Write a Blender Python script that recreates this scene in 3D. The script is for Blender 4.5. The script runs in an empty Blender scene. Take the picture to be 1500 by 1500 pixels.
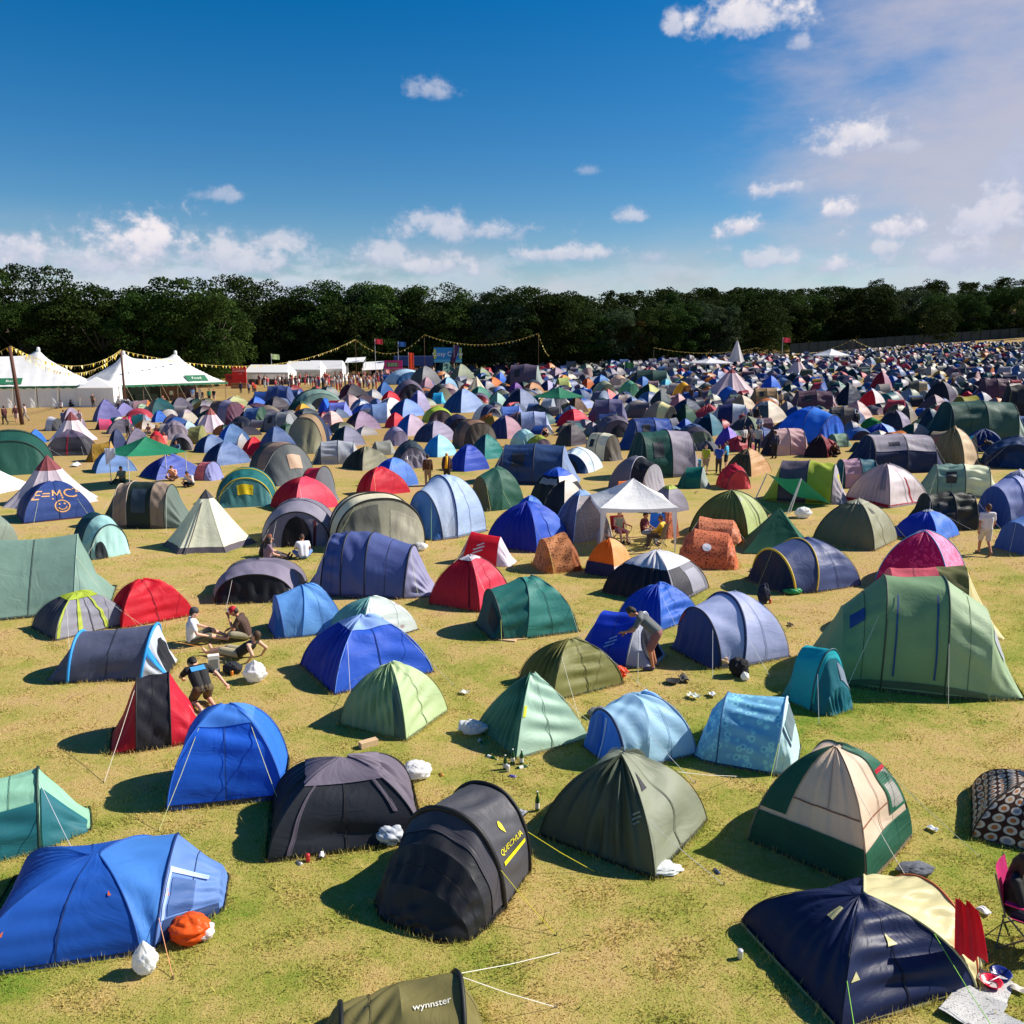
import bpy, bmesh, math, random
import numpy as np
from mathutils import Vector, Matrix

R = math.radians
rng = random.Random(7)
nr = np.random.RandomState(11)
scene = bpy.context.scene
COL = scene.collection

# ------------------------------------------------------------------ camera
CAM_H = 7.2
PITCH = math.atan(242 / 1250)
CT, ST = math.cos(PITCH), math.sin(PITCH)
cam_d = bpy.data.cameras.new("camera")
cam_d.sensor_width = 36.0
cam_d.lens = 36.0 * 1250 / 1500
cam_d.clip_start = 0.1
cam_d.clip_end = 6000
cam = bpy.data.objects.new("camera", cam_d)
cam.location = (0, 0, CAM_H)
cam.rotation_euler = (math.pi / 2 - PITCH, 0, 0)
COL.objects.link(cam)
scene.camera = cam


# ------------------------------------------------------------------ terrain
def _sm(a, b, v):
    t = np.clip((np.asarray(v, float) - a) / (b - a), 0, 1)
    return t * t * (3 - 2 * t)


def _sp(v, w):
    return w * np.logaddexp(0, np.asarray(v, float) / w)


def tz(x, y):
    return (0.03 * _sp(np.asarray(x) - 3, 3) * _sm(10, 30, y)
            + 0.035 * _sp(np.asarray(x) + 36, 15) * _sm(40, 200, y)
            + 16.0 * _sm(280, 620, y))


def proj(P):
    P = np.asarray(P, float)
    d = P - np.array([0, 0, CAM_H])
    zc = d[..., 1] * CT - d[..., 2] * ST
    yc = d[..., 1] * ST + d[..., 2] * CT
    zc = np.maximum(zc, 0.05)
    return np.stack([750 + 1250 * d[..., 0] / zc, 750 - 1250 * yc / zc], -1)


def tzf(x, y):
    def sm(a, b, v):
        t = min(1.0, max(0.0, (v - a) / (b - a)))
        return t * t * (3 - 2 * t)

    def sp(v, w):
        q = v / w
        return v if q > 30 else w * math.log1p(math.exp(q))
    return 0.03 * sp(x - 3, 3) * sm(10, 30, y) + 0.035 * sp(x + 36, 15) * sm(40, 200, y) + 16.0 * sm(280, 620, y)


def at(px, py, lift=0.0):
    """point of the ground seen at a pixel of the photograph"""
    u = (px - 750) / 1250
    v = -(py - 750) / 1250
    dx, dy, dz = u, CT + v * ST, -ST + v * CT
    t0, t = 0.0, 3.0
    while t < 900:
        if CAM_H + dz * t < tzf(dx * t, dy * t) + lift:
            break
        t0, t = t, t * 1.05
    for _ in range(22):
        m = (t0 + t) / 2
        if CAM_H + dz * m < tzf(dx * m, dy * m) + lift:
            t = m
        else:
            t0 = m
    return np.array([dx * t, dy * t, tzf(dx * t, dy * t)])


def pxm(p):
    """pixels per metre at a world point"""
    return 1250 / (p[1] * CT - (p[2] - CAM_H) * ST)


# ------------------------------------------------------------------ objects
def tag(o, label=None, cat=None, group=None, kind=None):
    if label:
        o["label"] = label
    if cat:
        o["category"] = cat
    if group:
        o["group"] = group
    if kind:
        o["kind"] = kind
    return o


def empty(name, loc, rz=0.0):
    o = bpy.data.objects.new(name, None)
    o.empty_display_size = 0.3
    o.location = tuple(float(c) for c in loc)
    o.rotation_euler = (0, 0, rz)
    COL.objects.link(o)
    return o


def mesh_data(name, V, F, UV=None, smooth=True):
    """F: list of arrays (n,3) / (n,4); UV per vertex"""
    V = np.asarray(V, np.float32)
    if not isinstance(F, (list, tuple)):
        F = [F]
    F = [np.asarray(f, np.int32) for f in F if len(f)]
    me = bpy.data.meshes.new(name)
    loops = np.concatenate([f.ravel() for f in F])
    tot = np.concatenate([np.full(len(f), f.shape[1], np.int32) for f in F])
    start = np.concatenate([[0], np.cumsum(tot)[:-1]]).astype(np.int32)
    me.vertices.add(len(V))
    me.vertices.foreach_set("co", V.ravel())
    me.loops.add(len(loops))
    me.loops.foreach_set("vertex_index", loops)
    me.polygons.add(len(tot))
    me.polygons.foreach_set("loop_start", start)
    me.polygons.foreach_set("loop_total", tot)
    me.polygons.foreach_set("use_smooth", np.full(len(tot), bool(smooth)))
    if UV is not None:
        uvl = me.uv_layers.new(name="UVMap")
        uvl.data.foreach_set("uv", np.asarray(UV, np.float32)[loops].ravel())
    me.update(calc_edges=True)
    me.validate()
    return me


def mk(name, V, F, mat, parent=None, UV=None, smooth=True, loc=None):
    me = mesh_data(name, V, F, UV, smooth)
    if mat is not None:
        me.materials.append(mat)
    o = bpy.data.objects.new(name, me)
    COL.objects.link(o)
    if parent is not None:
        o.parent = parent
    if loc is not None:
        o.location = tuple(float(c) for c in loc)
    return o


class MB:
    """collects simple solids into one mesh"""

    def __init__(s):
        s.V, s.Q, s.T, s.n = [], [], [], 0

    def add(s, V, Q=None, T=None):
        V = np.asarray(V, float).reshape(-1, 3)
        s.V.append(V)
        if Q is not None and len(Q):
            s.Q.append(np.asarray(Q, int).reshape(-1, 4) + s.n)
        if T is not None and len(T):
            s.T.append(np.asarray(T, int).reshape(-1, 3) + s.n)
        s.n += len(V)
        return s

    def box(s, c, d, rz=0.0):
        x, y, z = np.array(d) / 2.0
        P = np.array([[-x, -y, -z], [x, -y, -z], [x, y, -z], [-x, y, -z],
                      [-x, -y, z], [x, -y, z], [x, y, z], [-x, y, z]])
        if rz:
            cs, sn = math.cos(rz), math.sin(rz)
            P = P @ np.array([[cs, sn, 0], [-sn, cs, 0], [0, 0, 1]])
        return s.add(P + np.array(c), [[0, 3, 2, 1], [4, 5, 6, 7], [0, 1, 5, 4], [1, 2, 6, 5], [2, 3, 7, 6], [3, 0, 4, 7]])

    def tube(s, pts, r, n=6, cap=True):
        pts = np.asarray(pts, float)
        m = len(pts)
        r = np.broadcast_to(np.asarray(r, float), (m,))
        tang = np.gradient(pts, axis=0)
        tang /= np.maximum(np.linalg.norm(tang, axis=1, keepdims=True), 1e-9)
        V = []
        ref = np.array([0, 0, 1.0]) if abs(tang[0][2]) < 0.9 else np.array([1.0, 0, 0])
        for i in range(m):
            t = tang[i]
            a = np.cross(t, ref)
            na = np.linalg.norm(a)
            if na < 1e-4:
                a = np.cross(t, np.array([0.3, 1, 0.1]))
                na = np.linalg.norm(a)
            a /= na
            b = np.cross(t, a)
            ref = -np.cross(t, a) * 0 + np.cross(a, t)
            th = np.linspace(0, 2 * math.pi, n, endpoint=False)
            V.append(pts[i] + r[i] * (np.cos(th)[:, None] * a + np.sin(th)[:, None] * b))
        V = np.concatenate(V)
        Q = []
        for i in range(m - 1):
            for j in range(n):
                k = (j + 1) % n
                Q.append([i * n + j, i * n + k, (i + 1) * n + k, (i + 1) * n + j])
        T = []
        if cap:
            c0, c1 = len(V), len(V) + 1
            V = np.concatenate([V, pts[:1], pts[-1:]])
            for j in range(n):
                k = (j + 1) % n
                T.append([c0, k, j])
                T.append([c1, (m - 1) * n + j, (m - 1) * n + k])
        return s.add(V, Q, T)

    def ball(s, c, rad, nu=10, nv=7, rot=None):
        rad = np.broadcast_to(np.asarray(rad, float), (3,))
        P, Q = [], []
        for i in range(nv + 1):
            ph = math.pi * i / nv
            for j in range(nu):
                th = 2 * math.pi * j / nu
                P.append([math.sin(ph) * math.cos(th), math.sin(ph) * math.sin(th), math.cos(ph)])
        P = np.array(P) * rad
        if rot is not None:
            P = P @ np.array(rot).T
        for i in range(nv):
            for j in range(nu):
                k = (j + 1) % nu
                Q.append([i * nu + j, (i + 1) * nu + j, (i + 1) * nu + k, i * nu + k])
        return s.add(P + np.array(c), Q)

    def lathe(s, prof, c=(0, 0, 0), n=14, rot=None):
        P, Q = [], []
        for r, z in prof:
            for j in range(n):
                th = 2 * math.pi * j / n
                P.append([r * math.cos(th), r * math.sin(th), z])
        P = np.array(P)
        if rot is not None:
            P = P @ np.array(rot).T
        for i in range(len(prof) - 1):
            for j in range(n):
                k = (j + 1) % n
                Q.append([i * n + j, i * n + k, (i + 1) * n + k, (i + 1) * n + j])
        return s.add(P + np.array(c), Q)

    def build(s, name, mat, parent=None, smooth=False, loc=None):
        F = []
        if s.Q:
            F.append(np.concatenate(s.Q))
        if s.T:
            F.append(np.concatenate(s.T))
        return mk(name, np.concatenate(s.V), F, mat, parent, None, smooth, loc)


def rotm(axis, deg):
    return np.array(Matrix.Rotation(R(deg), 3, axis))


# ------------------------------------------------------------------ colours
PAL = dict(navy="16224a", blue="1a50c6", royal="0f38b4", steel="5a80b4", sky="7fb4e4", paleblue="b6d0ec", teal="0f6668",
           turq="12a2b4", dkgreen="0e4232", green="1d6b4a", sage="7f9c82", mint="a4d6ba", olive="77783f", khaki="98967a",
           cream="e4deba", white="ececec", grey="86868f", lilac="9d94b2", ltgrey="b8b8c4", charcoal="34363e", black="15161a",
           red="c40e26", pink="e46a84", magenta="cc1060", maroon="681022", orange="ee7a14", yellow="eebc1c", lime="b4cc3c",
           tan="ae8a66", brown="563c2c", plum="5a3a50", salmon="e68674", peach="e6bea6", purple="6448ba", lavender="8e88d6",
           slate="3c4c5c", silver="aeb2ba")
WORD = dict(navy="navy", blue="blue", royal="royal blue", steel="steel blue", sky="sky blue", paleblue="pale blue", teal="teal",
            turq="turquoise", dkgreen="dark green", green="green", sage="sage green", mint="mint green", olive="olive",
            khaki="khaki", cream="cream", white="white", grey="grey", lilac="lilac grey", ltgrey="light grey",
            charcoal="charcoal", black="black", red="red", pink="pink", magenta="magenta", maroon="maroon", orange="orange",
            yellow="yellow", lime="lime green", tan="tan", brown="brown", plum="plum", salmon="salmon pink", peach="peach",
            purple="purple", lavender="lavender", slate="slate grey", silver="silver grey")


def hexrgb(c):
    c = PAL.get(c, c)
    return tuple(int(c[i:i + 2], 16) / 255 for i in (0, 2, 4))


def lin(c):
    return tuple(((v / 12.92) if v <= 0.04045 else ((v + 0.055) / 1.055) ** 2.4) for v in (hexrgb(c) if isinstance(c, str) else c))


def word(c):
    c = c.split("|")[0]
    if c in WORD:
        return WORD[c]
    a = np.array(hexrgb(c))
    return WORD[min(PAL, key=lambda k: float(((np.array(hexrgb(k)) - a) ** 2).sum()))]


# ------------------------------------------------------------------ materials
MATS = {}


class NT:
    def __init__(s, tree):
        s.t = tree

    def n(s, typ, **kw):
        nd = s.t.nodes.new(typ)
        for k, v in kw.items():
            if k.startswith("_"):
                setattr(nd, k[1:], v)
            else:
                key = int(k[1:]) if k[0] == "i" and k[1:].isdigit() else k.replace("_", " ")
                sock = nd.inputs[key]
                if isinstance(v, bpy.types.NodeSocket):
                    s.t.links.new(v, sock)
                else:
                    sock.default_value = v
        return nd

    def link(s, a, b):
        s.t.links.new(a, b)

    def math(s, op, a, b=None, c=None, clamp=False):
        nd = s.n("ShaderNodeMath", _operation=op, _use_clamp=clamp)
        for i, v in enumerate((a, b, c)):
            if v is None:
                continue
            if isinstance(v, bpy.types.NodeSocket):
                s.link(v, nd.inputs[i])
            else:
                nd.inputs[i].default_value = v
        return nd.outputs[0]

    def mix(s, f, a, b, blend="MIX"):
        nd = s.n("ShaderNodeMix", _data_type="RGBA", _blend_type=blend)
        for i, v in ((0, f), (6, a), (7, b)):
            if isinstance(v, bpy.types.NodeSocket):
                s.link(v, nd.inputs[i])
            else:
                nd.inputs[i].default_value = v if i == 0 else (*v[:3], 1)
        return nd.outputs[2]

    def ramp(s, f, stops, interp="LINEAR"):
        nd = s.n("ShaderNodeValToRGB")
        cr = nd.color_ramp
        cr.interpolation = interp
        while len(cr.elements) < len(stops):
            cr.elements.new(0.5)
        for e, (p, c) in zip(cr.elements, stops):
            e.position = p
            e.color = (*c[:3], 1) if len(c) >= 3 else (c[0], c[0], c[0], 1)
        s.link(f, nd.inputs[0])
        return nd.outputs[0]

    def noise(s, vec, scale, detail=3, rough=0.55):
        nd = s.n("ShaderNodeTexNoise", Scale=scale, Detail=detail, Roughness=rough)
        if vec is not None:
            s.link(vec, nd.inputs["Vector"])
        return nd.outputs[0]

    def mapping(s, vec, scale=(1, 1, 1), loc=(0, 0, 0), rot=(0, 0, 0)):
        nd = s.n("ShaderNodeMapping", Scale=scale, Location=loc, Rotation=rot)
        s.link(vec, nd.inputs["Vector"])
        return nd.outputs[0]


def new_mat(name):
    m = bpy.data.materials.new(name)
    m.use_nodes = True
    m.node_tree.nodes.clear()
    return m, NT(m.node_tree)


def wrinkle_group():
    g = bpy.data.node_groups.get("fabric_wrinkles")
    if g:
        return g
    g = bpy.data.node_groups.new("fabric_wrinkles", "ShaderNodeTree")
    g.interface.new_socket("Normal", in_out="OUTPUT", socket_type="NodeSocketVector")
    g.interface.new_socket("Tone", in_out="OUTPUT", socket_type="NodeSocketFloat")
    t = NT(g)
    out = t.n("NodeGroupOutput")
    uv = t.n("ShaderNodeTexCoord").outputs["UV"]
    oi = t.n("ShaderNodeObjectInfo").outputs["Random"]
    cmb = t.n("ShaderNodeCombineXYZ", X=t.math("MULTIPLY", oi, 37.0), Y=t.math("MULTIPLY", oi, 91.0))
    add = t.n("ShaderNodeVectorMath", _operation="ADD", i0=uv, i1=cmb.outputs[0]).outputs[0]
    wz = t.n("ShaderNodeTexNoise", Scale=0.9, Detail=2.0)
    t.link(add, wz.inputs["Vector"])
    wv = t.n("ShaderNodeVectorMath", _operation="SCALE", i0=wz.outputs["Color"], Scale=1.3).outputs[0]
    wp = t.n("ShaderNodeVectorMath", _operation="ADD", i0=add, i1=wv).outputs[0]
    a = t.noise(t.mapping(wp, (0.7, 3.6, 1), rot=(0, 0, 0.25)), 1.0, 2, 0.5)
    b = t.noise(t.mapping(wp, (3.2, 1.0, 1), rot=(0, 0, -0.6)), 1.0, 3, 0.5)
    c = t.noise(t.mapping(wp, (7, 13, 1), rot=(0, 0, 0.9)), 1.0, 3, 0.6)
    h = t.math("ADD", t.math("MULTIPLY", a, 0.5), t.math("MULTIPLY", b, 0.5))
    h = t.math("ADD", h, t.math("MULTIPLY", c, 0.16))
    bp = t.n("ShaderNodeBump", Strength=0.8, Distance=0.045, Height=h)
    t.link(bp.outputs[0], out.inputs[0])
    t.link(t.noise(t.mapping(add, (1.5, 1.5, 1)), 1.0, 4, 0.6), out.inputs[1])
    return g


PATTERNS = {}


def fab(col, gloss=0.58, trans=0.28):
    """tent cloth; col may be 'name|pattern'"""
    key = ("fab", col, gloss, trans)
    if key in MATS:
        return MATS[key]
    base, _, pat = col.partition("|")
    m, t = new_mat("cloth_" + (word(base).replace(" ", "_")) + ("_" + pat if pat else ""))
    out = t.n("ShaderNodeOutputMaterial")
    g = t.n("ShaderNodeGroup")
    g.node_tree = wrinkle_group()
    c = tuple(min(.9, x * 1.14 + .006) for x in lin(base))
    k = t.math("ADD", t.math("MULTIPLY", g.outputs[1], 0.5), 0.75)
    uv = t.n("ShaderNodeTexCoord").outputs["UV"]
    if pat == "leopard":
        v = t.n("ShaderNodeTexVoronoi", _feature="F1", Scale=14.0, Randomness=1.0)
        t.link(uv, v.inputs["Vector"])
        cc = t.ramp(v.outputs["Distance"], [(0.0, lin("3a1408")), (0.27, lin("5c2810")), (0.36, lin(base)), (1.0, lin(base))])
    elif pat == "floral":
        v = t.n("ShaderNodeTexVoronoi", _feature="F1", Scale=7.0)
        t.link(uv, v.inputs["Vector"])
        n2 = t.noise(uv, 11.0, 4, 0.7)
        d = t.math("ADD", v.outputs["Distance"], t.math("MULTIPLY", n2, 0.5))
        lt = tuple(min(1, x * 1.6 + 0.06) for x in c)
        cc = t.ramp(d, [(0.0, tuple(x * 0.55 for x in c)), (0.42, c), (0.55, lt), (0.75, c)])
    elif pat == "rings":
        mp = t.mapping(uv, (6.5, 6.5, 1))
        fr = t.n("ShaderNodeVectorMath", _operation="FRACTION", i0=mp).outputs[0]
        ds = t.n("ShaderNodeVectorMath", _operation="DISTANCE", i0=fr, i1=(0.5, 0.5, 0.0)).outputs["Value"]
        fl = t.n("ShaderNodeVectorMath", _operation="FLOOR", i0=mp).outputs[0]
        wn = t.n("ShaderNodeTexWhiteNoise", _noise_dimensions="2D")
        t.link(fl, wn.inputs["Vector"])
        hue = t.ramp(wn.outputs[0], [(0.0, lin("c8783c")), (0.4, lin("d8a878")), (0.7, lin("9aa0b0")), (1.0, lin("c86438"))], "CONSTANT")
        inner = t.mix(t.ramp(ds, [(0.2, (0,)), (0.24, (1,))]), hue, lin("e6dccc"))
        cc = t.mix(t.ramp(ds, [(0.40, (0,)), (0.44, (1,))]), inner, lin("4a2a1c"))
    elif pat == "speckle":
        n2 = t.noise(uv, 26.0, 3, 0.7)
        cc = t.mix(t.ramp(n2, [(0.44, (0,)), (0.56, (1,))]), c, tuple(x * 0.45 for x in c))
    elif pat == "flowers":
        v = t.n("ShaderNodeTexVoronoi", _feature="F1", Scale=3.4)
        t.link(uv, v.inputs["Vector"])
        n2 = t.noise(uv, 8.0, 3, 0.7)
        d = t.math("ADD", v.outputs["Distance"], t.math("MULTIPLY", n2, 0.35))
        hue = t.mix(t.n("ShaderNodeTexWhiteNoise", _noise_dimensions="3D", Vector=v.outputs["Position"]).outputs[0], lin("58a89c"), lin("c09aa0"))
        cc = t.mix(t.ramp(d, [(0.30, (1,)), (0.42, (0,))]), c, hue)
    elif pat == "check":
        a = t.n("ShaderNodeTexChecker", Scale=40.0)
        t.link(uv, a.inputs["Vector"])
        cc = t.mix(a.outputs[1], c, tuple(x * 1.25 for x in c))
    else:
        cc = None
    if cc is None:
        rgb = t.n("ShaderNodeRGB")
        rgb.outputs[0].default_value = (*c, 1)
        cc = rgb.outputs[0]
    cc = t.n("ShaderNodeVectorMath", _operation="SCALE", i0=cc, Scale=k).outputs[0]
    p = t.n("ShaderNodeBsdfPrincipled", Base_Color=cc, Roughness=gloss, Normal=g.outputs[0])
    p.inputs["Specular IOR Level"].default_value = 0.32
    tr = t.n("ShaderNodeBsdfTranslucent", Color=cc, Normal=g.outputs[0])
    mx = t.n("ShaderNodeMixShader", Fac=trans, i1=p.outputs[0], i2=tr.outputs[0])
    t.link(mx.outputs[0], out.inputs[0])
    MATS[key] = m
    return m


def plain(name, col, rough=0.6, metal=0.0, var=0.15, scale=8.0, emit=0.0):
    key = ("plain", name, col, rough, metal)
    if key in MATS:
        return MATS[key]
    m, t = new_mat(name)
    out = t.n("ShaderNodeOutputMaterial")
    c = lin(col)
    co = t.n("ShaderNodeTexCoord").outputs["Object"]
    n = t.noise(co, scale, 4, 0.6)
    cc = t.mix(n, tuple(x * (1 - var) for x in c), tuple(min(1, x * (1 + var)) for x in c))
    p = t.n("ShaderNodeBsdfPrincipled", Base_Color=cc, Roughness=rough, Metallic=metal)
    bp = t.n("ShaderNodeBump", Strength=0.15, Distance=0.02, Height=t.noise(co, scale * 6, 3))
    t.link(bp.outputs[0], p.inputs["Normal"])
    t.link(p.outputs[0], out.inputs[0])
    MATS[key] = m
    return m


def clear_plastic():
    if "film" in MATS:
        return MATS["film"]
    m, t = new_mat("clear_window_film")
    out = t.n("ShaderNodeOutputMaterial")
    p = t.n("ShaderNodeBsdfPrincipled", Base_Color=(*lin("6f7c88"), 1), Roughness=0.12)
    t.link(p.outputs[0], out.inputs[0])
    MATS["film"] = m
    return m
# ------------------------------------------------------------------ render settings, sun and sky
scene.view_settings.view_transform = "Standard"
scene.view_settings.look = "None"
scene.view_settings.exposure = 0.58
scene.view_settings.gamma = 1.0
SUN_EL, SUN_AZ = 39.0, 12.0          # azimuth: degrees from the right towards the far side
world = bpy.data.worlds.new("World")
scene.world = world
world.use_nodes = True
wt = world.node_tree
wt.nodes.clear()
w = NT(wt)
wout = w.n("ShaderNodeOutputWorld")
sky = w.n("ShaderNodeTexSky", _sky_type="NISHITA", _sun_disc=False)
sky.sun_elevation = R(SUN_EL)
sky.sun_rotation = R(90 - SUN_AZ)
sky.altitude = 60
sky.air_density = 1.0
sky.dust_density = 0.35
sky.ozone_density = 3.0
sun_vec = Vector((math.cos(R(SUN_EL)) * math.cos(R(SUN_AZ)), math.cos(R(SUN_EL)) * math.sin(R(SUN_AZ)), math.sin(R(SUN_EL))))


def pdir(px, py):
    u, v = (px - 750) / 1250, -(py - 750) / 1250
    return Vector((u, CT + v * ST, -ST + v * CT)).normalized()


gen = w.n("ShaderNodeTexCoord").outputs["Generated"]
sep = w.n("ShaderNodeSeparateXYZ", i0=gen)
zz = sep.outputs[2]
warp = w.n("ShaderNodeTexNoise", Scale=30.0, Detail=7.0, Roughness=0.6)
w.link(gen, warp.inputs["Vector"])
big = w.n("ShaderNodeTexNoise", Scale=7.0, Detail=5.0, Roughness=0.6)
w.link(w.mapping(gen, (1, 1, 2.6)), big.inputs["Vector"])
fine = w.noise(w.mapping(gen, (1, 1, 1.5)), 60.0, 5, 0.6)
nz = w.math("ADD", w.math("MULTIPLY", warp.outputs[0], 0.7), w.math("MULTIPLY", fine, 0.3))
cloud = None
shade = None
# (centre px, py, half width px, half height px, density)
CLOUDS = [(1090, 22, 78, 30, 1.0), (985, 38, 16, 18, .8), (1172, 66, 16, 9, .6), (628, 134, 34, 15, .6), (1250, 196, 60, 22, 1.0),
          (1210, 222, 26, 10, .8), (1330, 216, 42, 9, .5), (322, 286, 30, 10, .55), (1142, 278, 58, 12, .9), (1232, 308, 36, 16, 1.0),
          (1090, 336, 38, 15, 1.0), (1320, 334, 74, 17, 1.0), (924, 319, 30, 9, .7), (690, 340, 110, 17, .75), (640, 328, 50, 14, .7), (820, 372, 80, 12, .8),
          (215, 362, 90, 30, 1.05), (400, 356, 50, 14, .7), (40, 368, 70, 26, .9), (330, 378, 130, 26, .8), (560, 378, 60, 16, .7),
          (1115, 380, 54, 15, .7), (1225, 388, 36, 14, .9), (1440, 330, 70, 34, 1.0, .55), (1500, 275, 60, 50, .95, .12), (1430, 378, 90, 26, .95, .5),
          (640, 392, 60, 15, .75), (1295, 364, 26, 10, .7), (865, 250, 20, 7, .4), (960, 378, 40, 10, .5), (120, 385, 120, 24, .8), (1560, 330, 80, 60, 1.0, .1)]
for (cx, cy, hw, hh, dens, *lit) in CLOUDS:
    hw, hh = hw * 1.3, hh * 1.7
    c = pdir(cx, cy)
    rgt = Vector((c.y, -c.x, 0)).normalized()
    up = rgt.cross(c)
    d = w.n("ShaderNodeVectorMath", _operation="SUBTRACT", i0=gen, i1=tuple(c)).outputs[0]
    a = w.n("ShaderNodeVectorMath", _operation="DOT_PRODUCT", i0=d, i1=tuple(rgt / (hw / 1250))).outputs["Value"]
    b = w.n("ShaderNodeVectorMath", _operation="DOT_PRODUCT", i0=d, i1=tuple(up / (hh / 1250))).outputs["Value"]
    # flat bottoms: the lower half falls off faster
    bl = w.math("MULTIPLY", w.math("MINIMUM", b, 0.0), 1.7)
    bu = w.math("MAXIMUM", b, 0.0)
    q = w.math("ADD", w.math("MULTIPLY", a, a), w.math("ADD", w.math("MULTIPLY", bl, bl), w.math("MULTIPLY", bu, bu)))
    v = w.math("SUBTRACT", 1.0, w.math("SQRT", q))
    v = w.math("MULTIPLY", w.math("MAXIMUM", v, -1.5), 0.62)
    v = w.math("ADD", v, w.math("MULTIPLY", w.math("SUBTRACT", nz, 0.51), 2.1))
    v = w.math("MULTIPLY", w.n("ShaderNodeMapRange", _interpolation_type="SMOOTHSTEP", Value=v, From_Min=0.02, From_Max=0.5).outputs[0], dens)
    sh = w.math("MULTIPLY", v, w.n("ShaderNodeMapRange", _interpolation_type="SMOOTHSTEP", Value=w.math("ADD", b, w.math("MULTIPLY", w.math("SUBTRACT", warp.outputs[0], 0.5), 2.0)), From_Min=-0.7, From_Max=0.55).outputs[0])
    sh = w.math("MULTIPLY", sh, lit[0] if lit else .9)
    cloud = v if cloud is None else w.math("MAXIMUM", cloud, v)
    shade = sh if shade is None else w.math("MAXIMUM", shade, sh)
# thin veil low over the horizon and a sheet of high cloud to the right
band = w.n("ShaderNodeMapRange", _interpolation_type="SMOOTHSTEP", Value=zz, From_Min=0.155, From_Max=0.02).outputs[0]
vn = w.n("ShaderNodeMapRange", _interpolation_type="SMOOTHSTEP", Value=big.outputs[0], From_Min=0.40, From_Max=0.68).outputs[0]
lowv = w.math("MULTIPLY", band, w.math("ADD", 0.22, w.math("MULTIPLY", vn, 0.62)))
rc = pdir(1560, 210)
rd = w.n("ShaderNodeVectorMath", _operation="DOT_PRODUCT", i0=gen, i1=tuple(rc)).outputs["Value"]
cn = w.noise(w.mapping(gen, (1.2, 1.2, 3.4), rot=(0.0, 0.5, 0.2)), 3.2, 6, 0.62)
cir = w.n("ShaderNodeMapRange", _interpolation_type="SMOOTHSTEP", Value=w.math("ADD", rd, w.math("MULTIPLY", w.math("SUBTRACT", cn, 0.5), 0.12)), From_Min=0.945, From_Max=1.01).outputs[0]
cir = w.math("MULTIPLY", cir, 0.82)
bank_n = w.noise(w.mapping(gen, (1, 1, 2.2)), 13.0, 7, 0.6)
bank_t = w.math("ADD", zz, w.math("MULTIPLY", w.math("SUBTRACT", bank_n, 0.5), 0.16))
bank = w.n("ShaderNodeMapRange", _interpolation_type="SMOOTHSTEP", Value=bank_t, From_Min=0.100, From_Max=0.064).outputs[0]
side = w.n("ShaderNodeMapRange", _interpolation_type="SMOOTHSTEP", Value=sep.outputs[0], From_Min=0.12, From_Max=-0.32, To_Min=0.25, To_Max=0.66).outputs[0]
bank = w.math("MULTIPLY", bank, side)
bank_s = w.n("ShaderNodeMapRange", _interpolation_type="SMOOTHSTEP", Value=w.math("ADD", bank_t, w.math("MULTIPLY", w.math("SUBTRACT", fine, 0.5), 0.03)), From_Min=0.03, From_Max=0.112).outputs[0]
veil = w.math("MAXIMUM", lowv, cir)
skycol = sky.outputs[0]
tint = w.n("ShaderNodeHueSaturation", Hue=0.503, Saturation=1.5, Value=0.74, Color=skycol).outputs[0]
c1 = w.mix(veil, tint, (4.3, 4.05, 4.6))
ccol = w.mix(shade, (3.2, 3.7, 5.0), (6.7, 6.3, 6.5))
c1 = w.mix(bank, c1, w.mix(bank_s, (3.9, 4.5, 5.8), (6.8, 6.6, 7.0)))
c2 = w.mix(cloud, c1, ccol)
bg = w.n("ShaderNodeBackground", Color=c2, Strength=0.092)
w.link(bg.outputs[0], wout.inputs[0])

sd = bpy.data.lights.new("sun", "SUN")
sd.energy = 5.0
sd.angle = R(0.53)
sd.color = (1.0, 0.93, 0.82)
so = bpy.data.objects.new("sun", sd)
so.rotation_euler = sun_vec.to_track_quat("Z", "Y").to_euler()
so.location = (60, 20, 60)
COL.objects.link(so)


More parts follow.
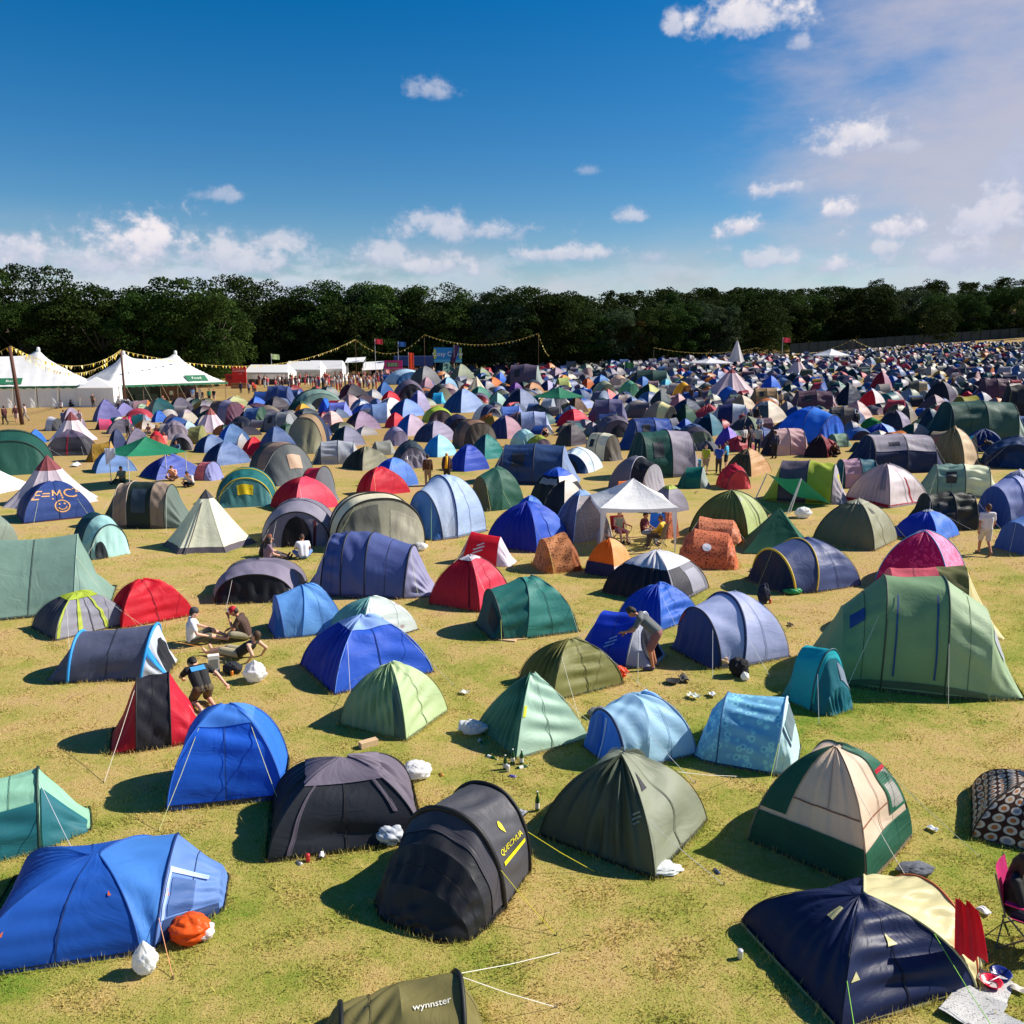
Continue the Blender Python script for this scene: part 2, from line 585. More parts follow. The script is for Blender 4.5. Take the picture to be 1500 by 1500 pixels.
# ------------------------------------------------------------------ ground
def grass_nodes(t, vec):
    big_ = t.noise(t.mapping(vec, (1, 1, 0)), 0.16, 5, 0.62)
    mid = t.noise(t.mapping(vec, (1, 1, 0)), 0.95, 6, 0.68)
    sml = t.noise(t.mapping(vec, (1, 1, 0)), 7.0, 5, 0.7)
    f = t.math("ADD", t.math("MULTIPLY", big_, 0.55), t.math("ADD", t.math("MULTIPLY", mid, 0.56), t.math("MULTIPLY", sml, 0.24)))
    # greener close to the viewer and on the right, drier further off
    y = t.n("ShaderNodeSeparateXYZ", i0=vec).outputs[1]
    dry = t.n("ShaderNodeMapRange", Value=y, From_Min=9.0, From_Max=30.0, To_Min=-0.10, To_Max=-0.018).outputs[0]
    f = t.math("ADD", f, dry)
    # a worn path and a lusher strip crossing on the right
    sx = t.n("ShaderNodeSeparateXYZ", i0=vec)
    ln = t.math("ADD", t.math("MULTIPLY", sx.outputs[0], .5), t.math("MULTIPLY", y, -1.0))
    g1 = t.n("ShaderNodeMapRange", _interpolation_type="SMOOTHSTEP", Value=t.math("ABSOLUTE", t.math("ADD", t.math("ADD", ln, 11.2), t.math("MULTIPLY", mid, 3.0))), From_Min=.2, From_Max=2.2, To_Min=-.13, To_Max=0.0).outputs[0]
    gx = t.n("ShaderNodeMapRange", _interpolation_type="SMOOTHSTEP", Value=sx.outputs[0], From_Min=2.0, From_Max=5.0).outputs[0]
    f = t.math("ADD", f, t.math("MULTIPLY", g1, gx))
    col = t.ramp(f, [(0.42, lin("6c842c")), (0.50, lin("8c8f3e")), (0.57, lin("a19850")), (0.65, lin("b49e62")), (0.75, lin("ba9c6e")), (0.86, lin("b08a64"))])
    bare = t.n("ShaderNodeMapRange", _interpolation_type="SMOOTHSTEP", Value=t.math("ADD", t.math("MULTIPLY", mid, 0.75), t.math("MULTIPLY", sml, 0.25)), From_Min=0.62, From_Max=0.72).outputs[0]
    far = t.n("ShaderNodeMapRange", _interpolation_type="SMOOTHSTEP", Value=y, From_Min=34.0, From_Max=75.0).outputs[0]
    worn = t.math("MAXIMUM", t.math("MULTIPLY", bare, 0.55), t.math("MULTIPLY", far, t.math("ADD", 0.2, t.math("MULTIPLY", mid, 0.8))))
    return t.mix(worn, col, lin("96744a")), sml


gm, t = new_mat("field_grass")
o_ = t.n("ShaderNodeOutputMaterial")
pos = t.n("ShaderNodeNewGeometry").outputs["Position"]
gc, sml = grass_nodes(t, pos)
fineg = t.noise(t.mapping(pos, (1, 1, 0)), 38.0, 3, 0.7)
gc = t.n("ShaderNodeVectorMath", _operation="SCALE", i0=gc, Scale=t.math("ADD", 0.68, t.math("MULTIPLY", fineg, 0.62))).outputs[0]
bh = t.math("ADD", t.math("MULTIPLY", fineg, 0.6), t.math("MULTIPLY", sml, 0.8))
bp = t.n("ShaderNodeBump", Strength=0.6, Distance=0.04, Height=bh)
p = t.n("ShaderNodeBsdfPrincipled", Base_Color=gc, Roughness=0.95, Normal=bp.outputs[0])
p.inputs["Specular IOR Level"].default_value = 0.1
t.link(p.outputs[0], o_.inputs[0])

ys = np.concatenate([np.linspace(-30, 60, 61), 60 * (3000 / 60) ** (np.linspace(0, 1, 90)[1:])])
xs = np.concatenate([-(np.geomspace(40, 2500, 40)[::-1]), np.linspace(-38, 38, 50), np.geomspace(40, 2500, 40)])
XX, YY = np.meshgrid(xs, ys)
V = np.stack([XX, YY, tz(XX, YY)], -1).reshape(-1, 3)
nx = len(xs)
i = np.arange(len(ys) - 1)[:, None] * nx + np.arange(nx - 1)[None]
Q = np.stack([i, i + 1, i + nx + 1, i + nx], -1).reshape(-1, 4)
tag(mk("ground", V, Q, gm), kind="structure")

# grass blades of the near field: nobody could count them
bm_, t = new_mat("grass_blades")
o_ = t.n("ShaderNodeOutputMaterial")
pos = t.n("ShaderNodeNewGeometry").outputs["Position"]
gc, _s = grass_nodes(t, pos)
rnd = t.n("ShaderNodeNewGeometry").outputs["Random Per Island"]
gc = t.mix(t.math("MULTIPLY", rnd, 0.5), gc, lin("c8b672"))
gc = t.n("ShaderNodeVectorMath", _operation="SCALE", i0=gc, Scale=t.math("ADD", 1.0, t.math("MULTIPLY", rnd, 0.5))).outputs[0]
p = t.n("ShaderNodeBsdfPrincipled", Base_Color=gc, Roughness=0.8)
p.inputs["Specular IOR Level"].default_value = 0.2
tr = t.n("ShaderNodeBsdfTranslucent", Color=gc)
mx = t.n("ShaderNodeMixShader", Fac=0.42, i1=p.outputs[0], i2=tr.outputs[0])
t.link(mx.outputs[0], o_.inputs[0])
NB = 420000
yy = 7.2 * (34 / 7.2) ** (nr.rand(NB) ** 0.85)
xx = (nr.rand(NB) - 0.5) * 2 * (yy * 0.66 + 1.5)
clump = 0.55 + 0.9 * np.clip(np.sin(xx * 3.1 + 2 * np.sin(yy * 2.3)) * np.sin(yy * 3.7 + 1.3 * np.sin(xx * 1.7)), 0, 1)
hgt = (0.014 + 0.026 * nr.rand(NB) ** 2) * clump
tall = nr.rand(NB) < 0.0025
hgt[tall] = 0.08 + 0.08 * nr.rand(tall.sum())
wd = (0.006 + 0.006 * nr.rand(NB)) * (0.7 + yy / 22)
an = nr.rand(NB) * 2 * math.pi
lean = hgt * (0.3 + 0.9 * nr.rand(NB))
la = nr.rand(NB) * 2 * math.pi
zz_ = tz(xx, yy)
A = np.stack([xx - wd * np.cos(an), yy - wd * np.sin(an), zz_ - 0.004], -1)
B = np.stack([xx + wd * np.cos(an), yy + wd * np.sin(an), zz_ - 0.004], -1)
C = np.stack([xx + lean * np.cos(la), yy + lean * np.sin(la), zz_ + hgt], -1)
V = np.stack([A, B, C], 1).reshape(-1, 3)
tag(mk("grass", V, np.arange(NB * 3).reshape(-1, 3), bm_, smooth=False), "short dry summer grass covering the near field", "grass", kind="stuff")
# ------------------------------------------------------------------ tents
ALL = []          # (root, kind word, colours, bbox) used for the labels of the crowd of tents


class Tent:
    """A tent lofted over hoops. Station = (along, half width, height, lean, k, mode); k: 0 ridge .. 1 round hoop.
    mode 'd': crossed pole of a dome, 'p': hoop that leans as a plane."""

    def __init__(s, st, rot, seed, wr=0.011, sag=0.035):
        s.st = [tuple(q) + (0.0, 1.0, "p")[len(q) - 3:] if len(q) < 6 else q for q in st]
        s.rot = R(rot)
        s.s = s.sz = 1.0
        s.c = np.zeros(3)
        s.wr, s.sag = wr, sag
        r = np.random.RandomState(seed)
        s.wav = [[(2 + 9 * r.rand() ** 1.6, r.rand() * 6.28, r.randn() * 5.0, r.rand() ** 1.5) for _ in range(6)] for _ in st]

    def curve(s, i, a):
        al, hw, h, lean, k, mode = s.st[i]
        tt = a / math.pi
        lt = -1 + 2 * tt
        tri_z = 1 - np.abs(lt)
        if k <= 1:
            lat = k * -np.cos(a) + (1 - k) * lt
            z = k * np.sin(a) + (1 - k) * tri_z
        else:
            e = 1 / (1 + 1.6 * (k - 1))
            lat = -np.sign(np.cos(a)) * np.abs(np.cos(a)) ** e
            z = np.abs(np.sin(a)) ** e
        sh = lean * (1 - np.abs(lat)) if mode == "d" else lean * z
        return np.stack([al + sh, hw * lat, h * z], -1) * np.array([s.s, s.s, s.sz])

    def ev(s, i, a, v, off=0.0):
        """point of panel i; a angle over the hoop (radians), v 0..1 between hoops"""
        a = np.asarray(a, float)
        v = np.asarray(v, float)
        n = len(s.st) - 1
        if (i == 0 and s.st[1][5] == "d") or (i == n - 1 and s.st[n - 1][5] == "d"):
            # end face of a crossed-pole dome: strung level between the two halves of its pole
            ph = (v if i == 0 else 1 - v) * math.pi / 2
            h = 1 if i == 0 else n - 1
            A, B = s.curve(h, ph), s.curve(h, math.pi - ph)
            x = a / math.pi
            P = A + (B - A) * x[..., None]
            q = 4 * x * (1 - x)
        else:
            A, B = s.curve(i, a), s.curve(i + 1, a)
            P = A + (B - A) * v[..., None]
            q = 4 * v * (1 - v)
        d = np.linalg.norm(B - A, axis=-1)
        q = np.clip(q, 0, 1)
        ca = (s.st[i][0] + s.st[i + 1][0]) / 2 * s.s
        if i == 0:
            ca = min(0.0, s.st[1][0] + .35) * s.s
        elif i == n - 1:
            ca = max(0.0, s.st[n - 1][0] - .35) * s.s
        if n > 1 and "d" in (s.st[1][5], s.st[n - 1][5]) and i in (0, n - 1) and s.st[1 if i == 0 else n - 1][5] == "d":
            ca = 0.0
        cen = np.stack([ca + 0 * a, 0 * a, 0.12 * max(s.st[i][2], s.st[i + 1][2]) * s.sz + 0 * a], -1)
        N = P - cen
        N /= np.maximum(np.linalg.norm(N, axis=-1, keepdims=True), 1e-6)
        w = 0
        for (f, ph, g, amp) in s.wav[i]:
            w = w + amp * np.sin(f * a * 1.9 + ph + g * v)
        low = np.clip(P[..., 2] / 0.25, 0, 1)
        disp = (-s.sag * d * q * 0.8 + s.wr * w * q ** 0.7) * (0.25 + 0.75 * low) + off
        P = P + N * disp[..., None]
        P[..., 2] = np.maximum(P[..., 2], 0.004)
        return P

    def world(s, P):
        c, n = math.cos(s.rot), math.sin(s.rot)
        return np.stack([P[..., 0] * c - P[..., 1] * n + s.c[0], P[..., 0] * n + P[..., 1] * c + s.c[1], P[..., 2] + s.c[2]], -1)

    def bbox(s):
        a = np.linspace(0, math.pi, 25)
        Pr = proj(s.world(np.concatenate([s.curve(i, a) for i in range(len(s.st))])))
        return Pr[:, 0].min(), Pr[:, 1].min(), Pr[:, 0].max(), Pr[:, 1].max()

    def fit(s, bb, its=16):
        xL, yT, xR, yB = bb
        s.c = at((xL + xR) / 2, min(yB, 2200))
        k = pxm(s.c)
        w0 = max(q[1] for q in s.st) * 2
        s.s = (xR - xL) / k / 2.2
        s.sz = (yB - yT) / k
        for _ in range(its):
            b = s.bbox()
            s.s *= ((xR - xL) / max(b[2] - b[0], 0.5)) ** 0.8
            b = s.bbox()
            dx = ((xL + xR) - (b[0] + b[2])) / 2 / pxm(s.c)
            s.c[0] += dx
            y0, y1 = b[3], yB
            g0, g1 = at(s.px0(), y0), at(s.px0(), y1)
            s.c[1] += 0.8 * (g1[1] - g0[1])
            s.c[1] = max(s.c[1], 3.0)
            s.c[2] = float(tz(s.c[0], s.c[1])) - 0.01
            b = s.bbox()
            s.sz = min(max(s.sz * ((yB - yT) / max(b[3] - b[1], 0.5)) ** 0.8, 0.3 * s.s), 2.6 * s.s + 1.5)
        return s

    def px0(s):
        return float(proj(s.c)[0])


def grid_faces(m, k):
    i = np.arange(m - 1)[:, None] * k + np.arange(k - 1)[None]
    return np.stack([i, i + k, i + k + 1, i + 1], -1).reshape(-1, 4)


def tent(bb, rot, st, cols, label=None, name="dome_tent", poles=None, patches=(), guys=(), decals=(), skirt=None, tr=0.28, gl=0.58,
         wr=None, sag=0.035, seed=None, segn=None, group="tents pitched across the festival field", kindw=None, lowhem=True, far=False):
    """builds one tent thing; returns (root, Tent)"""
    wpx = bb[2] - bb[0]
    seed = seed if seed is not None else int(abs(bb[0] * 7 + bb[1] * 13)) % 9973
    T = Tent(st, rot, seed, 0.02 if wr is None else wr * 1.45, sag)
    T.fit(bb)
    M, K = (84, 30) if wpx > 150 else (56, 9) if wpx > 75 else (30, 6) if wpx > 40 else (15, 3)
    root = empty(name, T.c, T.rot)
    nseg = len(st) - 1
    parts = {}
    cnt = {}
    for i in range(nseg):
        cnt[cols[i]] = cnt.get(cols[i], 0) + (2 if 0 < i < nseg - 1 else 1)
    main = max(cnt, key=lambda c: cnt[c])
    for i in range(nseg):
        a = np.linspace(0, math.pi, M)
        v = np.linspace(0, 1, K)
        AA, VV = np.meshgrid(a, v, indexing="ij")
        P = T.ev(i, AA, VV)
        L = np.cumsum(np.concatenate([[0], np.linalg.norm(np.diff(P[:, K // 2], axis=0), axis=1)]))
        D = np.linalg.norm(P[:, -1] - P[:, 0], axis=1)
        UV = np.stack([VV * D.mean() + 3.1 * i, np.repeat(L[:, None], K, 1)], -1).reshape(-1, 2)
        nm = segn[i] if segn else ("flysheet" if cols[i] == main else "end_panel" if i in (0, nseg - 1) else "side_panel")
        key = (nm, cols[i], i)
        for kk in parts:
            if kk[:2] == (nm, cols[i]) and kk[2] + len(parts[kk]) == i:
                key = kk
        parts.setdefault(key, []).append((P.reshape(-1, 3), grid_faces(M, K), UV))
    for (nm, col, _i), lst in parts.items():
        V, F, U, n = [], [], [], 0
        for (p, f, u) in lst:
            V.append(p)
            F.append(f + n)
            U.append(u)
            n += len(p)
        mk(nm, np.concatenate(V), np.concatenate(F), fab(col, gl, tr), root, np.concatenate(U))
    # seams and, on the nearer ones, a few cords
    if wpx > 110:
        patches = list(patches)
        for i in range(nseg):
            base_, _, pat_ = cols[i].partition("|")
            if pat_:
                continue
            dk = "".join("%02x" % int(255 * v * .66) for v in hexrgb(base_))
            if 0 < i < nseg - 1 and i % 2 == 1:
                patches.append(("seam", i, 3, 177, .492, .506, dk))
            patches.append(("hem", i, 1.0, 3.2, .02, .98, dk))
            patches.append(("hem", i, 176.8, 179, .02, .98, dk))
    if wpx > 70 and not guys:
        gc_ = ("d8d4c4", "d4d890", "c8ccd0")[seed % 3]
        guys = [(q_, 55 + seed % 20, 1.0 + (seed % 7) * .09, (-.55 if q_ == 1 else .55), gc_) for q_ in ((1, nseg - 1) if nseg > 2 else (1,))]
    # pole sleeves
    for q in (poles or ()):
        i, col, rad = q[0], q[1], q[2]
        a = np.linspace(0, math.pi, 40 if wpx > 60 else 14)
        P = T.curve(i, a)
        P[:, 2] += rad * 0.4
        b = MB()
        b.tube(P, rad, 6)
        b.build("pole_sleeve", plain("sleeve_" + word(col).replace(" ", "_"), col, 0.6), root, True)
    # patches sewn on a panel: (name, seg, a0, a1, v0, v1, colour, shape)
    for q in patches:
        nm, sg, a0, a1, v0, v1, col = q[:7]
        shp = q[7] if len(q) > 7 else "rect"
        m, k = (40, 24) if wpx > 150 else (28, 14) if wpx > 75 else (10, 6)
        x, y = np.meshgrid(np.linspace(0, 1, m), np.linspace(0, 1, k), indexing="ij")
        if shp == "rect":
            aa, vv = a0 + (a1 - a0) * x, v0 + (v1 - v0) * y
        elif shp == "arch":       # widest at a0, rounded at a1
            wv = np.sqrt(np.clip(1 - x ** 2.6, 0, 1))
            aa, vv = a0 + (a1 - a0) * x, (v0 + v1) / 2 + (y - 0.5) * (v1 - v0) * wv
        elif shp == "tri":
            aa, vv = a0 + (a1 - a0) * x, (v0 + v1) / 2 + (y - 0.5) * (v1 - v0) * (1 - x)
        elif shp == "varch":      # arch over v (doors in end panels): full width at v1, rounded at v0
            wv = np.sqrt(np.clip(1 - (1 - y) ** 2.4, 0, 1))
            aa, vv = (a0 + a1) / 2 + (x - 0.5) * (a1 - a0) * wv, v0 + (v1 - v0) * y
        P = T.ev(sg, np.radians(aa), vv, 0.014 + 0.005 * (len(nm) % 4) + (0.01 if far else 0))
        m_ = col if not isinstance(col, str) else fab(col, gl, tr)
        U = np.stack([y * 0.7, x * 0.7], -1).reshape(-1, 2)
        if not isinstance(col, str) or True:
            sc = float(np.linalg.norm(P[0, 0] - P[-1, -1]))
            U = np.stack([y * sc * .7, x * sc * .7], -1).reshape(-1, 2)
        o = mk(nm, P.reshape(-1, 3), grid_faces(m, k), m_, root, U)
    for (sg, txt, ac, vc, size, col, ax, flip) in decals:
        decal(T, root, sg, txt, ac, vc, size, col, ax, flip)
    # hem / groundsheet
    if skirt:
        h, col = skirt
        left = [T.curve(i, np.array([0.0]))[0] for i in range(len(st))]
        right = [T.curve(i, np.array([math.pi]))[0] for i in range(len(st))][::-1]
        ring = np.array(left + right)
        c = ring.mean(0)
        ring = c + (ring - c) * 1.012
        n = len(ring)
        lo, hi = ring.copy(), c + (ring - c) * 0.99
        lo[:, 2], hi[:, 2] = -0.01, h
        V = np.concatenate([lo, hi])
        F = [[j, (j + 1) % n, n + (j + 1) % n, n + j] for j in range(n) if np.linalg.norm(ring[j] - ring[(j + 1) % n]) > 0.02]
        mk("groundsheet", V, np.array(F), plain("groundsheet_" + word(col).replace(" ", "_"), col, 0.5), root, None, False)
    for g in guys:
        i, adeg, dist, along, col = g
        p0 = T.curve(i, np.array([R(adeg)]))[0]
        sgn = -1 if adeg < 90 else 1
        p1 = np.array([p0[0] + along, p0[1] + sgn * dist, 0.0])
        wp = T.world(p1)
        p1[2] = float(tz(wp[0], wp[1])) - T.c[2]
        mid = (p0 + p1) / 2 - np.array([0, 0, 0.02])
        b = MB()
        b.tube([p0, mid, p1], 0.0045, 5)
        b.build("guy_line", plain("cord_" + word(col).replace(" ", "_"), col, 0.7), root)
        b = MB()
        b.tube([p1 + np.array([0, 0, 0.05]), p1 - np.array([0, 0, 0.08])], 0.008, 5)
        b.build("peg", plain("peg_metal", "8a8a88", 0.4, 0.8), root)
    cw = []
    for c in [main] + list(cols):
        if word(c) not in cw:
            cw.append(word(c))
    tag(root, label, "tent", group)
    ALL.append(dict(root=root, kind=kindw or name.replace("_", " "), cols=cw, bb=bb, label=label, T=T))
    return root, T


FONT_MESH = {}


def text_mesh(txt):
    if txt not in FONT_MESH:
        cu = bpy.data.curves.new("lettering", "FONT")
        cu.body = txt
        cu.align_x = "CENTER"
        cu.align_y = "CENTER"
        cu.resolution_u = 3
        ob = bpy.data.objects.new("lettering", cu)
        COL.objects.link(ob)
        dg = bpy.context.evaluated_depsgraph_get()
        me = bpy.data.meshes.new_from_object(ob.evaluated_get(dg))
        V = np.array([v.co[:] for v in me.vertices])
        me.calc_loop_triangles()
        F = np.array([t.vertices[:] for t in me.loop_triangles])
        bpy.data.objects.remove(ob)
        bpy.data.curves.remove(cu)
        bpy.data.meshes.remove(me)
        FONT_MESH[txt] = (V, F)
    return FONT_MESH[txt]


def decal(T, root, sg, txt, adeg, vc, size, col, ax=1, flip=1):
    """lettering or a drawn mark laid on a panel; size = cap height in metres. ax=1: text runs along v, flip -1 reverses"""
    V, F = text_mesh(txt) if isinstance(txt, str) else txt
    a0 = np.array([R(adeg)])
    e = 1e-3
    p = T.ev(sg, a0, np.array([vc]))[0]
    da = np.linalg.norm(T.ev(sg, a0 + e, np.array([vc]))[0] - p) / e
    dv = np.linalg.norm(T.ev(sg, a0, np.array([vc + e]))[0] - p) / e
    k = size / 0.7
    x, y = V[:, 0] * k, V[:, 1] * k
    if ax == 1:
        vv, aa = vc + flip * x / dv, R(adeg) + (y if adeg < 90 else -y) / da
    else:
        aa, vv = R(adeg) + flip * x / da, vc - y / dv
    P = T.ev(sg, aa, np.clip(vv, -0.02, 1.02), 0.014)
    mk("printed_mark" if not isinstance(txt, str) else "lettering", P, F, plain("print_" + word(col).replace(" ", "_"), col, 0.5), root, None, False)


def ring_shape(ro, ri, n=20):
    th = np.linspace(0, 2 * math.pi, n, endpoint=False)
    V = np.concatenate([np.stack([ro * np.cos(th), ro * np.sin(th), 0 * th], -1), np.stack([ri * np.cos(th), ri * np.sin(th), 0 * th], -1)])
    F = []
    for j in range(n):
        k = (j + 1) % n
        F += [[j, k, n + k], [j, n + k, n + j]]
    return V, np.array(F)


def poly_shape(pts):
    V = np.array([[*p, 0] for p in pts], float)
    c = V.mean(0, keepdims=True)
    n = len(V)
    return np.concatenate([V, c]), np.array([[j, (j + 1) % n, n] for j in range(n)])


def join_shapes(lst):
    V, F, n = [], [], 0
    for (v, f) in lst:
        V.append(v)
        F.append(f + n)
        n += len(v)
    return np.concatenate(V), np.concatenate(F)


def disc(cx, cy, r, n=10):
    th = np.linspace(0, 2 * math.pi, n, endpoint=False)
    return poly_shape([(cx + r * math.cos(q), cy + r * math.sin(q)) for q in th])


def bar(p, q, w):
    p, q = np.array(p, float), np.array(q, float)
    d = (q - p) / np.linalg.norm(q - p)
    n = np.array([-d[1], d[0]]) * w / 2
    return poly_shape([p - n, q - n, q + n, p + n])


SMILE = join_shapes([ring_shape(0.5, 0.41), disc(-0.17, 0.14, 0.07), disc(0.17, 0.14, 0.07)] +
                    [bar((0.28 * math.cos(R(a)), 0.28 * math.sin(R(a))), (0.28 * math.cos(R(a + 22)), 0.28 * math.sin(R(a + 22))), 0.07) for a in range(200, 340, 20)])
LEAFMARK = join_shapes([poly_shape([(0, -0.6), (0.28, -0.1), (0.3, 0.25), (0.1, 0.6), (-0.12, 0.6), (-0.3, 0.25), (-0.26, -0.1)])])
PENGUIN = join_shapes([bar((-0.4, -0.2), (0.4, 0.2), 0.12), bar((-0.4, -0.45), (0.3, -0.1), 0.1), bar((-0.2, 0.15), (0.35, 0.45), 0.1)])


# ---- ready shapes -------------------------------------------------
def DOME(b=0.85, k=1.0, e=0.02, x=0.0, cap=1.0):
    k = k * .8
    return [(-1 - e, b, 0.0, 0, k, "p"), (-1, b, cap, 0.94 + x, k, "d"), (1, b, cap, -0.94 + x, k, "d"), (1 + e, b, 0.0, 0, k, "p")]


def POP(l=1.0, w=0.62, h=1.0, k=1.0):
    w = w * 1.25
    return [(-l, w * .7, 0.0), (-.46 * l, w, .9 * h, -.04, k, "p"), (.46 * l, w, h, .08, k, "p"), (l, w * .75, 0.0)]


def HOOPF(b=0.9, k=1.0):
    """crossed-pole dome with an arched porch at +x"""
    return [(-1.05, b, 0.0), (-1, b, 1, .9, k * .85, "d"), (.35, b, .97, -.25, k, "p"), (.85, b * .86, .8, .08, k, "p"), (1.12, b * .8, 0.0)]


def TUN(n=3, l=1.5, w=.8, k=1.1, nose=.45, hs=None):
    st = [(-l - nose, w * .75, 0.0)]
    for j in range(n):
        u = j / (n - 1)
        h = hs[j] if hs else 1 - .12 * abs(2 * u - 1)
        st.append((-l + 2 * l * u, w, h, 0, k, "p"))
    st.append((l + nose, w * .75, 0.0))
    return st


def cone_tent(bb, n, cols, label, name="tipi_tent", cap=None, skirt=None, rot=10, concave=.12, door=None, group="tents pitched across the festival field", kindw="tipi", poles=False):
    """pyramid / bell / tipi of n cloth gores; cap=(height fraction, colour), skirt=(fraction, colour)"""
    xL, yT, xR, yB = bb
    c = at((xL + xR) / 2, yB)
    rr = (xR - xL) / pxm(c) / 2
    ang = R(rot) + np.arange(n) * 2 * math.pi / n
    H = 1.0
    for _ in range(12):
        base = np.stack([rr * np.cos(ang) + c[0], rr * np.sin(ang) + c[1], 0 * ang + c[2]], -1)
        pb = proj(base)
        rr *= (xR - xL) / (pb[:, 0].max() - pb[:, 0].min())
        c[0] += ((xL + xR) / 2 - (pb[:, 0].max() + pb[:, 0].min()) / 2) / pxm(c)
        c[1] += 0.8 * (at((xL + xR) / 2, yB)[1] - at((xL + xR) / 2, pb[:, 1].max())[1])
        c[2] = float(tz(c[0], c[1]))
        pt = proj(np.array([c[0], c[1], c[2] + H]))
        H += (pt[1] - yT) / pxm(c)
    root = empty(name, c)
    bands = [0.0] + ([skirt[0]] if skirt else []) + ([1 - cap[0]] if cap else []) + [1.0]
    bcol = ([skirt[1]] if skirt else []) + [None] + ([cap[1]] if cap else [])
    wpx = xR - xL
    K, M = (14, 12) if wpx > 60 else (6, 6)
    parts = {}
    rs = np.random.RandomState(int(wpx * 7 + n))
    for j in range(n):
        a0, a1 = ang[j], ang[(j + 1) % n] + (2 * math.pi if j == n - 1 else 0)
        for bi in range(len(bands) - 1):
            u = np.linspace(bands[bi], bands[bi + 1], K)
            v = np.linspace(0, 1, M)
            U, W = np.meshgrid(u, v, indexing="ij")
            pa = np.stack([np.cos(a0) * (1 - W) + np.cos(a1) * W, np.sin(a0) * (1 - W) + np.sin(a1) * W], -1)
            rad = (1 - U) * (1 - concave * 4 * U * (1 - U) * 0.6) + 0.015
            rad = rad * (1 - 0.05 * 4 * W * (1 - W) + 0.012 * np.sin(W * 19 + j) * (1 - U))
            P = np.concatenate([pa * (rad * rr)[..., None], (U * H)[..., None]], -1)
            col = bcol[bi] or cols[j % len(cols)]
            nm = {0: "skirt" if (skirt and bi == 0) else "canvas"}.get(0)
            if cap and bi == len(bands) - 2:
                nm = "cap"
            UVv = np.stack([W * 1.0, U * H], -1).reshape(-1, 2)
            parts.setdefault((nm, col), []).append((P.reshape(-1, 3), grid_faces(K, M), UVv))
    for (nm, col), lst in parts.items():
        V, F, U, m = [], [], [], 0
        for p, f, u in lst:
            V.append(p)
            F.append(f + m)
            U.append(u)
            m += len(p)
        mk(nm, np.concatenate(V), np.concatenate(F), fab(col, .7, .25), root, np.concatenate(U))
    if door is not None:
        a0 = R(door)
        z = np.linspace(0.0, .8, 8)
        rad = (1 - z) * (1 - concave * 4 * z * (1 - z) * 0.6) * rr * .97 + .03
        b = MB()
        b.tube(np.stack([rad * math.cos(a0), rad * math.sin(a0), z * H], -1), .02, 5)
        b.build("door_zip", plain("zip_dark", "2a2a30", .6), root)
    if poles:
        b = MB()
        for j in range(5):
            a = j * 1.26
            b.tube([[-.25 * math.cos(a), -.25 * math.sin(a), H * .93], [.3 * math.cos(a), .3 * math.sin(a), H * 1.07]], .03, 5)
        b.build("pole_tops", plain("wood_pole", "6a5238", .8), root)
    tag(root, label, "tent", group)
    ALL.append(dict(root=root, kind=kindw, cols=[word(cols[0])] + ([word(cap[1])] if cap else []), bb=bb, label=label, T=None))
    return root
# ------------------------------------------------------------------ people
SKIN = dict(fair="d8a48a", tan="b87c5c", pink="e0a890", brown="8a5a3c")


def skinm(s):
    key = ("skin", s)
    if key not in MATS:
        m, t = new_mat("skin_" + s)
        o = t.n("ShaderNodeOutputMaterial")
        co = t.n("ShaderNodeTexCoord").outputs["Object"]
        c = lin(SKIN[s])
        cc = t.mix(t.noise(co, 9.0, 3), tuple(x * .85 for x in c), tuple(min(1, x * 1.12) for x in c))
        p = t.n("ShaderNodeBsdfPrincipled", Base_Color=cc, Roughness=.55)
        p.inputs["Subsurface Weight"].default_value = .08
        p.inputs["Subsurface Radius"].default_value = (.02, .008, .004)
        t.link(p.outputs[0], o.inputs[0])
        MATS[key] = m
    return MATS[key]


def capsule(mb, p, q, r0, r1, n=10):
    p, q = np.array(p, float), np.array(q, float)
    d = q - p
    L = np.linalg.norm(d)
    d = d / max(L, 1e-6)
    a = np.cross(d, [0, 0, 1] if abs(d[2]) < .9 else [1, 0, 0])
    a /= np.linalg.norm(a)
    b = np.cross(d, a)
    prof = [(-r0, 0.001)] + [(-r0 * math.cos(x), r0 * math.sin(x)) for x in (.5, 1.0, math.pi / 2)] + [(L + r1 * math.sin(x), r1 * math.cos(x)) for x in (0, .6, 1.1)] + [(L + r1, .001)]
    th = np.linspace(0, 2 * math.pi, n, endpoint=False)
    V = np.concatenate([p + d * s_ + r_ * (np.cos(th)[:, None] * a + np.sin(th)[:, None] * b) for s_, r_ in prof])
    Q = []
    for i_ in range(len(prof) - 1):
        for j in range(n):
            k = (j + 1) % n
            Q.append([i_ * n + j, i_ * n + k, (i_ + 1) * n + k, (i_ + 1) * n + j])
    mb.add(V, Q)


def melt(mb, voxel):
    """joins overlapping solids into one continuous skin"""
    F = [np.concatenate(mb.Q)] + ([np.concatenate(mb.T)] if mb.T else [])
    me = mesh_data("tmp", np.concatenate(mb.V), F)
    o = bpy.data.objects.new("tmp", me)
    COL.objects.link(o)
    md = o.modifiers.new("r", "REMESH")
    md.mode = "VOXEL"
    md.voxel_size = voxel
    ms = o.modifiers.new("s", "SMOOTH")
    ms.iterations = 3
    dg = bpy.context.evaluated_depsgraph_get()
    out = bpy.data.meshes.new_from_object(o.evaluated_get(dg))
    bpy.data.objects.remove(o)
    bpy.data.meshes.remove(me)
    for p_ in out.polygons:
        p_.use_smooth = True
    return out


def link_mesh(name, me, mat, parent):
    me.name = name
    me.materials.clear()
    me.materials.append(mat)
    o = bpy.data.objects.new(name, me)
    COL.objects.link(o)
    o.parent = parent
    return o


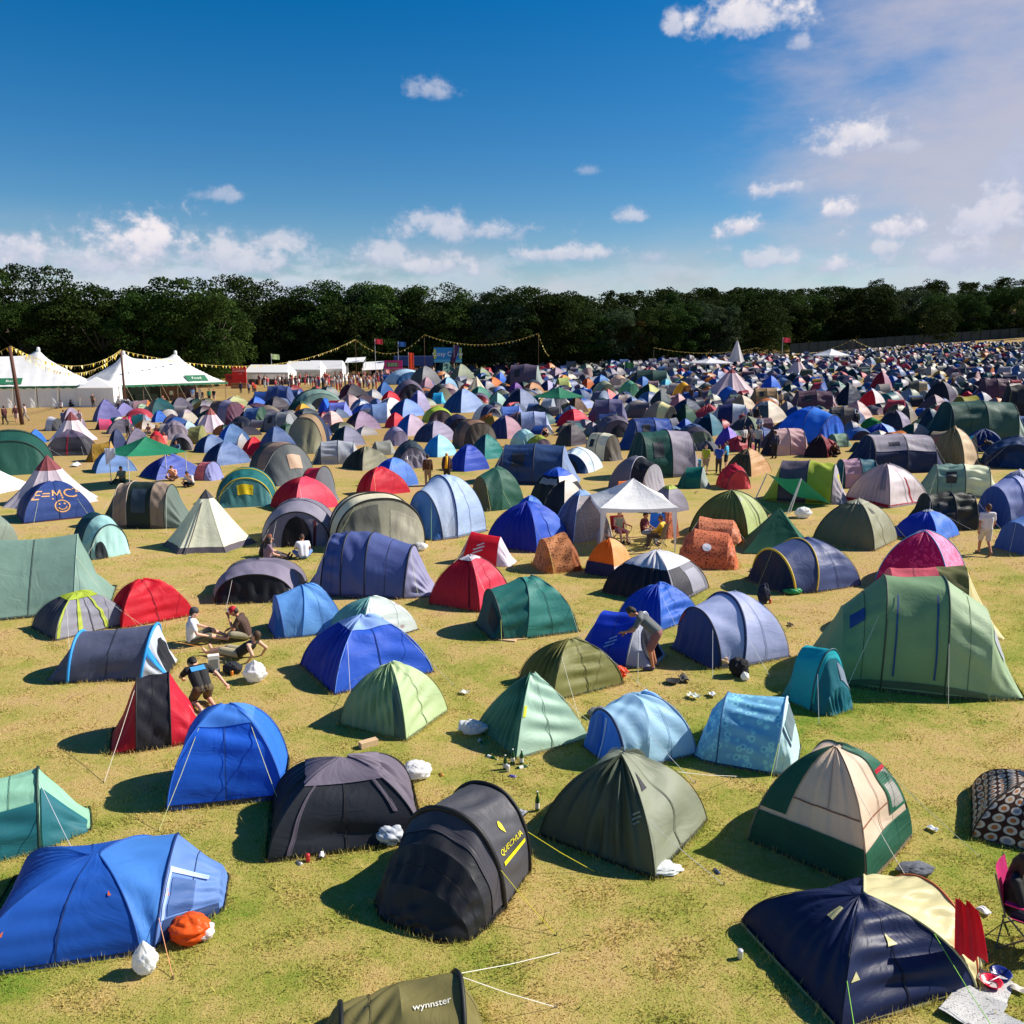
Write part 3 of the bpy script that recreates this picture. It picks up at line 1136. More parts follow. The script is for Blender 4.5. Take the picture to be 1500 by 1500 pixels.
BASE = dict(pel=(0, 0, .53), chest=(0, .0, .725), neck=(0, 0, .83), head=(0, .012, .925),
            hl=(-.055, 0, .515), kl=(-.06, .012, .285), al=(-.062, -.005, .045), tl=(-.075, .10, .02),
            hr=(.055, 0, .515), kr=(.06, .012, .285), ar=(.062, -.005, .045), tr=(.075, .10, .02),
            sl=(-.105, 0, .80), el=(-.135, -.015, .63), wl=(-.14, .035, .49), sr=(.105, 0, .80), er=(.135, -.015, .63), wr=(.14, .035, .49))


def posed(**kw):
    d = dict(BASE)
    d.update(kw)
    return d


POSE = dict(
    stand=posed(),
    stand_arms=posed(el=(-.15, -.03, .64), wl=(-.06, .10, .60), er=(.15, -.03, .64), wr=(.06, .10, .60)),
    phone=posed(er=(.14, .05, .67), wr=(.06, .12, .79)),
    wave=posed(er=(.2, .0, .9), wr=(.24, .02, 1.05)),
    walk=posed(kl=(-.055, .09, .29), al=(-.06, .10, .05), tl=(-.065, .20, .03), kr=(.055, .0, .285), ar=(.06, -.16, .09), tr=(.07, -.08, .02), el=(-.15, -.07, .64), wl=(-.16, -.08, .50), er=(.15, .04, .63), wr=(.15, .12, .51)),
    bend=posed(pel=(0, -.10, .51), chest=(0, .075, .655), neck=(0, .165, .715), head=(0, .245, .755), hl=(-.055, -.10, .50), hr=(.055, -.10, .50), kl=(-.06, -.01, .28), kr=(.06, -.02, .28), al=(-.065, -.06, .045), tl=(-.075, .05, .02),
               ar=(.065, -.09, .045), tr=(.075, .02, .02), sl=(-.105, .13, .70), sr=(.105, .13, .70), el=(-.15, .20, .55), wl=(-.08, .33, .50), er=(.15, .18, .53), wr=(.06, .30, .46)),
    sit=posed(pel=(0, 0, .075), chest=(0, .01, .27), neck=(0, .03, .37), head=(0, .06, .46), hl=(-.06, .03, .075), kl=(-.09, .26, .15), al=(-.06, .48, .045), tl=(-.05, .54, .11), hr=(.06, .03, .075), kr=(.09, .25, .12), ar=(.08, .47, .035), tr=(.10, .52, .10),
              sl=(-.105, .02, .345), sr=(.105, .02, .345), el=(-.15, .12, .22), wl=(-.09, .27, .17), er=(.16, .07, .19), wr=(.12, .22, .13)),
    sit_eat=posed(pel=(0, 0, .075), chest=(0, .06, .26), neck=(0, .12, .345), head=(0, .18, .42), hl=(-.06, .02, .075), kl=(-.17, .19, .13), al=(.02, .24, .04), tl=(.08, .30, .03), hr=(.06, .02, .075), kr=(.17, .19, .12), ar=(-.03, .30, .04), tr=(-.09, .35, .03),
                  sl=(-.105, .09, .325), sr=(.105, .09, .325), el=(-.15, .16, .20), wl=(-.02, .25, .345), er=(.15, .16, .19), wr=(.09, .28, .13)),
    recline=posed(pel=(0, 0, .075), chest=(0, -.15, .18), neck=(0, -.23, .245), head=(0, -.265, .335), hl=(-.06, .02, .075), kl=(-.07, .25, .10), al=(-.07, .48, .04), tl=(-.09, .52, .10), hr=(.06, .02, .075), kr=(.07, .25, .085), ar=(.05, .49, .04), tr=(.06, .53, .10),
                  sl=(-.105, -.21, .225), sr=(.105, -.21, .225), el=(-.15, -.30, .12), wl=(-.14, -.22, .02), er=(.15, -.31, .12), wr=(.15, -.24, .02)),
    kneel=posed(pel=(0, -.06, .24), chest=(0, .09, .36), neck=(0, .18, .42), head=(0, .26, .44), hl=(-.06, -.06, .23), kl=(-.08, .10, .06), al=(-.07, -.14, .04), tl=(-.07, -.22, .02), hr=(.06, -.06, .23), kr=(.09, .10, .06), ar=(.08, -.14, .04), tr=(.08, -.22, .02),
                sl=(-.105, .14, .41), sr=(.105, .14, .41), el=(-.15, .25, .31), wl=(-.10, .36, .24), er=(.20, .06, .33), wr=(.26, -.03, .22)),
    chair=posed(pel=(0, 0, .27), chest=(0, -.02, .46), neck=(0, .0, .56), head=(0, .03, .65), hl=(-.06, .03, .265), kl=(-.085, .25, .27), al=(-.08, .27, .05), tl=(-.09, .37, .02), hr=(.06, .03, .265), kr=(.085, .25, .27), ar=(.08, .30, .05), tr=(.09, .40, .02),
                sl=(-.105, -.01, .535), sr=(.105, -.01, .535), el=(-.15, .06, .39), wl=(-.08, .20, .36), er=(.15, .06, .39), wr=(.07, .20, .36)))


def person(loc, face, pose, label, h=1.72, skin="fair", hair="3a2818", shirt="c8c8c8", lower="3c4458", shorts=False, sleeves=1, hat=None, fine=False, longhair=False, shoes="2c2a2a", group="people at the campsite", stripe=None, back=None):
    """loc ground point; face: degrees, 0 looks away from the viewer, 90 to the left, -90 to the right, 180 to the viewer"""
    J = {k: np.array(v) * h for k, v in POSE[pose].items()}
    root = empty("person", loc, R(face))
    vx = .013 if fine else .026
    b = MB()
    up = (J["neck"] - J["pel"])
    up /= np.linalg.norm(up)
    side = np.array([1.0, 0, 0])
    for s_ in (-1, 1):
        o1 = side * s_ * .034 * h
        capsule(b, J["pel"] + o1, J["chest"] + o1 * 1.3, .058 * h, .062 * h)
        capsule(b, J["chest"] + o1 * 1.2, J["neck"] + o1 * .6 - up * .03 * h, .060 * h, .034 * h)
    capsule(b, J["sl"], J["sr"], .034 * h, .034 * h)
    capsule(b, J["neck"] - up * .02 * h, J["head"] - (J["head"] - J["neck"]) * .3, .030 * h, .028 * h)
    hd = J["head"]
    hu = hd - J["neck"]
    hu /= np.linalg.norm(hu)
    fwd = np.cross(hu, side) * -1
    fwd = np.cross(side, hu) * -1 if np.cross(side, hu)[1] < 0 else np.cross(side, hu)
    if fwd[1] < -.2:
        fwd = -fwd
    Rm = np.stack([side, fwd, hu], 1)
    b.ball(hd, (.047 * h, .056 * h, .066 * h), 14, 10, Rm)
    b.ball(hd + fwd * .030 * h - hu * .035 * h, (.032 * h, .030 * h, .030 * h), 10, 8, Rm)      # jaw
    b.ball(hd + fwd * .060 * h - hu * .012 * h, (.009 * h, .012 * h, .016 * h), 8, 6, Rm)       # nose
    for s_ in (-1, 1):
        b.ball(hd + side * s_ * .048 * h - hu * .008 * h, (.008 * h, .014 * h, .020 * h), 8, 6, Rm)   # ears
    for q in "lr":
        capsule(b, J["s" + q], J["e" + q], .029 * h, .023 * h)
        capsule(b, J["e" + q], J["w" + q], .023 * h, .015 * h)
        hdir = J["w" + q] - J["e" + q]
        hdir /= np.linalg.norm(hdir)
        capsule(b, J["w" + q], J["w" + q] + hdir * .042 * h, .015 * h, .019 * h)
        capsule(b, J["h" + q], J["k" + q], .052 * h, .034 * h)
        capsule(b, J["k" + q], J["a" + q], .034 * h, .021 * h)
        capsule(b, J["a" + q], J["t" + q], .024 * h, .019 * h)
    body = melt(b, vx)
    bo = link_mesh("body", body, skinm(skin), root)
    # hands: five bent fingers rooted in each palm
    if fine:
        for q, sg in (("l", -1), ("r", 1)):
            hdir = J["w" + q] - J["e" + q]
            hdir /= np.linalg.norm(hdir)
            sd = np.cross(hdir, [0, 0, 1])
            sd = sd / max(np.linalg.norm(sd), 1e-5)
            nn = np.cross(sd, hdir)
            pc = J["w" + q] + hdir * .052 * h
            m = MB()
            for j, (o_, L_) in enumerate(((-.015, .032), (-.005, .038), (.005, .036), (.015, .028))):
                p0 = pc + sd * o_ * h
                p1 = p0 + hdir * L_ * .55 * h - nn * .004 * h
                p2 = p1 + hdir * L_ * .40 * h - nn * .014 * h
                m.tube([p0, p1, p2], [.0058 * h, .0052 * h, .0042 * h], 6)
            p0 = J["w" + q] + hdir * .02 * h - sd * sg * .012 * h
            m.tube([p0, p0 - sd * sg * .018 * h + hdir * .014 * h, p0 - sd * sg * .022 * h + hdir * .032 * h], [.0075 * h, .0062 * h, .005 * h], 6)
            m.build("fingers", skinm(skin), bo, True)
        for s_ in (-1, 1):
            m = MB()
            m.ball(hd + fwd * .052 * h + side * s_ * .018 * h + hu * .004 * h, .006 * h, 8, 6)
            m.build("eye", plain("eye_dark", "241a16", .3), bo, True)
        m = MB()
        m.ball(hd + fwd * .058 * h - hu * .036 * h, (.014 * h, .005 * h, .004 * h), 8, 6, Rm)
        m.build("mouth", plain("lips", "9c5048", .5), bo, True)
    # shirt
    b = MB()
    g = .010 * h
    for s_ in (-1, 1):
        o1 = side * s_ * .034 * h
        capsule(b, J["pel"] + o1 + up * .0 * h, J["chest"] + o1 * 1.3, .058 * h + g, .062 * h + g)
        capsule(b, J["chest"] + o1 * 1.2, J["neck"] + o1 * .7 - up * .045 * h, .060 * h + g, .034 * h + g)
    capsule(b, J["sl"] * (1 if sleeves else .98), J["sr"], .034 * h + (g if sleeves else .004 * h), .034 * h + (g if sleeves else .004 * h))
    if sleeves:
        for q in "lr":
            fr_ = .62 if sleeves == 1 else 1.0
            capsule(b, J["s" + q], J["s" + q] + (J["e" + q] - J["s" + q]) * fr_, .030 * h + g, .027 * h + g)
            if sleeves == 2:
                capsule(b, J["e" + q], J["e" + q] + (J["w" + q] - J["e" + q]) * .9, .024 * h + g, .018 * h + g)
    so_ = link_mesh("shirt", melt(b, vx * 1.1), plain("shirt_" + word(shirt).replace(" ", "_") + shirt, shirt, .8, var=.08), root)
    if back:
        n_ = up
        bk = -np.cross(side, up)
        bk = bk if bk[1] < 0 or bk[2] > 0.5 else -bk
        m = MB()
        cc = J["chest"] + up * .035 * h + bk * .0725 * h
        m.add([cc - side * .08 * h - up * .035 * h, cc + side * .08 * h - up * .035 * h, cc + side * .08 * h + up * .035 * h - bk * .012 * h, cc - side * .08 * h + up * .035 * h - bk * .012 * h,
               cc - side * .08 * h - up * .035 * h - bk * .03 * h, cc + side * .08 * h - up * .035 * h - bk * .03 * h, cc + side * .08 * h + up * .035 * h - bk * .03 * h, cc - side * .08 * h + up * .035 * h - bk * .03 * h],
              [[0, 1, 2, 3], [7, 6, 5, 4], [0, 4, 5, 1], [1, 5, 6, 2], [2, 6, 7, 3], [3, 7, 4, 0]])
        m.build("back_print", plain("print_sky", back, .7), so_)
    # trousers / shorts
    b = MB()
    for s_ in (-1, 1):
        capsule(b, J["pel"] + side * s_ * .034 * h - up * .0, J["pel"] + side * s_ * .034 * h + up * .03 * h, .060 * h + g * .8, .058 * h + g * .6)
    for q in "lr":
        capsule(b, J["h" + q], J["h" + q] + (J["k" + q] - J["h" + q]) * (.92 if shorts else 1), .052 * h + g, (.042 if shorts else .036) * h + g)
        if not shorts:
            capsule(b, J["k" + q], J["k" + q] + (J["a" + q] - J["k" + q]) * .95, .036 * h + g * .8, .024 * h + g)
    link_mesh("shorts" if shorts else "trousers", melt(b, vx * 1.1), plain("legwear_" + word(lower).replace(" ", "_") + lower, lower, .85, var=.25 if shorts else .1, scale=30 if shorts else 8), root)
    # hair
    b = MB()
    b.ball(hd - fwd * .010 * h + hu * .014 * h, (.053 * h, .058 * h, .064 * h), 14, 10, Rm)
    b.ball(hd - fwd * .030 * h - hu * .012 * h, (.047 * h, .036 * h, .050 * h), 10, 8, Rm)
    if longhair:
        capsule(b, hd - fwd * .036 * h - hu * .02 * h, J["neck"] - fwd * .055 * h - up * .08 * h, .044 * h, .034 * h)
        for s_ in (-1, 1):
            capsule(b, hd + side * s_ * .044 * h, J["neck"] + side * s_ * .055 * h - up * .04 * h + fwd * .01 * h, .018 * h, .016 * h)
    link_mesh("hair", melt(b, vx), plain("hair_" + word(hair).replace(" ", "_") + hair, hair, .7, var=.3, scale=40), root)
    if hat:
        b = MB()
        b.ball(hd - fwd * .004 * h + hu * .026 * h, (.058 * h, .064 * h, .056 * h), 14, 10, Rm)
        if hat[0] == "cap":
            b.ball(hd + fwd * .075 * h + hu * .026 * h, (.040 * h, .045 * h, .008 * h), 10, 6, Rm)
        link_mesh("hat", melt(b, vx), plain("hat_" + hat[1], hat[1], .8), root)
        if len(hat) > 2:
            m = MB()
            m.ball(hd + fwd * .035 * h + hu * .042 * h, (.044 * h, .034 * h, .036 * h), 12, 8, Rm)
            m.build("hat_front", plain("hat_white", hat[2], .8), root, True)
    # shoes
    if shoes:
        for q in "lr":
            b = MB()
            capsule(b, J["a" + q] - np.array([0, 0, .012 * h]), J["t" + q], .028 * h, .024 * h)
            link_mesh("shoe", melt(b, vx * 1.1), plain("shoe_" + shoes, shoes, .7), root)
    tag(root, label, "person", group)
    return root


P = person
P(at(950, 979), 78, "bend", "man in a grey t-shirt and plaid shorts bending over the royal blue pop-up tent", 1.74, "tan", "1c1512", "5c6062", "8c5a58", True, 1, None, True, shoes="48466a")
P(at(281, 944), -66, "sit", "man in a white t-shirt and grey beanie sitting on the grass", 1.76, "pink", "30261e", "e4e6ec", "5c5a4c", True, 1, ("beanie", "3c3c42"), True, shoes=None)
P(at(363, 936), 92, "sit_eat", "man in a brown t-shirt and red and white cap sitting cross-legged and eating", 1.74, "tan", "2c1c14", "4a342c", "8c8670", True, 1, ("cap", "b81824", "e8e4e4"), True, shoes="6c4c34")
P(at(352, 963), 72, "recline", "man in a black vest and patterned shorts leaning back on his hands", 1.76, "fair", "4a3424", "1c1c20", "b4a888", True, 0, None, True, shoes=None)
P(at(297, 1034), 38, "kneel", "man in a black t-shirt with a blue back print kneeling by the red tent", 1.78, "pink", "16120f", "18181a", "5c5038", True, 1, ("beanie", "0e0e10"), True, back="3c94d8", shoes="c8c0b8")
P(at(1441, 813), -8, "walk", "woman with curly brown hair in a pale shirt and light shorts walking away", 1.74, "tan", "4a2c1c", "d8d2d8", "c8c0b4", True, 1, None, True, longhair=False, shoes="6c5c50")
CHAIRS = []


def chair(loc, face, col, label, frame="5c5c60"):
    root = empty("camping_chair", loc, R(face))
    cm = fab(col, .7, .2)
    n = 7
    u_, v_ = np.meshgrid(np.linspace(0, 1, n), np.linspace(0, 1, n), indexing="ij")
    P_ = np.stack([(u_ - .5) * .52, -.02 + v_ * .46, .44 - .06 * np.sin(u_ * math.pi) + 0 * v_], -1).reshape(-1, 3)
    mk("seat", P_, grid_faces(n, n), cm, root, np.stack([u_, v_], -1).reshape(-1, 2))
    P_ = np.stack([(u_ - .5) * .54, -.06 - v_ * .14 - .05 * np.sin(u_ * math.pi), .42 + v_ * .52 + .03 * np.abs(u_ - .5)], -1).reshape(-1, 3)
    mk("backrest", P_, grid_faces(n, n), cm, root, np.stack([u_, v_], -1).reshape(-1, 2))
    fm_ = plain("chair_frame_" + frame, frame, .4, .5)
    for sx in (-1, 1):
        for (p_, q_) in (((sx * .30, -.12, 0), (sx * .26, .42, .45)), ((sx * .30, .46, 0), (sx * .27, -.04, .45)), ((sx * .27, -.06, .43), (sx * .27, -.22, .95)), ((sx * .28, .44, .45), (sx * .29, .44, .63))):
            m = MB()
            m.tube([p_, q_], .011, 6)
            m.build("leg" if q_[2] < .5 else "upright", fm_, root)
        m = MB()
        m.box((sx * .29, .19, .64), (.07, .54, .02))
        m.build("armrest", cm, root)
    for y in (-.12, .46):
        m = MB()
        m.tube([(-.30, y, .01), (.26, y * .8, .44)], .009, 6)
        m.tube([(.30, y, .01), (-.26, y * .8, .44)], .009, 6)
        m.build("brace", fm_, root)
    tag(root, label, "chair")
    return root


c = at(1481, 1376)
chair(c, 232, "c0206c", "magenta folding camping chair at the right edge")
P(c + np.array([0, 0, .0]), 232, "chair", "woman with dark brown hair in a black top sitting in the magenta chair", 1.64, "fair", "2a1612", "17171b", "2c3448", False, 2, None, True, longhair=True, shoes="1c1c1e")
# the circle in front of the grey open tent
P(at(430, 794), 176, "sit", "young woman with long auburn hair sitting in the doorway of the grey dome tent", 1.6, "fair", "6a3418", "b06030", "1a1a1e", False, 0, None, False, True)
P(at(445, 819), 20, "sit_eat", "person in a white t-shirt sitting with back turned before the grey dome tent", 1.68, "tan", "3c2418", "e4e4ee", "6080b8", False, 1)
P(at(384, 816), -60, "sit_eat", "woman with reddish hair in a dark strap top sitting left of the circle", 1.6, "pink", "8a4a2c", "241c22", "2c2830", False, 0, None, False, True)
P(at(392, 823), -50, "sit", "woman with dark hair in a mauve top sitting nearest in the circle", 1.62, "pink", "221814", "8c7088", "4c4448", False, 1, None, False, True)
# white gazebo party
chair(at(906, 793), 200, "c42028", "red camping chair under the white gazebo")
P(at(906, 793), 200, "chair", "blonde woman sitting in the red chair under the white gazebo", 1.62, "pink", "d8b078", "98a090", "c88890", True, 0)
chair(at(961, 790), 160, "2068c8", "blue camping chair under the white gazebo")
P(at(943, 796), -120, "chair", "person in a dark red top sitting under the white gazebo", 1.66, "tan", "241410", "5c1020", "8c98a8", False, 1)
chair(at(968, 803), 60, "4a3c30", "brown camping chair at the right leg of the white gazebo")
P(at(968, 803), 60, "chair", "person in a yellow hooded top sitting at the right leg of the white gazebo", 1.66, "tan", "6a3c24", "d8a828", "5c4c44", False, 2)
P(at(879, 800), -90, "sit", "person in a striped top reclining at the left leg of the white gazebo", 1.65, "pink", "5c4030", "c8b8b0", "2c4440", False, 1)
# walkers of the middle distance
MIDP = [(627, 712, 8, "stand", "man in a brown jacket walking away beside the backpacker", "4a3018", "8c7c5c", "2c1c14", False, 2), (655, 710, 0, "stand", "backpacker with a yellow sleeping mat rolled on a dark red rucksack", "30202c", "2c2c30", "c89868", False, 2),
        (1033, 694, 150, "stand", "woman in a lime green top standing between tents", "a8b030", "b89880", "5c4030", True, 1), (1052, 694, -20, "stand_arms", "man in a blue t-shirt and brown trousers facing the person in cyan", "2450b0", "4c3c38", "3c2a20", False, 1),
        (1063, 688, 60, "stand_arms", "person in a cyan top and dark shorts facing the man in blue", "38a4c8", "1c1c28", "4a3020", True, 1), (1086, 634, 170, "stand", "man in a red t-shirt and grey jeans standing by the navy striped tent", "c02838", "98a0b0", "3a2a20", False, 1),
        (1098, 630, 200, "stand_arms", "person in a dark jacket with blond hair in the standing group", "22262a", "2c3038", "a88858", False, 2), (1107, 624, 160, "stand", "tall man in black in the standing group", "181a20", "20222a", "2c2018", False, 2),
        (1112, 642, 190, "stand_arms", "person in a grey scarf and pale top at the front of the standing group", "98989c", "50505c", "6a4830", False, 2), (1089, 660, 20, "stand", "person in a white t-shirt left of the white backed man", "d8d4d4", "1c2834", "2c1c14", False, 1),
        (1098, 661, 40, "stand", "person in a dark purple top beside the white backed man", "2c2430", "20202c", "3c2018", False, 1), (1109, 664, -10, "stand", "man in a pale grey t-shirt with his back turned", "c0bcb4", "20304c", "5c3c24", False, 1),
        (1134, 672, 10, "stand", "man in a navy jacket standing before the mauve hooped tent", "182040", "1c1c24", "3c2c24", False, 2), (1222, 668, 160, "sit_eat", "person with long brown hair sitting by the maroon tent", "3a201c", "281c1c", "4c2818", False, 2),
        (1253, 634, 10, "stand", "man in black standing before the green leaf coloured tent", "141418", "18181c", "1c1410", False, 2), (1395, 663, -60, "stand", "man in a dark olive top standing by the turquoise tents", "2c2c20", "2c2828", "8a6848", False, 1),
        (1395, 572, 20, "stand", "person in a brown top standing among the far right tents", "5c4030", "2c2c34", "2c1c14", False, 2), (1453, 664, 40, "kneel", "person in black with a big dark bag crouching at the right edge", "1c1c20", "242428", "181412", False, 2),
        (1143, 598, 180, "stand", "person in a tan top standing right of the bright blue tent", "b8a080", "6c5c4c", "5c4030", False, 1), (1025, 590, 20, "stand_arms", "person in black leaning over among the far tents", "1c1a20", "24242c", "2c201c", False, 2),
        (1012, 590, 160, "stand", "person with a brown coat among the far tents", "4a3830", "2c2c30", "3c2c20", False, 2), (800, 640, 150, "sit_eat", "dark haired person in black sitting on the grass at mid field", "18201c", "202024", "2c2018", True, 0),
        (857, 680, 200, "sit", "person in a pale blue top sitting beside the navy and white tent", "98b4d0", "4c5468", "c89870", False, 1), (254, 703, 190, "sit_eat", "woman with bare shoulders sitting behind the green banded tunnel tent", "d89878", "6c4c40", "5c3018", False, 0),
        (281, 712, 160, "sit_eat", "person in a white top holding up both arms behind the tunnel tent", "d0d0d8", "1c1c20", "2c1c18", False, 1), (180, 707, 170, "sit", "person in a grey top sitting beside the green gazebo", "6c7468", "44443c", "4a3828", False, 1),
        (95, 628, 12, "stand", "person in a blue top near the leaning pole", "3c64a0", "20242c", "6a3c28", False, 1), (148 / 1.5 + 20, 630, 150, "phone", "woman in a pale top raising one arm right of the leaning pole", "b8a4b0", "c0b8bc", "8a4c34", True, 1),
        (8, 622, 60, "walk", "person in a dark red coat at the far left edge", "4a1c20", "2c2024", "2c1814", False, 2), (25, 620, 200, "walk", "person in a brown coat and shorts at the left edge", "5c3430", "b8a094", "3c2018", True, 2),
        (38, 617, 100, "walk", "person in a pale cardigan near the left edge", "b09c98", "8c8484", "4a2c20", False, 2), (90, 598, 170, "sit", "person in a white top sitting on the grass before the closed marquee", "c8c8cc", "34303c", "2c2020", False, 1),
        (91, 595, 40, "stand", "woman in red by the wall of the closed marquee", "b83440", "302830", "c07850", False, 1), (103, 596, -40, "sit", "person in a dark top in the group by the closed marquee", "3c3038", "2c2830", "2c1c18", False, 2),
        (111, 593, 160, "stand", "person in black in the group by the closed marquee", "1c181c", "20202a", "3c2418", False, 2), (129, 596, 20, "stand", "man in a pale shirt standing before the small porch tent", "b8b4b0", "4c4438", "3a2820", True, 1),
        (137, 597, 190, "stand", "person with a rucksack standing before the small porch tent", "6c5c50", "3c342c", "2a1c18", False, 1), (142, 596, 60, "stand", "person in a grey hooded top before the small porch tent", "807880", "383840", "4a3424", False, 2),
        (175, 603, 150, "stand", "person in a white top near the food marquee pole", "d4d4d4", "2c3038", "3c2c24", False, 1), (187, 606, 20, "stand", "person in dark clothes near the food marquee pole", "2c2c30", "24242c", "2c2420", False, 2),
        (283, 587, 20, "stand", "man in a blue and white shirt with back turned before the food marquee", "6c94d0", "c8c8d0", "3c2c24", True, 1), (293, 586, 160, "wave", "person in pale clothes waving one arm before the food marquee", "d4c8c4", "d8d0cc", "6a4c38", False, 2),
        (307, 590, 180, "stand", "person in a green top before the food marquee", "2c9068", "302c34", "4a3020", False, 1), (314, 589, 170, "stand", "person in a black top beside the person in green", "1c1a20", "b8a8a0", "5c3824", True, 1),
        (252, 588, 10, "stand", "person in a pale green top under the marquee edge", "a8b8a0", "3c4048", "3c2c20", False, 1), (231, 606, 150, "kneel", "person in a bright red top bending among the left tents", "d01828", "3c3038", "2c1c18", False, 2),
        (240, 602, 200, "stand", "person in an orange and purple top among the left tents", "b07058", "584878", "8a5434", False, 1), (353, 576, 170, "stand", "person in a dark purple top by the plywood counter", "342c48", "282430", "2c1c18", False, 2),
        (374, 578, 20, "stand", "person in an orange top near the white stall tents", "e05c30", "584048", "3c2418", False, 1), (365, 577, 190, "stand", "person in a grey top near the white stall tents", "8c8ca0", "34343c", "4a3020", False, 1), (371, 574, 60, "stand", "person in a red top near the white stall tents", "c02030", "2c2c34", "2c1c14", False, 1),
        (188, 639, 160, "stand", "person in a grey hooded top in the camp circle behind the green gazebo", "8c8890", "202028", "3c2c24", False, 2), (196, 640, 200, "sit_eat", "person in a cream top in the camp circle behind the green gazebo", "c8c0b8", "3c3c44", "c8b498", False, 1),
        (204, 642, 150, "sit_eat", "person in white in the camp circle behind the green gazebo", "d4d4d8", "44444c", "3c2a20", False, 1), (219, 636, 170, "sit", "woman with bare arms in the camp circle behind the green gazebo", "b88070", "302c34", "281814", False, 0), (230, 638, 200, "sit", "woman with long dark hair in the camp circle behind the green gazebo", "6c3438", "2c2830", "20120e", False, 0),
        (259, 664, 190, "sit", "person in a checked shirt sitting inside the open grey tent", "48607c", "30343c", "30241c", False, 2), (242, 652, 60, "sit", "person in a salmon top sitting by the small red hooped tent", "d08078", "8c8490", "6a3c28", False, 1)]
for (px, py, fc, ps, lab, sh, lo_, hr, srt, slv) in MIDP:
    P(at(px, py), fc, ps, lab, rng.uniform(1.62, 1.82), rng.choice(["fair", "tan", "pink"]), hr, sh, lo_, srt, slv, None, False, "long" in lab, shoes="2c2a2a")
# the backpacker's load is carried, so it is a thing of its own
c = at(655, 710)
rk = empty("rucksack", c + np.array([0, -.17, 1.02]))
b = MB()
capsule(b, (-.08, 0, 0), (-.08, .02, .42), .13, .12)
capsule(b, (.08, 0, 0), (.08, .02, .42), .13, .12)
link_mesh("bag", melt(b, .03), plain("rucksack_cloth", "3c1620", .8), rk)
m = MB()
m.tube([(-.02, -.16, -.1), (.02, -.16, .55)], .075, 10)
m.build("rolled_mat", plain("mat_yellow", "e0a818", .8), rk, True)
tag(rk, "dark red rucksack with a yellow rolled mat on the backpacker", "rucksack")

# crowd by the stalls: one mass
r = np.random.RandomState(77)
cp = [("1c1c24", "b83040", "8c8c98", "d4d0d0", "3c4c70", "583038", "2c2c34", "c08868", "6c4858", "a84038", "404858", "e0dcd8")][0]
Vs, Fs, Cs, n0 = [], [], [], 0
unit = MB()
unit.lathe([(.001, 0), (.10, .02), (.11, .4), (.15, .8), (.17, .95)], (0, 0, 0), 8)
unit.lathe([(.17, .93), (.20, 1.15), (.21, 1.35), (.10, 1.47), (.05, 1.5)], (0, 0, 0), 8)
unit.ball((0, 0, 1.60), (.09, .10, .125), 8, 6)
uV, uF = np.concatenate(unit.V), np.concatenate(unit.Q)
for k in range(190):
    px = 478 + 160 * r.rand() ** .9 if k > 60 else 378 + 110 * r.rand()
    py = (572 - 17 * r.rand() ** 1.2) if px < 560 else (557 - 10 * r.rand())
    c = at(px, py)
    s_ = 1.02 + .28 * r.rand()
    a = r.rand() * 6.28
    ca, sa = math.cos(a), math.sin(a)
    Vv = uV * np.array([1.15, .75, 1.0]) * s_
    Vv = np.stack([Vv[:, 0] * ca - Vv[:, 1] * sa, Vv[:, 0] * sa + Vv[:, 1] * ca, Vv[:, 2]], -1) + c
    zc = uV[:, 2]
    lo_, hi_, sk = lin(cp[r.randint(12)]), lin(cp[r.randint(12)]), lin("b07c60")
    hr = lin(["1c1410", "3c2818", "6a4a2c"][r.randint(3)])
    C_ = np.where((zc < .94)[:, None], np.array(lo_), np.where((zc < 1.47)[:, None], np.array(hi_), np.where((zc > 1.62)[:, None], np.array(hr), np.array(sk))))
    Vs.append(Vv); Fs.append(uF + n0); n0 += len(uV)
    Cs.append(np.concatenate([C_, np.ones((len(C_), 1))], 1))
me = mesh_data("crowd", np.concatenate(Vs), np.concatenate(Fs))
ca_ = me.color_attributes.new("tint", "FLOAT_COLOR", "POINT")
ca_.data.foreach_set("color", np.concatenate(Cs).astype(np.float32).ravel())
m, t = new_mat("crowd_clothes")
o_ = t.n("ShaderNodeOutputMaterial")
p = t.n("ShaderNodeBsdfPrincipled", Base_Color=t.n("ShaderNodeVertexColor", _layer_name="tint").outputs[0], Roughness=.8)
t.link(p.outputs[0], o_.inputs[0])
me.materials.append(m)
o = bpy.data.objects.new("crowd", me)
COL.objects.link(o)
tag(o, "dense crowd of people queueing far off before the white stall tents", "crowd", kind="stuff")
# ------------------------------------------------------------------ trees
def leaf_mat(name, ca, cb, hue):
    m, t = new_mat(name)
    o = t.n("ShaderNodeOutputMaterial")
    g = t.n("ShaderNodeNewGeometry")
    rnd = g.outputs["Random Per Island"]
    oi = t.n("ShaderNodeObjectInfo").outputs["Random"]
    c = t.mix(rnd, lin(ca), lin(cb))
    c = t.n("ShaderNodeHueSaturation", Hue=t.math("ADD", 0.485, t.math("MULTIPLY", oi, 0.03)), Saturation=0.95, Value=t.math("ADD", 0.7, t.math("MULTIPLY", oi, 0.6)), Color=c).outputs[0]
    p = t.n("ShaderNodeBsdfPrincipled", Base_Color=c, Roughness=0.85)
    p.inputs["Specular IOR Level"].default_value = 0.08
    tr = t.n("ShaderNodeBsdfTranslucent", Color=c)
    mx = t.n("ShaderNodeMixShader", Fac=0.25, i1=p.outputs[0], i2=tr.outputs[0])
    t.link(mx.outputs[0], o.inputs[0])
    return m


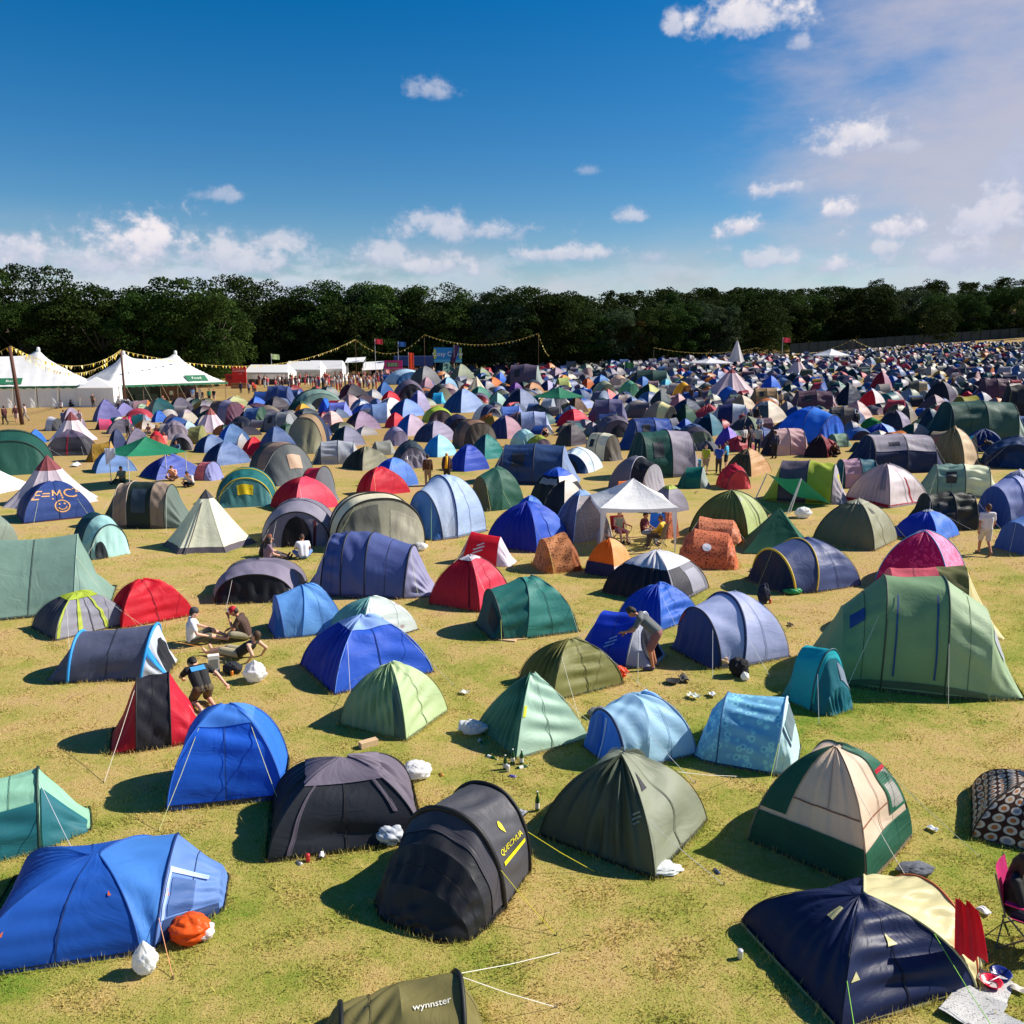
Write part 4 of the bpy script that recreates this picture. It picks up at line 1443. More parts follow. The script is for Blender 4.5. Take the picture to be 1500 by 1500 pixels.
LEAF = [leaf_mat("leaves_dark", "20300f", "344a18", 0), leaf_mat("leaves_mid", "2a3e12", "445820", 0), leaf_mat("leaves_rust", "3a3414", "5a4a1e", 0), leaf_mat("leaves_pale", "303e26", "465638", 0)]
BARK = plain("bark", "4a4036", 0.9, var=0.3, scale=3.0)


def crown_mesh(seed, kind):
    r = np.random.RandomState(seed)
    # normalised crown: height 1 (0..1), radius about .38
    cl = []
    n = dict(round=62, tall=46, airy=34, cone=50)[kind]
    for _ in range(n):
        u = r.rand()
        if kind == "round":
            z = 0.10 + 0.80 * u
            rad = 0.40 * math.sqrt(max(0.05, 1 - ((z - 0.48) / 0.54) ** 2))
        elif kind == "tall":
            z = 0.10 + 0.84 * u
            rad = 0.26 * math.sqrt(max(0.05, 1 - ((z - 0.5) / 0.54) ** 2))
        elif kind == "airy":
            z = 0.26 + 0.68 * u
            rad = 0.27 * math.sqrt(max(0.06, 1 - ((z - 0.64) / 0.42) ** 2))
        else:
            z = 0.08 + 0.86 * u
            rad = 0.30 * (1.02 - z)
        a = r.rand() * 2 * math.pi
        q = r.rand() ** 0.45
        s = (0.075 + 0.065 * r.rand()) * (0.7 if kind == "airy" else 1)
        cl.append((rad * q * math.cos(a), rad * q * math.sin(a), z, s))
    V, N = [], 0
    per = dict(round=235, tall=220, airy=140, cone=200)[kind]
    for (x, y, z, s) in cl:
        d = r.randn(per, 3)
        d /= np.linalg.norm(d, axis=1, keepdims=True)
        d[:, 2] = np.where(d[:, 2] < -0.35, -d[:, 2], d[:, 2])
        rr = s * (0.55 + 0.5 * r.rand(per, 1) ** 0.6)
        c = np.array([x, y, z]) + d * rr * np.array([1.15, 1.15, 0.85])
        nrm = d + 0.7 * r.randn(per, 3)
        nrm /= np.linalg.norm(nrm, axis=1, keepdims=True)
        t1 = np.cross(nrm, r.randn(per, 3))
        t1 /= np.linalg.norm(t1, axis=1, keepdims=True)
        t2 = np.cross(nrm, t1)
        sz = (0.0075 + 0.008 * r.rand(per, 1))
        V.append(np.stack([c - t1 * sz, c - t2 * sz * 0.7, c + t1 * sz, c + t2 * sz * 0.7], 1).reshape(-1, 3))
    V = np.concatenate(V)
    me = mesh_data("crown", V, np.arange(len(V)).reshape(-1, 4), None, False)
    # trunk and limbs
    b = MB()
    top = 0.5 if kind != "airy" else 0.72
    tp = np.array([[0, 0, -0.02], [0.004, 0.002, 0.12], [-0.006, 0.004, 0.3], [0.008, -0.004, top]])
    b.tube(tp, [0.026, 0.019, 0.015, 0.006], 7)
    for _ in range(9):
        a = r.rand() * 2 * math.pi
        z0 = 0.14 + 0.32 * r.rand()
        L = 0.16 + 0.14 * r.rand()
        e = np.array([L * math.cos(a), L * math.sin(a), z0 + 0.12 + 0.16 * r.rand()])
        b.tube([[0, 0, z0], e * 0.5 + np.array([0, 0, z0 * 0.5 - 0.01]), e], [0.010, 0.007, 0.003], 5)
    F = [np.concatenate(b.Q), np.concatenate(b.T)]
    tm = mesh_data("trunk", np.concatenate(b.V), F, None, True)
    return me, tm


CROWNS = {}
for k, cnt in (("round", 5), ("tall", 3), ("airy", 2), ("cone", 1)):
    for j in range(cnt):
        CROWNS[(k, j)] = crown_mesh(100 + 17 * j + len(k) * 31, k)
        CROWNS[(k, j)][1].materials.append(BARK)
CM = {}


def tree(x, y, h, wid, kind, mat, label, group="trees along the edge of the field"):
    j = rng.randrange({"round": 5, "tall": 3, "airy": 2, "cone": 1}[kind])
    cm, tm = CROWNS[(kind, j)]
    key = (kind, j, mat)
    if key not in CM:
        c = cm.copy()
        c.materials.append(LEAF[mat])
        CM[key] = c
    root = empty("conifer_tree" if kind == "cone" else "broadleaf_tree", (x, y, float(tz(x, y)) - 0.1), rng.random() * 6.28)
    for nm, me in (("trunk", tm), ("crown", CM[key])):
        o = bpy.data.objects.new(nm, me)
        COL.objects.link(o)
        o.parent = root
        o.scale = (wid, wid, h)
    tag(root, label, "tree", group)
    return root


# front row: (px of the trunk, px row of the crown top, distance, width/height, kind, foliage)
TREES = [(-40, 395, 128, 1.0, "round", 0), (8, 388, 132, .9, "airy", 0), (62, 386, 138, .95, "airy", 3), (30, 440, 126, 1.1, "round", 0), (100, 432, 132, 1.0, "round", 0),
         (148, 403, 130, 1.2, "round", 0), (210, 428, 128, 1.0, "round", 0), (268, 402, 133, 1.25, "round", 0), (312, 425, 130, 1.0, "round", 1),
         (362, 406, 138, 1.15, "round", 0), (418, 428, 136, 1.1, "round", 1), (458, 420, 165, 1.2, "round", 0), (505, 412, 172, 1.1, "round", 0),
         (470, 455, 155, .95, "round", 1), (545, 418, 170, 1.1, "round", 3), (590, 424, 168, 1.0, "tall", 3), (575, 414, 182, 1.2, "round", 1), (640, 417, 172, 1.2, "round", 0), (628, 448, 160, 1.0, "tall", 3),
         (672, 428, 175, 1.0, "round", 1), (702, 432, 172, 1.15, "tall", 3), (735, 428, 180, 1.1, "round", 3), (765, 420, 185, 1.2, "round", 0), (800, 423, 188, 1.1, "round", 0),
         (785, 455, 170, 1.1, "round", 1), (835, 432, 190, 1.1, "round", 0), (868, 462, 178, 1.25, "round", 0), (905, 452, 186, 1.1, "round", 3), (930, 466, 182, .95, "round", 2),
         (960, 448, 195, 1.1, "round", 1), (985, 428, 215, .8, "cone", 0), (1000, 440, 205, 1.2, "round", 0), (1050, 440, 205, 1.1, "round", 3), (1030, 432, 214, 1.2, "round", 0), (1088, 430, 212, 1.1, "round", 0),
         (1130, 424, 212, 1.25, "round", 0), (1145, 475, 200, .8, "round", 1), (1180, 432, 214, 1.1, "round", 1), (1222, 417, 216, 1.15, "round", 0), (1265, 413, 216, 1.2, "round", 0),
         (1290, 428, 212, 1.0, "round", 0), (1330, 424, 214, 1.0, "round", 3), (1362, 428, 212, 1.05, "round", 0), (1395, 424, 224, 1.2, "round", 1), (1420, 430, 212, 1.0, "round", 0), (1452, 418, 216, 1.2, "round", 0),
         (1490, 416, 215, 1.15, "round", 0), (1535, 418, 215, 1.1, "round", 0), (1580, 414, 215, 1.1, "round", 0)]
HUE = ["dark green", "mid green", "rusty brown", "grey green"]
SHP = dict(round="broad crowned", tall="narrow upright", airy="tall thin crowned", cone="pointed")


def tree_place(px):
    marks = [(55, "behind the closed marquee"), (205, "behind the food marquee"), (345, "behind the red sign board"), (520, "behind the white stalls"),
             (600, "behind the pink stall"), (660, "behind the blue board"), (790, "behind the mid field pole"), (960, "left of the white tipi"),
             (1080, "behind the white tipi"), (1180, "right of the white tipi"), (1330, "above the sloping fence"), (1700, "above the fence's right end")]
    for lim, s in marks:
        if px < lim + 60 or lim == 1700:
            return s
    return marks[-1][1]


ORD = ["first", "second", "third", "fourth", "fifth", "sixth", "seventh", "eighth", "ninth", "tenth", "eleventh", "twelfth", "thirteenth", "fourteenth", "fifteenth", "sixteenth"]
seen = {}
for (px, py, d, wr, kind, mat) in sorted(TREES):
    dirx = (px - 750) / 1250
    d = d + 28 if px < 330 else max(d + 6, 214) if px < 560 else max(d + 8, 210)
    yv = d
    x = dirx * d * 0.985
    v = -(py - 750) / 1250
    zt = CAM_H + d * (-ST + v * CT) / (CT + v * ST)
    h = (zt - float(tz(x, yv))) * 1.0
    x = dirx * (d * CT - (zt * 0.6 - CAM_H) * ST)
    pl = tree_place(px)
    k = (SHP[kind], HUE[mat], pl)
    seen[k] = seen.get(k, 0) + 1
    n = seen[k]
    tot = sum(1 for q in TREES if (SHP[q[4]], HUE[q[5]], tree_place(q[0])) == k)
    lab = f"{SHP[kind]} {HUE[mat]} tree {pl}" + (f", {ORD[n - 1]} of {tot}" if tot > 1 else "")
    wid = h * wr * (0.95 if kind == "round" else 1.0)
    tree(x, yv, h * 1.02, wid, kind, mat, lab)

# the wood behind: one mass of crowns over the far rise
r = np.random.RandomState(5)
pts = []
for (dist, n, hh) in ((195, 26, 17), (235, 46, 15), (300, 60, 18), (390, 70, 20), (500, 80, 22), (620, 90, 24)):
    for i_ in range(n):
        ang = -0.72 + 1.44 * (i_ + r.rand()) / n
        if dist < 200 and ang > -0.35:
            continue
        dd = dist * (1 + 0.08 * r.randn())
        pts.append((dd * math.tan(ang), dd, hh * (0.8 + 0.35 * r.rand()) * (1.0 - .38 * float(_sm(.1, .5, ang)))))
base = {}
for k in ((("round"), 0), ("round", 1), ("round", 2), ("tall", 0)):
    me = CROWNS[k][0]
    co = np.empty(len(me.vertices) * 3, np.float32)
    me.vertices.foreach_get("co", co)
    base[k] = co.reshape(-1, 4, 3)
Vw = []
ks = list(base)
for (x, y, h) in pts:
    B = base[ks[r.randint(len(ks))]]
    keep = r.rand(len(B)) < (0.34 if y < 350 else 0.2)
    P = B[keep]
    cen = P.mean(1, keepdims=True)
    P = cen + (P - cen) * (1.5 if y < 350 else 2.1)
    a = r.rand() * 6.28
    ca, sa = math.cos(a), math.sin(a)
    wv = h * 1.0
    Q3 = np.stack([(P[..., 0] * ca - P[..., 1] * sa) * wv + x, (P[..., 0] * sa + P[..., 1] * ca) * wv + y, P[..., 2] * h + float(tz(x, y))], -1)
    Vw.append(Q3.reshape(-1, 3))
Vw = np.concatenate(Vw)
tag(mk("far_wood", Vw, np.arange(len(Vw)).reshape(-1, 4), LEAF[0], smooth=False), "distant dark wood rising behind the front row of trees", "wood", kind="stuff")
# scrub closing the foot of the wood
sb = []
for i_ in range(300):
    u = (i_ % 150) / 149
    px = -80 + 1680 * u
    d = np.interp(px, [-80, 300, 350, 700, 900, 1600], [164, 166, 214, 212, 214, 228]) + r.randn() * 3 + (14 if i_ >= 150 else 0)
    x = (px - 750) / 1250 * d
    B = base[ks[r.randint(len(ks))]]
    B = B[r.rand(len(B)) < 0.2]
    h = 6 + 4 * r.rand() + (3 if i_ >= 150 else 0)
    Q3 = np.stack([B[..., 0] * 7 + x, B[..., 1] * 7 + d, B[..., 2] * h + float(tz(x, d)) - 0.8], -1)
    sb.append(Q3.reshape(-1, 3))
sb = np.concatenate(sb)
tag(mk("undergrowth", sb, np.arange(len(sb)).reshape(-1, 4), LEAF[1], smooth=False), "dark undergrowth at the foot of the tree line", "undergrowth", kind="stuff")
# ------------------------------------------------------------------ the near tents
def CAP(col, a0=60, v=.4, nm="top_panel"):
    return [(nm, 1, a0, 180 - a0, 0, 1, col), (nm, 0, 0, 180, a0 / 90, 1, col), (nm, 2, 0, 180, 0, 1 - a0 / 90, col)]


FILM = clear_plastic()
DARK = ("07101c")

# lower left corner, big blue tent
tent((-60, 1222, 336, 1436), 13, [(-1.05, .7, 0.0), (-.98, .74, 1, .84, 1, "d"), (.40, .74, 1, -.46, 1, "d"), (.50, .70, .97, .10, 1, "p"), (1.02, .30, .42, 0, .9, "p"), (1.06, .26, 0.0)],
     ["1b57b4", "1b57b4", "4a88d8", "6488c8", "6488c8"], "large royal blue dome tent with orange toggles in the lower left corner", poles=[(3, "12306a", .016), (2, "1d4f9c", .012)],  # panel next to the porch paler: sunlight painted on the same blue cloth
     patches=[("window", 3, 26, 60, .14, .55, "41639c"), ("porch_flap", 3, 5, 24, .1, .98, "27406e"), ("toggle", 1, 50, 54, .86, .89, "e86820", "tri"), ("toggle", 1, 30, 34, .1, .13, "e86820", "tri"), ("toggle", 3, 44, 50, .05, .12, "e86820", "tri"), ("porch_trim", 3, 64, 69, .08, .78, "b8cdf0"), ("porch_trim", 3, 24, 69, .06, .10, "b8cdf0")], guys=[(3, 28, .7, .25, "e8a070")], skirt=(.06, "1a2234"), wr=.010, name="dome_tent", segn=["end_panel", "flysheet", "flysheet", "porch_panel", "porch_panel"])
# left edge, mint
tent((-80, 1124, 135, 1279), 27, [(-1.2, .75, 0.0), (-.75, .8, .93, .15), (.22, .76, 1.0, .06), (1.08, .42, 0.0)], ["94c8ac", "94c8ac", "94c8ac"],
     "pale mint tent with teal lower panels cut by the left edge", poles=[(2, "18382f", .022), (1, "18382f", .018)],
     patches=[("lower_panel", 1, 3, 44, .0, .96, "1f6a74"), ("lower_panel", 2, 3, 62, .06, .88, "236c78"), ("window", 2, 30, 60, .1, .32, FILM)], skirt=(.05, "123038"))
# blue, left of centre
tent((243, 1031, 424, 1190), 12, DOME(.78, 1.0), ["1f66d8", "1f66d8", "2c72dc"], "bright blue dome tent with a paler blue top and dark groundsheet", patches=CAP("4482d8", 62, .42),
     poles=[(1, "2a66c8", .014), (2, "2a66c8", .014)], skirt=(.10, "20283a"))
# red with black band
tent((160, 984, 294, 1107), 22, [(-1, .72, 0.0), (-.42, .8, .97, .1, 1.0), (.34, .8, 1, .06, 1.0), (.8, .75, .5, 0, .9), (1.0, .66, 0.0)], ["b80e2c", "2b2b33", "c41632", "c41632"],
     "small red tent with a black door band over the middle", poles=[(1, "16161a", .014), (2, "16161a", .014)], skirt=(.05, "301016"))
# grey pop up with blue trim
tent((66, 914, 262, 1002), 7, [(-1.35, .42, 0.0), (-.86, .6, .9, .1, 1.05), (.52, .62, 1.0, .2, 1.05), (.98, .5, 0.0)], ["565b72", "5a6079", "c2cad6"],
     "slate grey tunnel tent with bright blue pole sleeves and open white porch", name="tunnel_tent", poles=[(1, "2a94dc", .034), (2, "2a94dc", .034)],
     patches=[("porch_trim", 2, 30, 44, 0, .95, "2a94dc"), ("door", 2, 50, 118, .25, 1, "23262f", "varch")], guys=[(2, 150, .8, .7, "e0902c")])
# grey dome with lime top
tent((45, 865, 193, 940), 48, DOME(.85, 1.0), ["4b4d59", "90909d", "8a8a96"], "dark grey dome tent with a lime green top seam", patches=CAP("a8bc3c", 68, .22) + [("stripe", 1, 4, 88, .30, .36, "b6c44c"), ("stripe", 1, 4, 88, .02, .06, "b6c44c"), ("stripe", 1, 4, 88, .66, .71, "b6c44c")], skirt=(.05, "22242c"))
# red, behind
tent((159, 848, 287, 922), 38, DOME(.72, .95, x=-.22), ["c41026", "cc142c", "cc142c"], "crumpled scarlet tent beside the three sitting men", wr=.026, guys=[(2, 40, 1.1, .5, "e8b050"), (2, 150, 1.6, .9, "cfd268"), (1, 30, 1.0, .2, "e89040")], skirt=(.03, "801018"))
# big sage ridge tent
tent((-70, 781, 171, 916), 20, [(-1.45, .9, 0.0), (-1.0, .92, 1, .12, .3), (.52, .92, 1.0, .08, .3), (1.12, .85, 0.0)], ["7b998d"] * 3, "large grey green ridge tent at the left edge", name="ridge_tent",
     poles=[(1, "8aa89c", .012), (2, "8aa89c", .012)], wr=.02, sag=.05, guys=[(2, 60, 1.4, 1.1, "d8d4b0"), (1, 30, 1.4, -.2, "c8c470")], skirt=(.06, "2c3c38"))
tent((-45, 752, 29, 804), 40, DOME(.85), ["98a698"] * 3, "pale grey green dome tent cut by the left edge above the ridge tent")
# teal with white door
tent((97, 750, 192, 821), -38, [(-1.05, .8, 0.0), (-.5, .85, 1, .1), (.15, .82, .98, .1), (.7, .74, .78, .12), (1.0, .66, 0.0)], ["123e4a", "123e4a", "98c6c6", "aad6d2"],
     "small teal and white dome tent with a pale open door", poles=[(3, "12282c", .024), (2, "12282c", .016)], patches=[("door", 3, 20, 72, .3, .98, "0c1a20", "varch")])
cone_tent((238, 717, 375, 812), 6, ["dcdcc0", "e2e2c8"], "cream pyramid tent with a dark cap and dark skirt", cap=(.15, "46464c"), skirt=(.09, "58525a"), rot=-52, door=-100, name="pyramid_tent", kindw="pyramid tent")
tent((23, 704, 142, 768), 36, DOME(.9), ["203878", "314a8a", "314a8a"], "navy blue dome tent painted with a formula and a smiling face", skirt=(.04, "6a2830"),
     decals=[(1, "E=MC²", 47, .5, .42, "dca868", 1, 1), (1, SMILE, 25, .56, .42, "dca868", 1, 1), (0, "1", 50, .55, .4, "c82430", 2, 1)])
tent((139, 705, 291, 775), -5, [(-1.95, .6, 0.0), (-1.05, .8, .94), (-.5, .82, 1, 0, 1.1), (.48, .82, 1, 0, 1.1), (1.05, .8, .94), (1.8, .6, 0.0)], ["2b3f39", "9c8878", "25352f", "9c8878", "63736c"],
     "dark green tunnel tent with two tan bands", name="tunnel_tent", poles=[(1, "b0a090", .02), (2, "b0a090", .02), (3, "20241f", .02), (4, "20241f", .02)], patches=[("window", 2, 18, 60, .2, .8, "3c4c5c")])
tent((317, 684, 407, 745), -76, HOOPF(.95, 1.05), ["0f5252", "126060", "1c6868", "4a8488"], "teal dome tent with yellow seams and a yellow sign on its door", poles=[(2, "c8b428", .03), (3, "c8b428", .03)], patches=[("door_sign", 3, 74, 108, .2, .55, "ecc81e")],
     decals=[(3, "M", 91, .37, .3, "30280c", 2, 1)])
cone_tent((-150, 662, 43, 731), 10, ["eeeeea", "f2f2ee"], "white canvas bell tent cut by the left edge", name="bell_tent", rot=5, kindw="bell tent")
cone_tent((4, 667, 143, 747), 10, ["d6cad2", "cfc2cc", "b6a8b4"], "striped pale tipi with a red brown cap beside the white bell tent", cap=(.30, "84444a"), rot=8, concave=.2)
tent((-48, 629, 80, 700), -62, HOOPF(.95, 1.1), ["123f36", "164a3e", "1a5044", "24584c"], "dark green dome tent with porch at the left edge behind the tipi", poles=[(2, "0e2e28", .04), (3, "0e2e28", .04)], guys=[(2, 150, 1.8, .6, "c8ccc0")])
tent((312, 817, 450, 887), -82, HOOPF(1.15, 1.05), ["6c6676", "746e80", "8a8296", "191b22"], "black fronted dome tent with a lilac grey hood", poles=[(3, "141418", .022)], patches=[("side_flap", 3, 152, 177, .1, 1, "8c8890")], guys=[(3, 60, .1, .7, "d0d0d0")])
tent((442, 778, 643, 878), -9, [(-1.7, .65, 0.0), (-1.15, .8, .95, .1), (-.6, .84, 1, 0, 1.05), (.02, .84, 1, 0, 1.05), (.98, .72, .8, .08), (1.6, .45, 0.0)], ["9c98b4", "56639a", "56639a", "56639a", "9494b6"],
     "long navy and lilac tunnel tent with black hoops", name="tunnel_tent", gl=.5, poles=[(1, "181c30", .024), (2, "181c30", .024), (3, "181c30", .024), (4, "181c30", .03)], skirt=(.05, "141a30"), wr=.016)
tent((383, 729, 497, 803), -82, HOOPF(1.1, 1.0), ["7b7788", "7f7b8c", "8e8a9a", "847e8c"], "grey dome tent with an open door and people sitting before it", poles=[(3, "16161a", .026), (2, "2a2830", .014)],
     patches=[("doorway", 3, 62, 120, .12, 1, "120c10", "varch"), ("door_flap", 3, 122, 128, .1, 1, "50101c")], guys=[(3, 40, .4, .6, "d8d4d0"), (3, 55, .2, .7, "d8d4d0")])  # doorway is a near-black patch painting the shade inside
tent((481, 721, 622, 813), -68, [(-1.1, .8, 0.0), (-.6, .9, .94, 0, 1.1), (-.05, .97, 1, 0, 1.12), (.55, .97, .98, .05, 1.12), (.95, .8, 0.0)], ["cfc8a8", "d6cfb0", "e0dabc", "989684"],
     "cream dome tent with black hoops and a grey window door", poles=[(1, "15140f", .03), (2, "15140f", .034), (3, "15140f", .034)], patches=[("window", 3, 35, 88, .1, .9, "6c6c64"), ("door", 3, 100, 142, .2, .95, "b0ac98")])
tent((591, 695, 715, 793), -132, [(-1.1, .95, 0.0), (-1, .95, 1, .85, 1, "d"), (.35, .98, 1, -.2), (.8, .8, .78, .1), (1.1, .72, 0.0)], ["9cb4e0", "acc2ea", "bccdf0", "2f62a4"],
     "pale blue dome tent with a dark blue arched porch", poles=[(2, "1b3a70", .03), (3, "1b2c50", .026)], patches=[("door_highlight", 3, 60, 80, .2, .9, "4c7cb8")], guys=[(3, 120, .5, .5, "a8d890"), (2, 150, .8, .2, "a8d890")], skirt=(.05, "182848"), wr=.016)
tent((664, 778, 759, 832), -18, [(-1.15, .42, 0.0), (-.78, .5, 1, .22, .7), (.58, .5, .88, 0, .7), (1.1, .5, 0.0)], ["a89cac", "dc1c30", "dcd4e4"], "scarlet tube tent with a white end", name="tunnel_tent", guys=[(1, 30, .8, -.3, "d8d890")], decals=[(1, PENGUIN, 40, .4, .3, "e8dcdc", 1, 1)])
tent((628, 813, 748, 898), 61, DOME(1.0, .95), ["a41028", "d23a54", "d23a54"], "crimson dome tent with a small white top", patches=CAP("d8d4dc", 74, .2) + [("door_seam", 0, 36, 41, .05, .9, "3a0c18")], poles=[(2, "5a1020", .012)], skirt=(.04, "5a0c18"), wr=.018)
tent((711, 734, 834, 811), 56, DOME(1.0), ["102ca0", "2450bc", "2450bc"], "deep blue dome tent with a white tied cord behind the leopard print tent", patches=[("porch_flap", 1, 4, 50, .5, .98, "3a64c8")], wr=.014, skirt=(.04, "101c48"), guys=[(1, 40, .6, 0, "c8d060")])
tent((751, 726, 802, 766), 42, DOME(.8), ["2454c0", "4a80dc", "4a80dc"], "small mid blue dome tent peeping over the deep blue tent")
tent((777, 779, 855, 841), 18, [(-.85, .8, 0.0), (-.5, .95, .85, -.1), (.35, .98, 1, .0), (.7, .9, .6), (.9, .75, 0.0)], ["d08448|leopard", "dc9460|leopard", "a05c34|leopard", "a05c34|leopard"], "leopard print pop-up tent with its dark opening to the left", name="pop_up_tent", guys=[(1, 40, .9, -.1, "d8d860")], kindw="pop-up tent")
tent((856, 788, 928, 848), 52, DOME(.95), ["ec7410", "f0a468", "e8e0dc"], "small orange dome tent with a navy lower band before the white gazebo", patches=[("lower_band", 0, 4, 176, .0, .26, "16285a"), ("lower_band", 1, 2, 20, 0, 1, "d8dcec")])
tent((882, 806, 1039, 889), 52, DOME(1.05, 1.05), ["25252f", "7c7c8a", "b8b8c4"], "charcoal dome tent with a white roof", patches=CAP("d0d0d8", 50, .3) + [("door", 1, 5, 62, .06, .55, "35353f"), ("door_flap", 1, 6, 40, .56, .9, "a0a0b0")], poles=[(2, "14141a", .012)], skirt=(.04, "16161c"), guys=[(2, 40, .8, .5, "c8c8c8")])
tent((694, 843, 850, 939), 201, HOOPF(.85, .98), ["1d625c", "3b8a80", "2d756d", "0e4f52"], "teal dome tent with a dark window in its porch", poles=[(3, "0b2f30", .022), (2, "0f3f3c", .012)], patches=[("window", 3, 105, 150, .2, .7, "0a2430")], skirt=(.05, "0c2426"), guys=[(3, 150, .6, .2, "c8d870"), (1, 150, .6, 0, "c8c8a0")])  # body sides painted paler, as the teal cloth looks in sunlight
tent((391, 854, 508, 937), 206, HOOPF(.85, 1.0), ["5c98dc", "6aa4e4", "6aa4e4", "1c66b4"], "mid blue dome tent with a darker porch behind the pale flowered tent", poles=[(3, "184488", .022), (2, "3a78c0", .012)], patches=[("porch_top", 3, 40, 140, .02, .35, "4a8cd4")], skirt=(.04, "14305a"))
tent((479, 872, 613, 948), 46, DOME(.9, 1.05), ["68a4a4|flowers", "ccd6d2|flowers", "ccd6d2|flowers"], "pale turquoise flower printed dome tent", skirt=(.05, "4a4a52"))
tent((439, 900, 636, 1019), 33, DOME(.9, .85), ["1038a8", "2358c8", "2358c8"], "vivid blue dome tent with a pale blue top panel", patches=CAP("8fb0ec", 66, .1), poles=[(1, "5a84dc", .012), (2, "5a84dc", .012)], wr=.022, skirt=(.04, "101c44"))
tent((497, 969, 656, 1086), 63, DOME(1.05, .95, x=-.06), ["88a47c", "b6ca9a", "b6ca9a"], "light sage green dome tent with a white cord pegged to a wooden block", poles=[(1, "8aa87c", .010)], wr=.02, patches=[("side_panel", 0, 4, 32, .02, .6, "5c7a68")], guys=[(2, 120, 1.6, .6, "e0e0d0")])
tent((759, 934, 914, 1028), 30, DOME(.8, 1.0), ["6c6b36", "83824a", "8a8850"], "olive yellow dome tent in the middle of the field", poles=[(2, "5a5a30", .012)], skirt=(.05, "1e4a44"), wr=.02)
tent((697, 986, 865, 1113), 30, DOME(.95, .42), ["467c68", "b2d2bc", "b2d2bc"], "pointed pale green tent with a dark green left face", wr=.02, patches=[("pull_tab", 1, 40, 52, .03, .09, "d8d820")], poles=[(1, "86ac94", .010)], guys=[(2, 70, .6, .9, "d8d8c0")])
tent((852, 1011, 1021, 1130), 206, HOOPF(.88, 1.08), ["8cbcf4", "a4ccf8", "a4ccf8", "2f7ae0"], "blue and white dome tent with its zipped blue porch facing left", poles=[(3, "102a58", .024), (1, "86a8dc", .012)], patches=[("zip_band", 3, 92, 97, .1, 1, "b0c8ee"), ("porch_panel", 3, 40, 88, .1, .95, "2d70cc")], guys=[(2, 150, .9, -.3, "d0d4d8")], skirt=(.04, "142c5c"))
tent((1015, 1014, 1173, 1137), -22, [(-1.2, .7, 0.0), (-.95, .86, .6, 0, 1.1), (-.66, .9, .94, .04, 1.1), (.56, .9, 1, .1, 1.1), (.86, .82, .55, 0, 1.1), (1.0, .7, 0.0)], ["76b4da|floral", "76b4da|floral", "76b4da|floral", "c4e4f4", "c4e4f4"], "light blue flower patterned pop-up tent with a mesh window", name="pop_up_tent", kindw="pop-up tent",
     poles=[(3, "c4e2f2", .022), (2, "2a5c8c", .014)], patches=[("window", 3, 55, 112, .25, .98, "6d8089", "rect"), ("door_zip", 3, 44, 49, .1, .98, "1c3450")], skirt=(.05, "244c7c"), guys=[(3, 30, .9, -.1, "c8dc50")])
tent((789, 1097, 1036, 1290), 55, DOME(1.05, .9, x=-.1), ["56604e", "8e947f", "8e947f"], "large dark olive dome tent with a small triangular vent", wr=.024, poles=[(1, "58604e", .012)], patches=[("vent", 1, 56, 72, .12, .3, "3a3a40", "tri"), ("hood", 2, 60, 120, .0, .4, "4a5244")], skirt=(.05, "22281f"),  # darker end face, paler sides: shade and sun put into the olive colour
     guys=[(2, 50, .3, 2.0, "d4d4cc"), (1, 40, 1.1, .2, "d4d4cc")], decals=[(0, PENGUIN, 20, .42, .16, "98a090", 2, 1)])
tent((389, 1103, 624, 1265), 13, DOME(.78, 1.02), ["22252d", "262a32", "6c6474"], "black dome tent with a lilac grey roof and white rubbish at its foot", patches=CAP("776e7e", 60, .55) + [("pole_strip", 1, 4, 60, .12, .15, "685f6c"), ("pole_strip", 1, 30, 60, .86, .90, "685f6c")],
     poles=[(2, "2a2830", .012)], skirt=(.07, "101216"), guys=[(2, 60, .3, .3, "dcdcdc")], wr=.016)
tent((550, 1147, 778, 1384), -119, [(-1.15, .6, 0.0), (-.72, .80, .92, -.08, 1.08), (.24, .90, 1, .06, 1.08), (.72, .88, .74, 0, 1.08), (1.04, .80, .40, 0, 1.05), (1.24, .60, .12, 0, 1.0), (1.3, .45, 0.0)], ["424248|check", "4a4a50|check", "303136", "27282c", "27282c", "27282c"], "charcoal black pop-up tent with yellow lettering and yellow guy lines", name="pop_up_tent", kindw="pop-up tent",
     poles=[(1, "0e0e10", .03), (2, "0e0e10", .04)], patches=[("hood", 2, 4, 176, .03, .6, "4c4a52")], gl=.46,
     decals=[(1, "QUECHUA", 148, .47, .09, "e8dc18", 1, -1), (1, bar((-2.5, 0), (2.5, 0), .36), 155, .46, .09, "e8dc18", 1, -1), (1, LEAFMARK, 132, .5, .10, "e8dc18", 1, -1)],
     guys=[(2, 152, .9, .1, "e4d820"), (1, 150, .9, -.4, "e4d820")], skirt=(.04, "0e0e10"))
